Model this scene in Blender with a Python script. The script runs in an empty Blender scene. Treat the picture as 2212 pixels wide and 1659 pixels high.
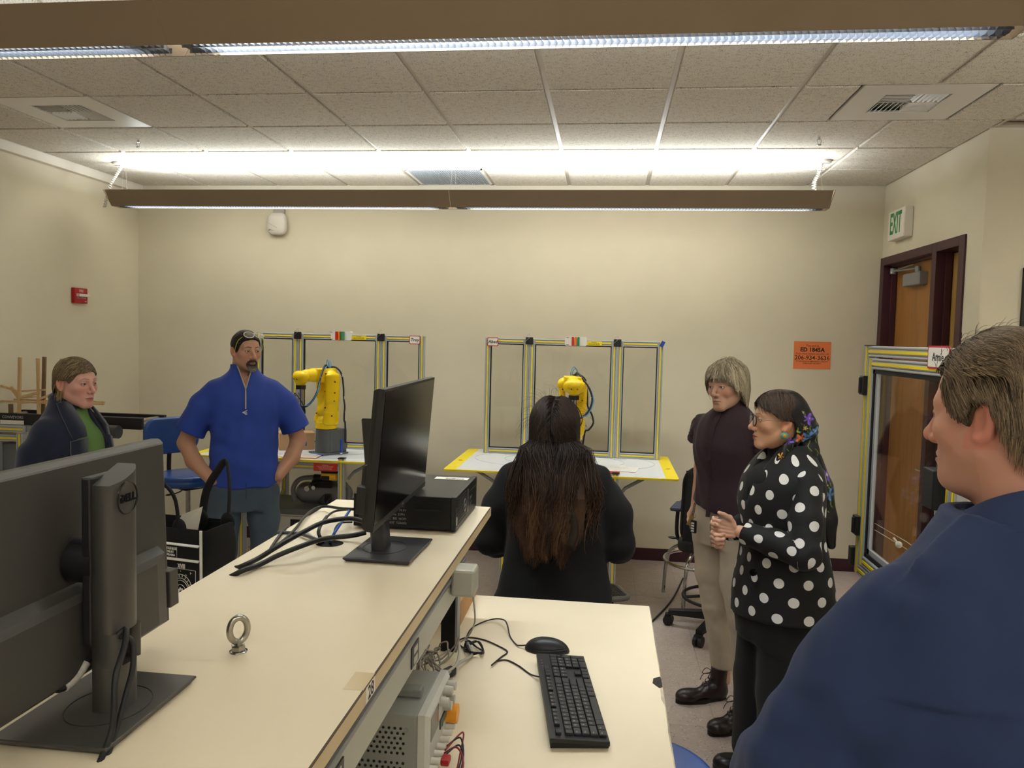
import bpy, math, random
import numpy as np
from mathutils import Vector, Matrix, Euler
import openvdb as vdb
sc = bpy.context.scene
COL = sc.collection
pi = math.pi
R = math.radians
# ------------------------------------------------------------------ camera
FPX = 1689.7
YAW, PITCH, ROLL = R(-6.85227), R(-3.43891), R(1.35089)
CAMZ, D, CEIL = 1.787, 6.365, 3.017          # eye height, back wall distance, ceiling height
XL, XR, YC = -4.039, 2.081, 4.727            # side walls, outside corner
fw = Vector((math.sin(YAW)*math.cos(PITCH), math.cos(YAW)*math.cos(PITCH), math.sin(PITCH)))
r0 = Vector((math.cos(YAW), -math.sin(YAW), 0)); u0 = r0.cross(fw)
rt = r0*math.cos(ROLL)+u0*math.sin(ROLL); up = -r0*math.sin(ROLL)+u0*math.cos(ROLL)
cd = bpy.data.cameras.new('camera'); cam = bpy.data.objects.new('camera', cd); COL.objects.link(cam)
cd.sensor_fit = 'HORIZONTAL'; cd.sensor_width = 36; cd.lens = FPX/2212*36; cd.clip_start = .02; cd.clip_end = 60
cam.matrix_world = Matrix(((rt.x, up.x, -fw.x, 0), (rt.y, up.y, -fw.y, 0), (rt.z, up.z, -fw.z, CAMZ), (0, 0, 0, 1)))
sc.camera = cam
# ------------------------------------------------------------------ world, exposure, lamps
w = bpy.data.worlds.new('world'); sc.world = w; w.use_nodes = True
w.node_tree.nodes['Background'].inputs[0].default_value = (1, .95, .88, 1)
w.node_tree.nodes['Background'].inputs[1].default_value = .04
sc.view_settings.view_transform = 'Standard'; sc.view_settings.look = 'None'
sc.view_settings.gamma = 1; sc.view_settings.use_curve_mapping = False
sc.view_settings.exposure = 0.0
def area(name, loc, sx, sy, power, rot=(0, 0, 0), col=(.92, 1, 1.04), spread=180):
    l = bpy.data.lights.new(name, 'AREA'); l.shape = 'RECTANGLE'; l.size = sx; l.size_y = sy
    l.energy = power; l.color = col; l.spread = R(spread)
    o = bpy.data.objects.new(name, l); o.location = loc; o.rotation_euler = rot; COL.objects.link(o); return o
UP_W, DN_W = 46, 20
FIX = [(-3.66, 5.49, 2), (-3.95, 2.43, 2), (-3.66, -.63, 3), (-3.66, -3.3, 3), (1.75, 2.43, 1)]     # left end x, centre y, modules
MODL = 2.545
for fx, fy, n in FIX:
    for k in range(n):
        cx = fx+MODL*(k+.5)
        q = 1.7 if fx > 1 else .35 if (fy > 2 and fy < 3 and k == 0) else .55 if (fy < 0 and k == 0) else .85 if (fy > 5 and k == 0) else 1      # near left tubes dim; other modules scaled to balance the side walls
        area('lamp_up', (cx, fy, 2.80), MODL-.25, .12, UP_W*q, (pi, 0, 0))
        area('lamp_down', (cx, fy, 2.745), MODL-.25, .07, DN_W*1.1*q, spread=118)
# ------------------------------------------------------------------ pixel to point
CAMP = Vector((0, 0, CAMZ))
def ray(x, y): return fw+rt*((x-1106)/FPX)-up*((y-829.5)/FPX)
def at(x, y, X=None, Y=None, Z=None, d=None):
    r = ray(x, y)
    t = X/r.x if X is not None else Y/r.y if Y is not None else (Z-CAMZ)/r.z if Z is not None else d
    return CAMP+r*t
# ------------------------------------------------------------------ materials
MATS = {}
def srgb(c):
    if isinstance(c, str): c = tuple(int(c[i:i+2], 16)/255 for i in (0, 2, 4))
    return tuple(x/12.92 if x <= .04045 else ((x+.055)/1.055)**2.4 for x in c)+(1,)
class NT:
    def __init__(s, m): s.t = m.node_tree; s.n = s.t.nodes; s.l = s.t.links
    def new(s, typ, **kw):
        n = s.n.new(typ)
        for k, v in kw.items():
            if isinstance(v, (int, float, str, bool)) and hasattr(n, k): setattr(n, k, v)
        return n
    def link(s, a, b): s.l.new(a, b)
def mat(name, col='808080', rough=.5, metal=0, spec=.5, bump=0, bs=200, var=0, vs=8, attr=None, coat=0, trans=0, emit=None, es=1, sheen=0, bstr=1, stretch=None, alpha=1, ior=1.45):
    if name in MATS: return MATS[name]
    m = bpy.data.materials.new(name); m.use_nodes = True; t = NT(m); b = t.n['Principled BSDF']
    c = srgb(col); b.inputs['Base Color'].default_value = c; b.inputs['Roughness'].default_value = rough
    b.inputs['Metallic'].default_value = metal; b.inputs['Specular IOR Level'].default_value = spec
    b.inputs['Coat Weight'].default_value = coat; b.inputs['Transmission Weight'].default_value = trans
    b.inputs['IOR'].default_value = ior; b.inputs['Sheen Weight'].default_value = sheen
    if emit: b.inputs['Emission Color'].default_value = srgb(emit); b.inputs['Emission Strength'].default_value = es
    tc = t.new('ShaderNodeTexCoord'); src = tc.outputs['Object']
    if stretch:
        mp = t.new('ShaderNodeMapping'); mp.inputs['Scale'].default_value = stretch; t.link(src, mp.inputs[0]); src = mp.outputs[0]
    colout = None
    if attr:
        a = t.new('ShaderNodeAttribute'); a.attribute_name = attr; colout = a.outputs['Color']; t.link(colout, b.inputs['Base Color'])
    if var:
        nz = t.new('ShaderNodeTexNoise'); nz.inputs['Scale'].default_value = vs; nz.inputs['Detail'].default_value = 5; t.link(src, nz.inputs['Vector'])
        mx = t.new('ShaderNodeMix'); mx.data_type = 'RGBA'; mx.blend_type = 'MULTIPLY'; mx.inputs[0].default_value = 1
        rp = t.new('ShaderNodeMapRange'); rp.inputs[1].default_value = .3; rp.inputs[2].default_value = .7; rp.inputs[3].default_value = 1-var; rp.inputs[4].default_value = 1+var*.4
        t.link(nz.outputs[0], rp.inputs[0]); t.link(rp.outputs[0], mx.inputs[7])
        if colout: t.link(colout, mx.inputs[6])
        else: mx.inputs[6].default_value = c
        t.link(mx.outputs[2], b.inputs['Base Color'])
    if bump:
        n2 = t.new('ShaderNodeTexNoise'); n2.inputs['Scale'].default_value = bs; n2.inputs['Detail'].default_value = 4; t.link(src, n2.inputs['Vector'])
        bp = t.new('ShaderNodeBump'); bp.inputs['Strength'].default_value = bstr; bp.inputs['Distance'].default_value = bump
        t.link(n2.outputs[0], bp.inputs['Height']); t.link(bp.outputs[0], b.inputs['Normal'])
    MATS[name] = m; return m
# ------------------------------------------------------------------ object helpers
def tag(o, label=None, cat=None, group=None, kind=None):
    if label: o['label'] = label
    if cat: o['category'] = cat
    if group: o['group'] = group
    if kind: o['kind'] = kind
    return o
def thing(name, label=None, cat=None, loc=(0, 0, 0), rz=0, group=None, kind=None, rot=None):
    o = bpy.data.objects.new(name, None); o.empty_display_size = .05; COL.objects.link(o)
    o.location = loc; o.rotation_euler = rot if rot else (0, 0, rz)
    return tag(o, label, cat, group, kind)
class MB:
    def __init__(s): s.v = []; s.f = []; s.m = []; s.s = []; s.T = Matrix(); s.mi = 0
    def add(s, vs, fs, smooth=False, mi=None):
        b = len(s.v); T = s.T
        s.v += [tuple(T @ Vector(p)) for p in vs]
        for f in fs: s.f.append(tuple(b+i for i in f)); s.m.append(s.mi if mi is None else mi); s.s.append(smooth)
        return s
    def box(s, c, d, rot=None, mi=None, taper=1):
        x, y, z = d[0]/2, d[1]/2, d[2]/2; q = Matrix.Translation(c)
        if rot is not None: q = q @ Euler(rot).to_matrix().to_4x4()
        P = [(-x, -y, -z), (x, -y, -z), (x, y, -z), (-x, y, -z), (-x*taper, -y*taper, z), (x*taper, -y*taper, z), (x*taper, y*taper, z), (-x*taper, y*taper, z)]
        return s.add([q @ Vector(p) for p in P], [(0, 3, 2, 1), (4, 5, 6, 7), (0, 1, 5, 4), (1, 2, 6, 5), (2, 3, 7, 6), (3, 0, 4, 7)], False, mi)
    def b2(s, a, b, mi=None):
        return s.box([(a[i]+b[i])/2 for i in range(3)], [abs(b[i]-a[i]) for i in range(3)], None, mi)
    def cyl(s, p0, p1, r, r2=None, n=16, mi=None, cap=True, smooth=True):
        p0, p1 = Vector(p0), Vector(p1); r2 = r if r2 is None else r2; z = (p1-p0).normalized()
        x = z.orthogonal().normalized(); y = z.cross(x); vs = []
        for p, q in ((p0, r), (p1, r2)):
            for i in range(n): a = 2*pi*i/n; vs.append(p+(x*math.cos(a)+y*math.sin(a))*q)
        s.add(vs, [(i, (i+1) % n, n+(i+1) % n, n+i) for i in range(n)], smooth, mi)
        if cap: s.add(vs, [tuple(reversed(range(n))), tuple(range(n, 2*n))], False, mi)
        return s
    def tube(s, pts, r, n=8, mi=None, closed=False, sub=0, cap=True, flat=None):
        P = [Vector(p) for p in pts]
        if sub: P = smooth_path(P, sub, closed)
        N = len(P); rr = r if hasattr(r, '__len__') else [r]*N
        if len(rr) != N: rr = [rr[min(len(rr)-1, int(i/(N-1)*(len(rr)-1)+.5))] for i in range(N)] if len(rr) < 3 else list(np.interp(np.linspace(0, 1, N), np.linspace(0, 1, len(rr)), rr))
        t = (P[1]-P[0]).normalized(); x = t.orthogonal().normalized(); vs = []
        for i in range(N):
            if closed: tt = P[(i+1) % N]-P[i-1]
            else: tt = P[min(i+1, N-1)]-P[max(i-1, 0)]
            if tt.length > 1e-9: tt.normalize()
            else: tt = t
            x = (x-tt*x.dot(tt)); x = x.normalized() if x.length > 1e-6 else tt.orthogonal().normalized()
            y = tt.cross(x); t = tt
            for k in range(n):
                a = 2*pi*k/n; vs.append(P[i]+(x*math.cos(a)+y*math.sin(a)*(flat or 1))*rr[i])
        fs = [(i*n+k, i*n+(k+1) % n, (i+1)*n+(k+1) % n, (i+1)*n+k) for i in range(N-1) for k in range(n)]
        if closed: fs += [((N-1)*n+k, (N-1)*n+(k+1) % n, (k+1) % n, k) for k in range(n)]
        s.add(vs, fs, True, mi)
        if cap and not closed: s.add(vs, [tuple(reversed(range(n))), tuple(range((N-1)*n, N*n))], False, mi)
        return s
    def lathe(s, prof, n=24, c=(0, 0, 0), mi=None, smooth=True):
        vs = []; m = len(prof)
        for r, z in prof:
            for i in range(n): a = 2*pi*i/n; vs.append((c[0]+r*math.cos(a), c[1]+r*math.sin(a), c[2]+z))
        fs = [(j*n+i, j*n+(i+1) % n, (j+1)*n+(i+1) % n, (j+1)*n+i) for j in range(m-1) for i in range(n)]
        s.add(vs, fs, smooth, mi)
        if prof[0][0] > 1e-5: s.add(vs, [tuple(reversed(range(n)))], False, mi)
        if prof[-1][0] > 1e-5: s.add(vs, [tuple(range((m-1)*n, m*n))], False, mi)
        return s
    def prism(s, out, z0, z1, mi=None, smooth=False):
        n = len(out); vs = [(x, y, z0) for x, y in out]+[(x, y, z1) for x, y in out]
        s.add(vs, [tuple(reversed(range(n))), tuple(range(n, 2*n))], False, mi)
        return s.add(vs, [(i, (i+1) % n, n+(i+1) % n, n+i) for i in range(n)], smooth, mi)
    def loft(s, rings, mi=None, cap=True, smooth=True, closed=True):
        n = len(rings[0]); vs = [p for r in rings for p in r]
        fs = [(j*n+i, j*n+(i+1) % n, (j+1)*n+(i+1) % n, (j+1)*n+i) for j in range(len(rings)-1) for i in range(n if closed else n-1)]
        s.add(vs, fs, smooth, mi)
        if cap: s.add(vs, [tuple(reversed(range(n))), tuple(range((len(rings)-1)*n, len(rings)*n))], False, mi)
        return s
    def ball(s, c, r, n=16, m=10, mi=None):
        r = r if hasattr(r, '__len__') else (r, r, r); rings = []
        vs = [(c[0], c[1], c[2]-r[2])]
        for j in range(1, m):
            a = -pi/2+pi*j/m
            for i in range(n): b = 2*pi*i/n; vs.append((c[0]+r[0]*math.cos(a)*math.cos(b), c[1]+r[1]*math.cos(a)*math.sin(b), c[2]+r[2]*math.sin(a)))
        vs.append((c[0], c[1], c[2]+r[2])); L = len(vs)-1
        fs = [(0, 1+(i+1) % n, 1+i) for i in range(n)]+[(L, L-n+i, L-n+(i+1) % n) for i in range(n)]
        fs += [(1+j*n+i, 1+j*n+(i+1) % n, 1+(j+1)*n+(i+1) % n, 1+(j+1)*n+i) for j in range(m-2) for i in range(n)]
        return s.add(vs, fs, True, mi)
    def mesh(s, name, mats):
        me = bpy.data.meshes.new(name); me.from_pydata(s.v, [], s.f)
        for m in (mats if isinstance(mats, (list, tuple)) else [mats]): me.materials.append(m)
        me.polygons.foreach_set('material_index', s.m); me.polygons.foreach_set('use_smooth', s.s); me.update(); return me
    def build(s, name, mats, parent=None, bevel=0, seg=2, loc=None, rot=None, weld=False):
        o = bpy.data.objects.new(name, s.mesh(name, mats)); COL.objects.link(o)
        if parent: o.parent = parent
        if loc is not None: o.location = loc
        if rot is not None: o.rotation_euler = rot
        if bevel:
            b = o.modifiers.new('bevel', 'BEVEL'); b.width = bevel; b.segments = seg; b.limit_method = 'ANGLE'; b.angle_limit = R(35)
            b.use_clamp_overlap = True
        return o
def smooth_path(P, sub, closed=False):
    out = []; N = len(P)
    for i in range(N if closed else N-1):
        if closed: a, b, c, d = P[i-1], P[i], P[(i+1) % N], P[(i+2) % N]
        else: a, b, c, d = P[max(i-1, 0)], P[i], P[i+1], P[min(i+2, N-1)]
        for k in range(sub):
            t = k/sub
            out.append(.5*((2*b)+(c-a)*t+(2*a-5*b+4*c-d)*t*t+(3*b-a-3*c+d)*t**3))
    if not closed: out.append(P[-1])
    return out
def rrect(w, h, r, n=5, cx=0, cy=0):
    o = []
    for sx, sy, a0 in ((1, 1, 0), (-1, 1, 90), (-1, -1, 180), (1, -1, 270)):
        for k in range(n+1):
            a = R(a0+90*k/n); o.append((cx+sx*(w/2-r)+r*math.cos(a), cy+sy*(h/2-r)+r*math.sin(a)))
    return o
def frame_mat(o, x, y):     # matrix with origin o, local x along x, local y along y
    x = Vector(x).normalized(); y = Vector(y); y = (y-x*y.dot(x)).normalized(); z = x.cross(y)
    return Matrix(((x.x, y.x, z.x, o[0]), (x.y, y.y, z.y, o[1]), (x.z, y.z, z.z, o[2]), (0, 0, 0, 1)))
def text(name, body, size, m, M=None, parent=None, ext=.0004, align='CENTER', sx=1, bold=0, shear=0, lead=1, va='CENTER'):
    cu = bpy.data.curves.new(name, 'FONT'); cu.body = body; cu.size = size; cu.extrude = ext; cu.align_x = align; cu.align_y = va
    cu.offset = bold; cu.shear = shear; cu.space_line = lead; cu.resolution_u = 2
    o = bpy.data.objects.new(name, cu); COL.objects.link(o)
    me = bpy.data.meshes.new_from_object(o)
    COL.objects.unlink(o); bpy.data.objects.remove(o); me.materials.clear(); me.materials.append(m)
    q = bpy.data.objects.new(name, me); COL.objects.link(q)
    if M is None: M = Matrix()
    me.transform(M @ Matrix.Diagonal((sx, 1, 1, 1)))
    if parent: q.parent = parent
    return q
def copy_tree(o, parent=None):
    c = o.copy(); COL.objects.link(c); c.parent = parent
    for ch in list(o.children): copy_tree(ch, c)
    return c
# ------------------------------------------------------------------ signed-distance modelling (smooth organic bodies)
RNG = np.random.RandomState(7)
class G:            # sample grid
    def __init__(s, lo, hi, h):
        s.h = h; s.lo = np.array(lo, 'f4')
        n = np.ceil((np.array(hi)-np.array(lo))/h).astype(int)+1
        ax = [np.float32(lo[i])+np.arange(n[i], dtype='f4')*np.float32(h) for i in range(3)]
        s.x = ax[0][:, None, None]; s.y = ax[1][None, :, None]; s.z = ax[2][None, None, :]
        s.n = n; s.d = np.full(n, 9., 'f4')
def smin(a, b, k):
    if k <= 0: return np.minimum(a, b)
    h = np.maximum(k-np.abs(a-b), 0)/k
    return np.minimum(a, b)-h*h*k*.25
def cap_d(g, a, ra, b, rb, sq=None):   # tapered capsule; sq = (sx, sy, sz) space stretch about it
    a = np.array(a, 'f4'); b = np.array(b, 'f4'); s = np.array(sq if sq else (1, 1, 1), 'f4')
    X, Y, Z = (g.x-a[0])*s[0], (g.y-a[1])*s[1], (g.z-a[2])*s[2]; v = (b-a)*s; L = float(v@v)+1e-12
    t = np.clip((X*v[0]+Y*v[1]+Z*v[2])/L, 0, 1)
    return np.sqrt((X-t*v[0])**2+(Y-t*v[1])**2+(Z-t*v[2])**2)-(ra+(rb-ra)*t)
def ell_d(g, c, r, rot=None):
    X, Y, Z = g.x-np.float32(c[0]), g.y-np.float32(c[1]), g.z-np.float32(c[2])
    if rot is not None:
        m = np.array(Euler([R(q) for q in rot]).to_matrix().transposed(), 'f4')
        X, Y, Z = X*m[0, 0]+Y*m[0, 1]+Z*m[0, 2], X*m[1, 0]+Y*m[1, 1]+Z*m[1, 2], X*m[2, 0]+Y*m[2, 1]+Z*m[2, 2]
    k0 = np.sqrt((X/r[0])**2+(Y/r[1])**2+(Z/r[2])**2); k1 = np.sqrt((X/r[0]**2)**2+(Y/r[1]**2)**2+(Z/r[2]**2)**2)+1e-6
    return k0*(k0-1)/k1
def stack_d(g, prof, e=2.2, lean=None):   # prof rows: z, half width, half depth, centre y, (centre x)
    P = np.array([list(r)+[0]*(5-len(r)) for r in prof], 'f4'); z = g.z[0, 0, :]
    zs = P[:, 0]
    def ip(c):   # smooth-ish interpolation
        v = np.interp(z, zs, P[:, c]); k = max(1, int(.02/g.h)); 
        vp = np.pad(v, k, mode='edge'); return np.convolve(vp, np.ones(2*k+1)/(2*k+1), 'valid')[:len(z)].astype('f4')[None, None, :]
    a, b, cy, cx = ip(1), ip(2), ip(3), ip(4)
    X = np.abs(g.x-cx)/a; Y = np.abs(g.y-cy)/b
    d = ((X**e+Y**e)**(1/e)-1)*np.minimum(a, b)
    dz = np.maximum(zs[0]-g.z, g.z-zs[-1])
    return np.maximum(d, dz)
def fold_noise(g, amp, freq, seed=0, n=7, aniso=(1, 1, 1)):
    rs = np.random.RandomState(seed); out = 0
    for i in range(n):
        k = rs.normal(size=3)*np.array(aniso); k = k/np.linalg.norm(k)*freq*rs.uniform(.6, 1.6)
        out = out+np.sin(g.x*np.float32(k[0])+g.y*np.float32(k[1])+g.z*np.float32(k[2])+np.float32(rs.uniform(0, 6.28)))
    return out*(amp/math.sqrt(n))
def sdf_mesh(g, d, name, m, parent=None, colfn=None, smooth=1, cut=0.0):
    d = np.ascontiguousarray(d.astype('f4'))
    for ax in range(3):
        sl = [slice(None)]*3
        for e in (0, -1): sl[ax] = e; d[tuple(sl)] = np.maximum(d[tuple(sl)], g.h)
    gr = vdb.FloatGrid(1.0); gr.copyFromArray(d); p, q = gr.convertToQuads(isovalue=cut)
    p = p*g.h+g.lo; q = q[:, ::-1]
    return raw_mesh(p, q, name, m, parent, colfn)
def raw_mesh(p, q, name, m, parent=None, colfn=None, cols=None):
    me = bpy.data.meshes.new(name); n, k = len(p), q.shape[1]
    me.vertices.add(n); me.vertices.foreach_set('co', np.asarray(p, 'f4').ravel())
    me.loops.add(len(q)*k); me.loops.foreach_set('vertex_index', np.asarray(q, 'i4').ravel())
    me.polygons.add(len(q)); me.polygons.foreach_set('loop_start', np.arange(0, len(q)*k, k, dtype='i4'))
    me.polygons.foreach_set('use_smooth', np.ones(len(q), bool))
    me.update(calc_edges=True)
    if colfn is not None: cols = colfn(np.asarray(p, 'f4'))
    if cols is not None:
        a = me.color_attributes.new('Col', 'FLOAT_COLOR', 'POINT'); c = np.ones((n, 4), 'f4'); c[:, :3] = cols; a.data.foreach_set('color', c.ravel())
    for mm in (m if isinstance(m, list) else [m]): me.materials.append(mm)
    o = bpy.data.objects.new(name, me); COL.objects.link(o)
    if parent: o.parent = parent
    return o
def join_into(o, others):     # merge other mesh objects' geometry into o (same material, Col attribute)
    P, Q, C = [], [], []; off = 0
    for x in [o]+others:
        me = x.data; n = len(me.vertices); p = np.zeros(n*3, 'f4'); me.vertices.foreach_get('co', p); p = p.reshape(-1, 3)
        M = np.array(x.matrix_basis, 'f4'); p = p@M[:3, :3].T+M[:3, 3]
        l = np.zeros(len(me.loops), 'i4'); me.loops.foreach_get('vertex_index', l); P.append(p); Q.append(l.reshape(-1, 4)+off); off += n
        c = np.ones(n*4, 'f4')
        if 'Col' in me.color_attributes: me.color_attributes['Col'].data.foreach_get('color', c)
        C.append(c.reshape(-1, 4)[:, :3])
    n = raw_mesh(np.concatenate(P), np.concatenate(Q), o.name, o.data.materials[0], o.parent, cols=np.concatenate(C))
    nm = o.name
    for x in [o]+others: bpy.data.objects.remove(x)
    n.name = nm; return n
# ================================================================== ROOM
WALL = mat('wall_paint', 'dad1bb', .85, bump=.0006, bs=350, var=.03, vs=3)
MAROON = mat('maroon_paint', '43202a', .45, bump=.0003, bs=60)
RUBBER = mat('baseboard_vinyl', '3a1a24', .5)
WHITE = mat('white_plastic', 'e2dcd2', .4)
WHITEM = mat('white_metal', 'ddd8d0', .35)
BLACK = mat('black_plastic', '17171a', .42, bump=.0002, bs=900)
BLACKM = mat('black_metal', '121214', .4, metal=.3)
CHROME = mat('chrome', 'c9c9cc', .12, metal=1)
STEEL = mat('zinc_steel', 'a8a49c', .28, metal=1, var=.15, vs=60)
ALU = mat('anodised_aluminium', 'b0b3b8', .4, metal=.25, var=.04, vs=20)
YEL = mat('safety_yellow', 'e8cf1c', .5)
GROOVE = mat('groove_grey', '6c6e70', .6)
TILEM = mat('vct_tile', 'a99a90', .34, spec=.4)
def vct():
    t = NT(TILEM); b = t.n['Principled BSDF']; tc = t.new('ShaderNodeTexCoord'); ge = t.new('ShaderNodeNewGeometry')
    v = ge.outputs['Position']; base = None
    prev = srgb('b3a49a')
    nz = t.new('ShaderNodeTexNoise'); nz.inputs['Scale'].default_value = 14; nz.inputs['Detail'].default_value = 6; t.link(v, nz.inputs['Vector'])
    mx = t.new('ShaderNodeMix'); mx.data_type = 'RGBA'; mx.inputs[6].default_value = srgb('a4958c'); mx.inputs[7].default_value = srgb('bcaea4'); t.link(nz.outputs[0], mx.inputs[0]); last = mx.outputs[2]
    for sc_, thr, c, rot in ((38, .145, '5b4c47', .4), (34, .16, 'd9cfc6', 1.7), (60, .12, '83706a', 2.6)):
        mp = t.new('ShaderNodeMapping'); mp.inputs['Scale'].default_value = (1, 2.4, 1); mp.inputs['Rotation'].default_value = (0, 0, rot); t.link(v, mp.inputs[0])
        vo = t.new('ShaderNodeTexVoronoi'); vo.inputs['Scale'].default_value = sc_; t.link(mp.outputs[0], vo.inputs['Vector'])
        cmp_ = t.new('ShaderNodeMath', operation='LESS_THAN'); t.link(vo.outputs['Distance'], cmp_.inputs[0]); cmp_.inputs[1].default_value = thr
        m2 = t.new('ShaderNodeMix'); m2.data_type = 'RGBA'; t.link(cmp_.outputs[0], m2.inputs[0]); t.link(last, m2.inputs[6]); m2.inputs[7].default_value = srgb(c); last = m2.outputs[2]
    t.link(last, b.inputs['Base Color'])
vct()
CT = mat('acoustic_tile', 'd8cdbf', .95, spec=.1)
def ctile():
    t = NT(CT); b = t.n['Principled BSDF']; ge = t.new('ShaderNodeNewGeometry'); last = srgb('dad2c4'); h = None
    mx = None
    for sc_, thr, st in ((105, .20, (1, 1.6, 1)), (175, .25, (1.4, 1, 1))):
        mp = t.new('ShaderNodeMapping'); mp.inputs['Scale'].default_value = st; t.link(ge.outputs['Position'], mp.inputs[0])
        vo = t.new('ShaderNodeTexVoronoi'); vo.inputs['Scale'].default_value = sc_; t.link(mp.outputs[0], vo.inputs['Vector'])
        nz = t.new('ShaderNodeTexNoise'); nz.inputs['Scale'].default_value = 40; t.link(ge.outputs['Position'], nz.inputs['Vector'])
        ml = t.new('ShaderNodeMath', operation='MULTIPLY'); t.link(nz.outputs[0], ml.inputs[0]); ml.inputs[1].default_value = thr*2
        cm = t.new('ShaderNodeMath', operation='LESS_THAN'); t.link(vo.outputs['Distance'], cm.inputs[0]); t.link(ml.outputs[0], cm.inputs[1])
        m2 = t.new('ShaderNodeMix'); m2.data_type = 'RGBA'; t.link(cm.outputs[0], m2.inputs[0]); m2.inputs[7].default_value = srgb('7d7062')
        if mx is None: m2.inputs[6].default_value = last
        else: t.link(mx, m2.inputs[6])
        mx = m2.outputs[2]
    t.link(mx, b.inputs['Base Color'])
ctile()
def struct(name): return thing(name, kind='structure')
XW = 4.2; YB = -4.6
# floor: vinyl tiles as pieces where the photo resolves them, the rest joined
fl = struct('floor')
MB().b2((XL-.2, YB, -.06), (XW+.2, D+.2, -.006)).build('subfloor', mat('tile_joint', '6d5f58', .8), fl)
ts = .3048; tb = MB(); tb.box((0, 0, -.003), (ts-.0012, ts-.0012, .006)); tme = tb.mesh('floor_tile', TILEM)
rest = MB()
x0 = XR-ts*40
nmain = 0
for i in range(48):
    for j in range(37):
        cx, cy = x0+ts*(i+.5), D-ts*(j+.5)
        if cx < XL-.2 or cx > XW: continue
        if -.75 < cx < 2.4 and cy > 1.6:
            o = bpy.data.objects.new('floor_tile', tme); COL.objects.link(o); o.parent = fl; o.location = (cx, cy, 0); nmain += 1
        else: rest.box((cx, cy, -.003), (ts-.0012, ts-.0012, .006))
tag(rest.build('floor_tiles', TILEM, fl), kind='stuff')
# walls
struct_w = lambda n, a, b: tag(MB().b2(a, b).build(n, WALL), kind='structure')
struct_w('wall_back', (XL-.15, D, 0), (XR+.3, D+.15, 3.3))
struct_w('wall_left', (XL-.15, YB, 0), (XL, D, 3.3))
DY0, DY1, DZ = 4.93, 6.36, 2.455     # door opening incl. frame
wr = struct('wall_right')
MB().b2((XR, YC, 0), (XR+.16, DY0+.02, 3.3)).build('wall_pier', WALL, wr)
MB().b2((XR, DY0+.02, DZ-.02), (XR+.16, D, 3.3)).build('wall_over_door', WALL, wr)
struct_w('wall_corridor', (XR+.9, YC+.2, 0), (XR+1.0, D+.6, 3.3))
struct_w('wall_right_return', (XR+.16, YC, 0), (XW, YC+.16, 3.3))
struct_w('wall_right_far', (XW, YB, 0), (XW+.15, YC+.16, 3.3))
struct_w('wall_behind', (XL-.15, YB-.15, 0), (XW+.15, YB, 3.3))
def bboard(name, a, b): tag(MB().b2(a, b).build(name, RUBBER, None, .002), kind='structure')
bboard('baseboard_back', (XL, D-.008, 0), (XR-.006, D, .1)); bboard('baseboard_left', (XL, YB, 0), (XL+.008, D-.01, .1))
bboard('baseboard_right', (XR-.008, YC-.006, 0), (XR, DY0, .1)); bboard('baseboard_right_return', (XR, YC-.008, 0), (XW, YC, .1))
tag(MB().b2((XL, YB, CEIL-.075), (XL+.05, D, CEIL-.004)).build('trim_left_soffit', mat('trim_white', 'e3dacb', .6), None, .004), kind='structure')
# ceiling
ce = struct('ceiling')
MB().b2((XL-.1, YB, CEIL+.03), (XW+.1, D+.1, CEIL+.08)).build('deck', CT, ce)
T = .6096; X0 = -1.554
TEE = mat('grid_tee', 'c4b8a8', .45)
VX0, VX1 = 1.165, 1.770
tcache = {}
def ctile_at(xa, xb, ya, yb):
    wx, wy = round(xb-xa-.027, 3), round(yb-ya-.027, 3)
    if wx < .03 or wy < .03: return
    k = (wx, wy)
    if k not in tcache:
        m = MB(); a, b = wx/2, wy/2; e = .012
        rings = [[(-a-.004, -b-.004, .012), (a+.004, -b-.004, .012), (a+.004, b+.004, .012), (-a-.004, b+.004, .012)], [(-a, -b, .001), (a, -b, .001), (a, b, .001), (-a, b, .001)],
                 [(-a+.002, -b+.002, -e), (a-.002, -b+.002, -e), (a-.002, b-.002, -e), (-a+.002, b-.002, -e)]]
        m.loft(rings, smooth=False); tcache[k] = m.mesh('ceiling_tile', CT)
    o = bpy.data.objects.new('ceiling_tile', tcache[k]); COL.objects.link(o); o.parent = ce; o.location = ((xa+xb)/2, (ya+yb)/2, CEIL)
bigt = MB()
cols = [XL+.05]+[X0+T*c for c in range(-4, 10) if X0+T*c > XL+.07]
for r in range(0, 18):
    yb = D-T*r; ya = yb-T
    for c in range(len(cols)-1):
        xa, xb = cols[c], cols[c+1]
        if yb > YC+.05 and xa > XR-.05: continue
        segs = [(xa, min(xb, XR) if (yb > YC+.05) else xb)]
        if r == 3 and abs(xa-(X0-3*T)) < .01: segs = []
        if r == 0 and abs(xa-X0) < .01: segs = []
        if r == 3: segs = [s for s in segs for s in ([(s[0], min(s[1], VX0))] if s[0] < VX0 < s[1] else [(VX1, s[1])] if s[0] < VX1 < s[1] else [s])]
        for s in segs:
            if r < 8: ctile_at(s[0], s[1], ya, yb)
            else: bigt.b2((s[0]+.012, ya+.012, CEIL-.006), (s[1]-.012, yb-.012, CEIL+.01))
tag(bigt.build('ceiling_tiles', CT, ce), kind='stuff')
for x in cols[1:]:
    top = D if x < XR else YC
    MB().b2((x-.012, YB, CEIL), (x+.012, top, CEIL+.02)).build('grid_tee', TEE, ce)
for r in range(1, 18):
    y = D-T*r; MB().b2((XL, y-.012, CEIL+.0005), (XR if y > YC else XW, y+.012, CEIL+.02)).build('grid_tee', TEE, ce)
MB().b2((XL, D-.022, CEIL-.002), (XR, D, CEIL+.02)).build('wall_angle', TEE, ce)
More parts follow.
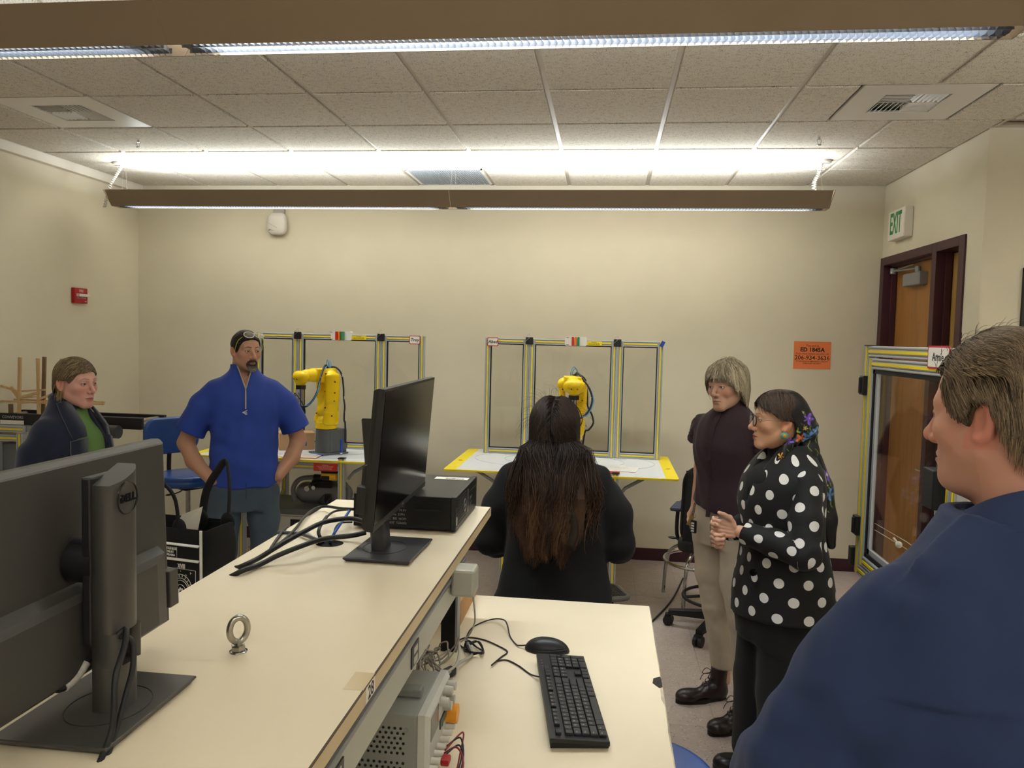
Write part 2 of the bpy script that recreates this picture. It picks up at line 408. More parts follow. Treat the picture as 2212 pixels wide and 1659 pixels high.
MB().b2((XR-.022, YC-.02, CEIL-.002), (XR, D, CEIL+.02)).build('wall_angle', TEE, ce)
MB().b2((XR-.02, YC-.022, CEIL-.002), (XW, YC, CEIL+.02)).build('wall_angle', TEE, ce)
# louvred diffusers
def diffuser(cx, cy, label):
    t = thing('ceiling_diffuser', label, 'air vent', (cx, cy, CEIL), group='square louvred ceiling diffusers')
    p = MB(); a, b = .297, .155
    for (x0_, y0_, x1_, y1_) in ((-a, -a, a, -b), (-a, b, a, a), (-a, -b, -b, b), (b, -b, a, b)): p.b2((x0_, y0_, -.009), (x1_, y1_, .004))
    p.build('face_plate', WHITEM, t)
    MB().b2((-b, -b, .05), (b, b, .055)).build('duct', mat('duct_dark', '15130f', .9), t)
    for q in range(4):
        for k in range(6):
            u = .014+k*.024; s = MB()
            s.T = Matrix.Rotation(q*pi/2, 4, 'Z')
            s.box((b/2+.002, u, .004), (b-.012, .0025, .026), (R(38), 0, 0)); s.build('slat', WHITEM, t)
    return t
diffuser(X0-2.5*T, D-3.5*T, 'square white air diffuser in the ceiling at the left')
diffuser((VX0+VX1)/2, D-3.5*T, 'square white air diffuser in the ceiling at the right')
g = thing('return_grille', 'pale perforated return air grille in the ceiling by the back wall', 'air vent', (X0+T/2, D-T/2, CEIL))
p = MB(); a = T/2-.011
for q in ((-a, -a, a, -a+.02), (-a, a-.02, a, a), (-a, -a, -a+.02, a), (a-.02, -a, a, a)): p.b2((q[0], q[1], -.007), (q[2], q[3], .006))
p.build('grille_frame', WHITEM, g)
MB().b2((-a, -a, .03), (a, a, .035)).build('plenum', mat('plenum_grey', '60646a', .9), g)
gm = mat('grille_metal', 'b9bcc4', .5)
s = MB()
for k in range(42): s.box((-a+.02+(k+.5)*(2*a-.04)/42, 0, -.001), (.006, 2*a-.04, .012))
for k in range(12): s.box((0, -a+.02+(k+.5)*(2*a-.04)/12, .003), (2*a-.04, .004, .008))
tag(s.build('grille_bars', gm, g), kind='stuff')
# sprinklers
for (x, y, lb) in ((-3.054, 4.82, 'chrome fire sprinkler head in the ceiling at the left'), (1.202, 4.862, 'chrome fire sprinkler head in the ceiling at the right')):
    t = thing('fire_sprinkler', lb, 'sprinkler', (x, y, CEIL-.007), group='ceiling sprinkler heads')
    MB().lathe([(.0, -.004), (.03, -.003), (.034, 0)], 24).build('escutcheon', CHROME, t)
    m = MB().cyl((0, 0, 0), (0, 0, -.022), .007, .006, 12); m.tube([(-.011, 0, -.02), (-.012, 0, -.036), (-.003, 0, -.05)], .0022, 6); m.tube([(.011, 0, -.02), (.012, 0, -.036), (.003, 0, -.05)], .0022, 6)
    m.box((0, 0, -.021), (.026, .006, .004)); m.build('frame_arms', CHROME, t)
    MB().lathe([(0, -.054), (.014, -.054), (.015, -.051), (0, -.05)], 16).build('deflector', CHROME, t)
# pendant fluorescent fixtures
TAUPE = mat('taupe_metal', '94826c', .5, spec=.3)
LOUV = mat('louver_acrylic', '62666e', .3, spec=.7)
def fixture(fx, fy, n, label, full=True):
    t = thing('pendant_light', label, 'light fixture', (fx, fy, 0), group='long pendant light fixtures')
    zb, zt = 2.683, 2.787; bw, tw = .052, .135
    for k in range(n):
        a, b = k*MODL+.0008, (k+1)*MODL-.0008
        for sgn in (-1, 1):
            p = MB(); p.loft([[(x, sgn*(bw), zb), (x, sgn*tw, zt), (x, sgn*(tw-.006), zt), (x, sgn*(bw-.004), zb)] for x in (a, b)], smooth=False); p.build('side_panel', TAUPE, t)
        MB().b2((a+.05, -.075, 2.765), (b-.05, .075, 2.775)).build('reflector', WHITEM, t)
        lv = MB(); nb = 118
        for i in range(nb):
            x = a+.03+(b-a-.06)*(i+.5)/nb
            lv.add([(x-.009, -.047, zb+.022), (x+.003, 0, zb+.022), (x-.009, .047, zb+.022), (x-.001, -.048, zb-.001), (x+.009, 0, zb-.001), (x-.001, .048, zb-.001)], [(0, 1, 4, 3), (1, 2, 5, 4)])
        for yy in (-.024, .024): lv.box(((a+b)/2, yy, zb+.008), (b-a-.06, .0016, .016))
        tag(lv.build('louver', LOUV, t), kind='stuff')
    for x, s in ((0, -1), (n*MODL, 1)):
        p = MB(); p.loft([[(xx+s*(0 if zz == zb else .012), -w_, zz), (xx+s*(0 if zz == zb else .012), w_, zz), (xx+s*(-.004 if zz == zb else .008), w_, zz), (xx+s*(-.004 if zz == zb else .008), -w_, zz)] for xx, w_, zz in ((x, bw, zb), (x, tw, zt))], smooth=False)
        p.build('end_cap', TAUPE, t)
    for k in range(n+1):
        x = min(max(k*MODL, .05), n*MODL-.05)
        c = MB(); c.lathe([(0, -.022), (.055, -.022), (.062, -.016), (.062, 0), (0, 0)], 28, (x, 0, CEIL-.008)); c.build('canopy', WHITE, t)
        for dx in (-.022, .022): MB().cyl((x+dx*.4, .03, CEIL-.03), (x+dx, .03, 2.775), .0011, n=5).build('suspension_cable', STEEL, t)
        if full and k in (0, n):
            s = -1 if k == 0 else 1
            pts = []; path = [Vector((x-s*0, 0, CEIL-.03)), Vector((x+s*-.02 if s > 0 else x-.03, -.02, CEIL-.1)), Vector((x-.07 if s < 0 else x-.05, -.03, CEIL-.17)), Vector((x-.10 if s < 0 else x-.03, -.03, CEIL-.26))]
            if s < 0: path += [Vector((x-.12, -.03, CEIL-.34))]
            sp = smooth_path(path, 60); N = len(sp)
            for i, q in enumerate(sp):
                a = 2*pi*i/11.; pts.append(q+Vector((math.cos(a)*.0105, math.sin(a)*.0105, 0)))
            MB().tube(pts, .0035, 5).build('coiled_cord', WHITE, t)
            if s < 0: MB().tube([(x-.12, -.03, CEIL-.34), (x-.13, 0, CEIL-.27), (x-.06, 0, CEIL-.235), (x-.02, 0, CEIL-.26)], .003, 6, sub=6).build('coiled_cord', WHITE, t)
    return t
for (fx, fy, n), lb in zip(FIX, ('long taupe pendant light nearest the back wall', 'long taupe pendant light crossing the top of the picture', 'long taupe pendant light above the camera', 'long taupe pendant light behind the camera', 'single taupe pendant light over the right side bay')):
    fixture(fx, fy, n, lb, fy > 5)
# door in the right wall
d1 = struct('door_1')
fr = MB(); xo, xi = XR-.012, XR+.15
Y1, Y2, Y3, Y4 = 6.36, 6.285, 5.395, 5.325; Y5, Y6 = 5.005, 4.93
OAK = mat('oak_veneer', 'a8743a', .42, var=.22, vs=3, stretch=(9, 9, .7))
for a, b in ((Y2, Y1), (Y4, Y3), (Y6, Y5)): fr.b2((xo, a, 0), (xi, b, DZ))
fr.b2((xo, Y3, DZ-.06), (xi, Y2, DZ)); fr.b2((xo, Y5, DZ-.06), (xi, Y4, DZ))
for a, b in ((Y2-.016, Y2), (Y3, Y3+.016), (Y4-.016, Y4), (Y5, Y5+.016)): fr.b2((XR+.045, a, 0), (XR+.085, b, DZ-.06))
fr.b2((XR+.045, Y3, DZ-.076), (XR+.085, Y2, DZ-.06))
fr.build('door_frame', MAROON, d1, .002)
lf = MB().b2((XR+.088, Y3+.003, .01), (XR+.132, Y2-.003, DZ-.064)).build('door_leaf', OAK, d1, .002)
MB().cyl((XR+.04, Y3+.07, .95), (XR+.088, Y3+.07, .95), .012, n=12).tube([(XR+.04, Y3+.07, .95), (XR+.035, Y3+.19, .95)], .009, 8).build('door_handle', CHROME, lf)
MB().b2((XR+.09, Y5+.01, .02), (XR+.1, Y4-.01, DZ-.07)).build('side_light', mat('side_light_panel', 'b9944e', .35, var=.1, vs=3, stretch=(9, 9, .7)), d1)
cl = thing('door_closer', None, None); cl.parent = d1
CLM = mat('closer_grey', '8e9092', .4, metal=.3)
MB().b2((XR+.028, 5.70, 2.215), (XR+.09, 6.0, 2.305)).build('closer_body', CLM, cl, .008)
MB().tube([(XR+.05, 5.78, 2.33), (XR+.03, 6.20, 2.345)], .007, 6).tube([(XR+.03, 6.20, 2.345), (XR+.05, 5.86, 2.365)], .006, 6).build('closer_arm', CLM, cl)
MB().cyl((XR+.05, 5.78, 2.305), (XR+.05, 5.78, 2.345), .02, n=14).cyl((XR+.03, 6.2, 2.325), (XR+.03, 6.2, 2.365), .022, n=14).build('closer_pivot', CLM, cl)
# exit sign
ex = thing('exit_sign', 'white exit sign with green letters above the maroon door', 'sign', (XR, 5.925, 2.655))
MB().b2((-.065, -.155, -.105), (0, .155, .105)).build('sign_housing', WHITE, ex, .008)
gr = mat('exit_green', '1f8a4c', .5)
text('lettering', 'EXIT', .21, gr, frame_mat((-.0655, 0, 0), (0, -1, 0), (0, 0, 1)), ex, .0006, sx=.52, bold=.004)
# fire alarm pull station
fa = thing('fire_alarm_pull', 'red fire alarm pull station with white handle on the left wall', 'fire alarm', (XL, 5.58, 2.025))
RED = mat('alarm_red', 'b31522', .4)
MB().b2((0, -.075, -.058), (.03, .075, .058)).build('alarm_body', RED, fa, .005)
MB().box((.05, -.01, .002), (.03, .115, .022)).box((.033, -.01, .002), (.02, .04, .016)).build('pull_bar', WHITE, fa, .003)
text('lettering', 'PULL DOWN', .018, WHITE, frame_mat((.0305, 0, -.018), (0, 1, 0), (0, 0, 1)), fa)
text('lettering', 'FIRE', .028, WHITE, frame_mat((.0305, 0, .035), (0, 1, 0), (0, 0, 1)), fa)
text('lettering', 'FIRE', .014, WHITE, frame_mat((.0305, .05, -.044), (0, 1, 0), (0, 0, 1)), fa)
# orange notice
no = thing('orange_notice', 'orange printed room notice taped to the back wall', 'sign', (1.5955, D-.0015, 1.698), rot=(R(90), 0, 0))
MB().prism([(-.14, -.108), (.14, -.105), (.139, .108), (-.141, .109)], 0, .0008).build('paper', mat('orange_paper', 'e8814a', .75), no)
INK = mat('black_ink', '1c1412', .7)
for s_, sz, y, b in (('You are in', .024, .076, 0), ('ED 1845A', .045, .043, .0012), ('If you need campus security, call', .0195, .0125, 0), ('206-934-3636', .048, -.02, .0003), ('IF YOU HAVE AN EMERGENCY, CALL 911', .0135, -.0475, .0001), ('THEN ALERT SECURITY', .0135, -.063, .0001)):
    text('lettering', s_, sz, INK, Matrix.Translation((0, y, .001)), no, .0002, bold=b, sx=.97)
# access point
ap = thing('wireless_access_point', 'white rounded wireless access point high on the back wall', 'access point', (-2.772, D, 2.69), rot=(R(90), 0, 0))
m = MB()
rings = []
for (s_, z) in ((.86, .018), (.97, .022), (1, .032), (.97, .048), (.86, .058), (.6, .063), (.2, .065)):
    ring = []
    for k in range(40):
        a = 2*pi*k/40; e = 2/3.4; cx_, sy_ = math.cos(a), math.sin(a)
        ring.append((math.copysign(abs(cx_)**e, cx_)*.084*s_, math.copysign(abs(sy_)**e, sy_)*.094*s_-.005, z))
    rings.append(ring)
m.loft(rings); m.T = Matrix(); m.build('cover', mat('ap_white', 'd8d2c8', .35), ap)
MB().b2((-.045, -.02, 0), (.055, .12, .018)).build('mount_bracket', mat('bracket_grey', 'a5a09a', .5, metal=.4), ap, .002)
text('lettering', 'aruba', .026, mat('logo_grey', '55504a', .6), Matrix.Translation((-.035, -.055, .0625)), ap, .0004)
MB().box((-.03, .038, .0615), (.03, .005, .002)).build('status_light', BLACK, ap)
MB().tube([(-.082, .012, .053), (-.05, -.008, .0635), (-.005, -.033, .066), (.01, -.04, .066)], .0012, 6, sub=4).build('seam', mat('seam_grey', '9a948a', .6), ap)
wb = thing('whiteboard', 'black framed board on the wall at the right edge', 'board', (3.0, YC, 1.6))
MB().b2((-.68, -.012, -.6), (.68, 0, .62)).build('panel', WHITEM, wb); fr = MB()
for q in ((-.7, -.62, -.68, .64), (.68, -.62, .7, .64), (-.7, -.62, .7, -.6), (-.7, .62, .7, .64)): fr.b2((q[0], -.022, q[1]), (q[2], 0, q[3]))
fr.build('frame', BLACK, wb)
# ================================================================== BENCH AND WHAT STANDS ON IT
LAM = mat('cream_laminate', 'e6d8bd', .38, spec=.4, var=.03, vs=5, bump=.0001, bs=500)
BAND = mat('edge_band', 'c6b28c', .45, var=.05, vs=12)
LINE = mat('seam_brown', '4a3a2c', .7)
GREYM = mat('grey_metal', '86888a', .45, metal=.35)
LGREY = mat('light_grey_plastic', 'b3b1a9', .45)
DGREY = mat('dark_grey', '2b2b2e', .5)
SX0, SX1, SY1, SZ = -.833, -.342, 2.362, 1.262
TX0, TX1, TY1, TZ = -1.338, .163, 2.563, .914
bench = thing('lab_bench', 'cream topped electronics bench with a raised cream shelf along its middle', 'bench')
hx, hy, hr = -.672, 1.858, .034
# shelf with a cable hole
o = rrect(SX1-SX0, SY1+1.2, .004, 2, (SX0+SX1)/2, (SY1-1.2)/2)
sh = MB(); N = 32; hole = [(hx+hr*math.cos(2*pi*k/N), hy+hr*math.sin(2*pi*k/N)) for k in range(N)]
y0, y1 = hy-.08, hy+.08
for a, b in ((-1.2, y0), (y1, SY1)): sh.b2((SX0, a, SZ-.027), (SX1, b, SZ))
sq = []
for k in range(N):
    a = 2*pi*k/N; c, s_ = math.cos(a), math.sin(a)
    tx = ((SX1-hx) if c > 0 else (hx-SX0))/max(abs(c), 1e-6); ty = .08/max(abs(s_), 1e-6); q = min(tx, ty); sq.append((hx+c*q, hy+s_*q))
cor = [(SX1, y1), (SX0, y1), (SX0, y0), (SX1, y0)]
for z in (SZ, SZ-.027):
    vs = [(x, y, z) for x, y in hole+sq+cor]; fs = [(k, N+k, N+(k+1) % N, (k+1) % N) for k in range(N)]
    for ci, (cx_, cy_) in enumerate(cor):
        for k in range(N):
            p, q = sq[k], sq[(k+1) % N]
            if (abs(p[0]-cx_) < 1e-6 and abs(q[1]-cy_) < 1e-6) or (abs(p[1]-cy_) < 1e-6 and abs(q[0]-cx_) < 1e-6): fs.append((N+k, 2*N+ci, N+(k+1) % N))
    sh.add(vs, fs)
sh.add([(x, y, SZ) for x, y in hole]+[(x, y, SZ-.027) for x, y in hole], [(k, (k+1) % N, N+(k+1) % N, N+k) for k in range(N)])
for x in (SX0, SX1): sh.b2((x-.0005, y0, SZ-.027), (x+.0005, y1, SZ))
sh.build('shelf_top', LAM, bench)
MB().b2((SX1, -1.2, SZ-.026), (SX1+.0025, SY1, SZ-.001)).b2((SX0, SY1, SZ-.026), (SX1, SY1+.0025, SZ-.001)).build('edge_strip', BAND, bench)
MB().b2((SX1-.0003, -1.2, SZ-.0012), (SX1+.0028, SY1, SZ+.0002)).build('edge_seam', LINE, bench)
lin = MB().lathe([(hr, 0), (hr+.002, -.03), (hr+.002, -.12), (0, -.12)], 24, (hx, hy, SZ-.001)); lin.build('hole_shade_cup', mat('hole_shade_dark', '1c1510', .9), bench)  # dark closed cup added under the hole to stand in for its shade
# raceway
rw = MB(); rw.b2((SX1-.03, -1.2, SZ-.05), (SX1-.010, 1.97, SZ-.027)); rw.b2((SX1-.03, -1.2, SZ-.053), (SX1-.002, 1.97, SZ-.045)); rw.build('raceway_groove', GREYM, bench, .002)
MB().b2((SX1-.05, -1.2, SZ-.118), (SX1-.008, 1.97, SZ-.056)).build('raceway', mat('raceway_grey', 'a8a89f', .4, metal=.2), bench, .003)
for yy in (1.44, 1.0, .5):
    p = thing('outlet', None); p.parent = bench
    MB().b2((SX1-.008, yy-.028, SZ-.108), (SX1-.0055, yy+.028, SZ-.066)).build('outlet_plate', BLACK, p, .001)
    for dz in (-.097, -.078): MB().b2((SX1-.0055, yy-.014, SZ+dz-.006), (SX1-.0045, yy+.014, SZ+dz+.006)).build('socket', LGREY, p)
# legs, posts, lower top
for x in (SX1-.09, SX0+.05):
    for y in (2.10, .4, -1.0):
        MB().b2((x, y-.02, TZ), (x+.04, y+.02, SZ-.027)).build('post', BLACKM, bench, .002)
        MB().b2((x+.04, y-.021, TZ), (x+.046, y+.021, SZ-.027)).build('post_trim', GREYM, bench)
lt = MB(); lt.prism([(TX0, -1.2), (TX1, -1.2), (TX1, TY1), (TX0, TY1)], TZ-.032, TZ); lt.build('worktop', LAM, bench, .0015)
wear = mat('worn_edge', 'c9bba0', .7, var=.55, vs=45, stretch=(1, .25, 1), bump=.002, bs=90)
MB().b2((TX1, -1.2, TZ-.031), (TX1+.0025, TY1, TZ-.0008)).build('edge_strip', wear, bench)
ch = [(-.024, -.004), (-.020, .012), (-.008, .017), (.0, .02), (.0022, .012), (.0022, -.016), (-.006, -.02), (-.015, -.013)]
MB().prism([(TX1+x*.9, 1.985+y*1.7) for x, y in ch], TZ-.02, TZ+.0009).build('chipped_patch', mat('exposed_core', '3a3632', .95, var=.5, vs=150, bump=.002, bs=300), bench)
wl = MB()
rs = random.Random(4)
pp = [(TX1+.002-rs.uniform(0, .0035)-(.006 if i < 3 else 0), 1.97-i*.04, TZ+.0004) for i in range(22)]
for i in range(21): a, b = pp[i], pp[i+1]; wl.add([a, (TX1+.0027, a[1], TZ+.0004), (TX1+.0027, b[1], TZ+.0004), b], [(0, 3, 2, 1)])
wl.build('worn_band', wear, bench)
for x in (TX0+.06, TX1-.1):
    for y in (-1.1, .7, 2.45): MB().b2((x, y-.025, 0), (x+.05, y+.025, TZ-.032)).build('leg', BLACKM, bench, .002)
MB().b2((TX0+.05, 2.4, TZ-.11), (TX1-.05, 2.43, TZ-.032)).b2((-.61, -1.1, .3), (-.57, 2.42, TZ-.032)).build('modesty_panel', GREYM, bench)
nl = thing('number_label', None); nl.parent = bench
MB().b2((SX1+.0026, 1.098, SZ-.025), (SX1+.0031, 1.143, SZ-.0005)).build('paper', WHITE, nl)
text('lettering', '28', .029, INK, frame_mat((SX1+.0032, 1.122, SZ-.0135), (0, 1, 0), (0, 0, 1)), nl, .0001, bold=.0006)
MB().b2((SX1-.03, 1.09, SZ+.0001), (SX1+.001, 1.15, SZ+.0004)).build('tape', mat('clear_tape', 'd2bf9c', .25), nl)
# grey transformer box hung from the raceway
tb_ = thing('wall_adapter', 'light grey adapter box plugged into the raceway under the shelf', 'power adapter', (SX1, 1.81, 1.205))
MB().b2((-.006, -.03, -.033), (.05, .035, .033)).build('housing', mat('adapter_grey', 'a5a59a', .4), tb_, .007)
c = at(1022, 1283, Y=1.83); cw = mat('grey_cable', 'aaa79d', .5)
pts = [c-Vector(tb_.location), at(1026, 1330, Z=1.06)-Vector(tb_.location), at(1024, 1350, Z=1.0)-Vector(tb_.location), at(1010, 1375, Z=.95)-Vector(tb_.location), at(975, 1400, Z=.922)-Vector(tb_.location), at(935, 1425, Z=.92)-Vector(tb_.location), at(905, 1440, Z=.92)-Vector(tb_.location)]
MB().tube(pts, .0024, 8, sub=8).build('cord', cw, tb_)
# ---------------------------------------------------------------- monitors
MBL = mat('monitor_black', '1b1b1d', .45, bump=.00015, bs=1500)
MGR = mat('monitor_grey', '3d3a37', .42, bump=.00015, bs=1500)
SCR = mat('screen', '060608', .16, spec=.35)
GLOSS = mat('logo_gloss', '0c0c0e', .12)
def monitor(label, base, yaw, panel_c, panel_rot, colb, colstand, lean, riser_top, dell=True, lid=None):
    """base centre on the shelf, display faces local -X"""
    t = thing('monitor', label, 'monitor', base, yaw)
    m = MB(); W, Dp = .213, .158
    m.loft([[(x*Dp*s, y*W*s, z) for x, y in ((-.5, -.5), (.5, -.5), (.5, .5), (-.5, .5))] for s, z in ((.93, 0), (1, .007), (1, .0095), (.985, .0105))], smooth=False)
    st = m.build('stand_base', colstand, t)
    MB().tube([(.012+.052*math.cos(a), .06*math.sin(a), .0108) for a in [2*pi*k/40 for k in range(40)]], .0007, 4, closed=True).build('turntable_seam', BLACK, st)
    # riser: shallow D section, sloped cap, cable hole
    r = MB(); h = riser_top; n = 14; L = lean
    def sec(z, y0_=-.024, y1_=.034, zc=None):
        out = []
        for k in range(n+1):
            u = -1+2*k/n; y = (y0_+y1_)/2+u*(y1_-y0_)/2; out.append((.03+.011*(1-abs(u)**2.5)+L*z, y, (z if zc is None else zc)))
        out += [(.004+L*z, y1_, z if zc is None else zc), (.004+L*z, y0_, z if zc is None else zc)]
        return out
    zs = [0.008, .06, .062, .082, .106, .108, h]
    r.loft([sec(.008), sec(.072)])
    r.loft([sec(.072, -.024, -.008), sec(.118, -.024, -.008)]); r.loft([sec(.072, .019, .034), sec(.118, .019, .034)])
    top = [(p[0], p[1], h+(.012*(p[1]/.033)) - .012) for p in sec(h)]
    r.loft([sec(.118), top]); r.build('riser', colstand, t)
    hb = MB().b2((.006+L*.09, -.018, .068), (.012+L*.09, .018, .122)); hb.build('cable_recess', BLACK, t)
    MB().b2((-.008+L*h*.8, -.027, h*.30), (.006+L*h*.8, .028, h*.97)).build('lift_cover', BLACK, t, .003)
    MB().cyl((-.035+L*h*.6, 0, h*.62), (.004+L*h*.6, 0, h*.62), .03, n=20).build('tilt_hinge', BLACK, t)
    # display head
    P = thing('display_head', None, None, panel_c, rot=panel_rot); P.parent = t
    w2, h2 = .269, .1535
    p = MB(); p.loft([[(x, sy*w2*q, sz*h2*q) for sy, sz in ((-1, -1), (1, -1), (1, 1), (-1, 1))] for x, q in ((-.010, 1), (.004, 1), (.010, .985), (.0165, .965), (.018, .95))], smooth=False)
    p.build('back_shell', colb, P)
    MB().b2((-.0112, -w2+.005, -h2+.014), (-.0100, w2-.005, h2-.005)).build('screen', SCR, P)
    MB().b2((-.0118, -w2, -h2), (-.0098, w2, -h2+.013)).build('chin', MBL, P)
    e = MB(); e.loft([[(x, sy*a_, c_+sz*b_) for sy, sz in ((-1, -1), (1, -1), (1, 1), (-1, 1))] for x, a_, b_, c_ in ((.012, .235, .062, -.075), (.036, .222, .056, -.080), (.042, .19, .048, -.082))], smooth=False); e.build('electronics_housing', colb, P)
    for sy in (1,): MB().b2((.004, sy*.236, -.12), (.034, sy*.262, -.06)).build('side_pod', colb, P, .002)
    for dz in (-.075, -.105):
        MB().b2((.012, -.2375, dz-.008), (.022, -.2345, dz+.008)).build('usb_port', mat('usb_blue', '1d4f9c', .4), P)
    if dell: text('logo', 'DELL', .0085, mat('silver_print', '9a9a9c', .3, metal=.6), frame_mat((-.0122, .0, -h2+.0065), (0, -1, 0), (0, 0, 1)), P, .0002)
    return t
# monitor seen from behind (its screen faces -X)
mA = monitor('dark grey computer monitor seen from behind at the lower left', (-.672, .968, SZ), 0, (-.058, -.03, .19), (0, R(-2), 0), MGR, mat('stand_grey', '4a4744', .38, metal=.2), 0, .338)
lg = thing('logo', None); lg.parent = mA
MB().tube([(.0405, .0+.0215*math.cos(a), .298+.0215*math.sin(a)) for a in [2*pi*k/40 for k in range(40)]], .0012, 5, closed=True).build('ring', GLOSS, lg)
text('lettering', 'DELL', .0145, GLOSS, frame_mat((.0412, .0, .298), (0, 1, 0), (0, 0, 1)), lg, .0008, bold=.0006)
# monitor with screen towards +X
mB = monitor('black computer monitor with dark screen angled to the right beside the desktop computer', (-.506, 1.815, SZ), pi+R(-1.5), (-.016, -.05, .256), (0, R(-4.5), R(3)), MBL, mat('stand_dark', '38383c', .4, metal=.2), .09, .325)
CAB = mat('cable_black', '151518', .5)
ca = MB(); L_ = Vector(mA.location)
P_ = lambda x, y, **k: at(x, y, **k)-L_
ca.tube([P_(255, 1372, X=-.63), P_(272, 1360, X=-.622), P_(268, 1400, X=-.612), P_(250, 1460, X=-.606), P_(246, 1540, X=-.6), P_(238, 1590, X=-.598), P_(210, 1659, X=-.595), P_(190, 1700, X=-.59)], .0042, 8, sub=8)
ca.tube([P_(258, 1375, X=-.632), P_(285, 1385, X=-.62), P_(287, 1440, X=-.61), P_(272, 1500, X=-.604), P_(256, 1560, X=-.6), P_(240, 1610, X=-.597), P_(222, 1659, X=-.594), P_(205, 1700, X=-.59)], .0038, 8, sub=8)
ca.tube([P_(255, 1372, X=-.64), P_(225, 1395, X=-.67), P_(205, 1415, X=-.68), P_(185, 1430, X=-.685)], .0045, 8, sub=6)
ca.build('cable', CAB, mA)
sl = MB().tube([P_(186, 1432, X=-.684), P_(165, 1462, X=-.686), P_(138, 1486, X=-.688)], .0062, 10, sub=6); sl.build('cable_sleeve', mat('frosted_sleeve', 'b9b4ac', .35, var=.3, vs=200), mA)
MB().tube([P_(140, 1484, X=-.688), P_(122, 1488, X=-.69), P_(100, 1470, X=-.70), P_(92, 1440, X=-.705)], .005, 8, sub=6).build('cable', CAB, mA)
# ---------------------------------------------------------------- desktop computer
pc = thing('desktop_computer', 'black desktop computer lying flat on the shelf behind the monitor', 'computer', (-.526, 2.185, SZ))
MB().b2((-.140, -.163, .006), (.128, .163, .095)).build('case', BLACKM, pc, .002)
MB().b2((.128, -.165, .004), (.142, .165, .0965)).build('front_bezel', MBL, pc, .003)
for y in (-.13, .13):
    for x in (-.11, .11): MB().cyl((x, y, 0), (x, y, .008), .01, n=10).build('foot', BLACK, pc)
vg = MB()
for k in range(9): vg.b2((.1415, -.150, .016+k*.0085), (.1432, -.022, .020+k*.0085))
vg.build('grille_bars', GREYM if False else DGREY, pc)
lp = thing('logo', None); lp.parent = pc
MB().tube([(.1442, -.045+.017*math.cos(a), .052+.017*math.sin(a)) for a in [2*pi*k/30 for k in range(30)]], .0012, 5, closed=True).build('ring', mat('logo_silver', '8d8d90', .3, metal=.5), lp)
text('lettering', 'DELL', .0115, mat('logo_silver', '8d8d90'), frame_mat((.1445, -.045, .052), (0, 1, 0), (0, 0, 1)), lp, .0006)
MB().b2((.1422, .005, .02), (.1435, .012, .086)).build('bezel_strip', mat('logo_silver', '8d8d90'), pc)
for k in range(4): MB().b2((.1418, .045+.02*(k % 2), .05-.018*(k//2)), (.1432, .057+.02*(k % 2), .057-.018*(k//2))).build('port', mat('port_grey', '55555a', .4), pc)
MB().b2((.1418, .03, .07), (.1432, .14, .074)).build('optical_slot', DGREY, pc)
MB().b2((.03, -.1645, .055), (.10, -.1632, .061)).b2((.03, -.1645, .014), (.10, -.1632, .018)).build('side_slot', mat('slot_black', '050506', .6), pc)
MB().b2((-.139, -.1638, .078), (.126, -.1632, .0788)).build('case_seam', mat('slot_black', '050506', .6), pc)
MB().box((.075, .11, .0958), (.10, .034, .0012)).build('asset_label', WHITE, pc)
text('lettering', 'SCIENCE', .014, INK, frame_mat((.085, .105, .0966), (1, 0, 0), (0, 1, 0)), pc, .0001, bold=.0004)
MB().box((-.12, -.10, .0958), (.03, .02, .0012)).build('asset_label', WHITE, pc)
MB().box((.1420, -.155, .03), (.0022, .006, .022)).build('service_tag', WHITE, pc)
lab = []
for r_, s_ in enumerate(('CE  RoHS  UL  FCC', 'D11S  D11S004  19.5V', 'Made in China  DPN', 'UKCA  KC  BIS  NOM', 'www  R33037  T3A002')):
    text('lettering', s_, .0088, mat('grey_print', '8f8f8c', .6), frame_mat((-.035, -.1634, .066-r_*.0115), (1, 0, 0), (0, 0, 1)), pc, .0001)
# ---------------------------------------------------------------- cables lying across the shelf
def cable(label, pts, r, m, group=None, sub=8, nm='cable'):
    P = [Vector(p) for p in pts]; o = P[0].copy(); mb = MB().tube([p-o for p in P], r, 8, sub=sub)
    q = mb.build(nm, m, None, loc=o); tag(q, label, 'cable', group); return q
S = lambda x, y, dz=.004: at(x, y, Z=SZ+dz)
cable('upper thick black cable from the monitor side arching left over the shelf', [S(790, 1128, .055), S(755, 1120, .055), S(700, 1128, .05), S(650, 1152, .045), S(600, 1180, .03), S(560, 1205, .012), S(530, 1225, .004)+Vector((-.01, 0, 0)), Vector((-.90, 1.72, 1.20)), Vector((-.93, 1.66, 1.05)), Vector((-.94, 1.62, .93))], .0062, CAB)
cable('lower thick black cable from the monitor side arching left over the shelf', [S(790, 1150, .05), S(760, 1157, .045), S(700, 1164, .04), S(650, 1180, .035), S(600, 1200, .02), S(560, 1220, .008), S(520, 1240, .004)+Vector((-.01, 0, 0)), Vector((-.88, 1.62, 1.19)), Vector((-.91, 1.58, 1.05)), Vector((-.92, 1.55, .93))], .006, CAB)
cable('black cable looping from the computer back along the shelf edge', [S(765, 1100, .05), S(735, 1098, .03), S(700, 1094, .015), S(675, 1102, .01), S(655, 1120, .012), S(640, 1140, .01), S(615, 1165, .006), S(585, 1185, .005), Vector((-.85, 2.02, 1.25)), Vector((-.88, 1.98, 1.1)), Vector((-.9, 1.95, .93))], .004, CAB)
cable('thin black cable beside the computer running into the round shelf hole', [S(762, 1100, .04), S(725, 1104, .03), S(705, 1118, .03), S(690, 1140, .03), S(689, 1158, .02), S(698, 1172, 0), Vector((-.68, 1.86, 1.2)), Vector((-.68, 1.86, 1.1))], .0032, CAB)
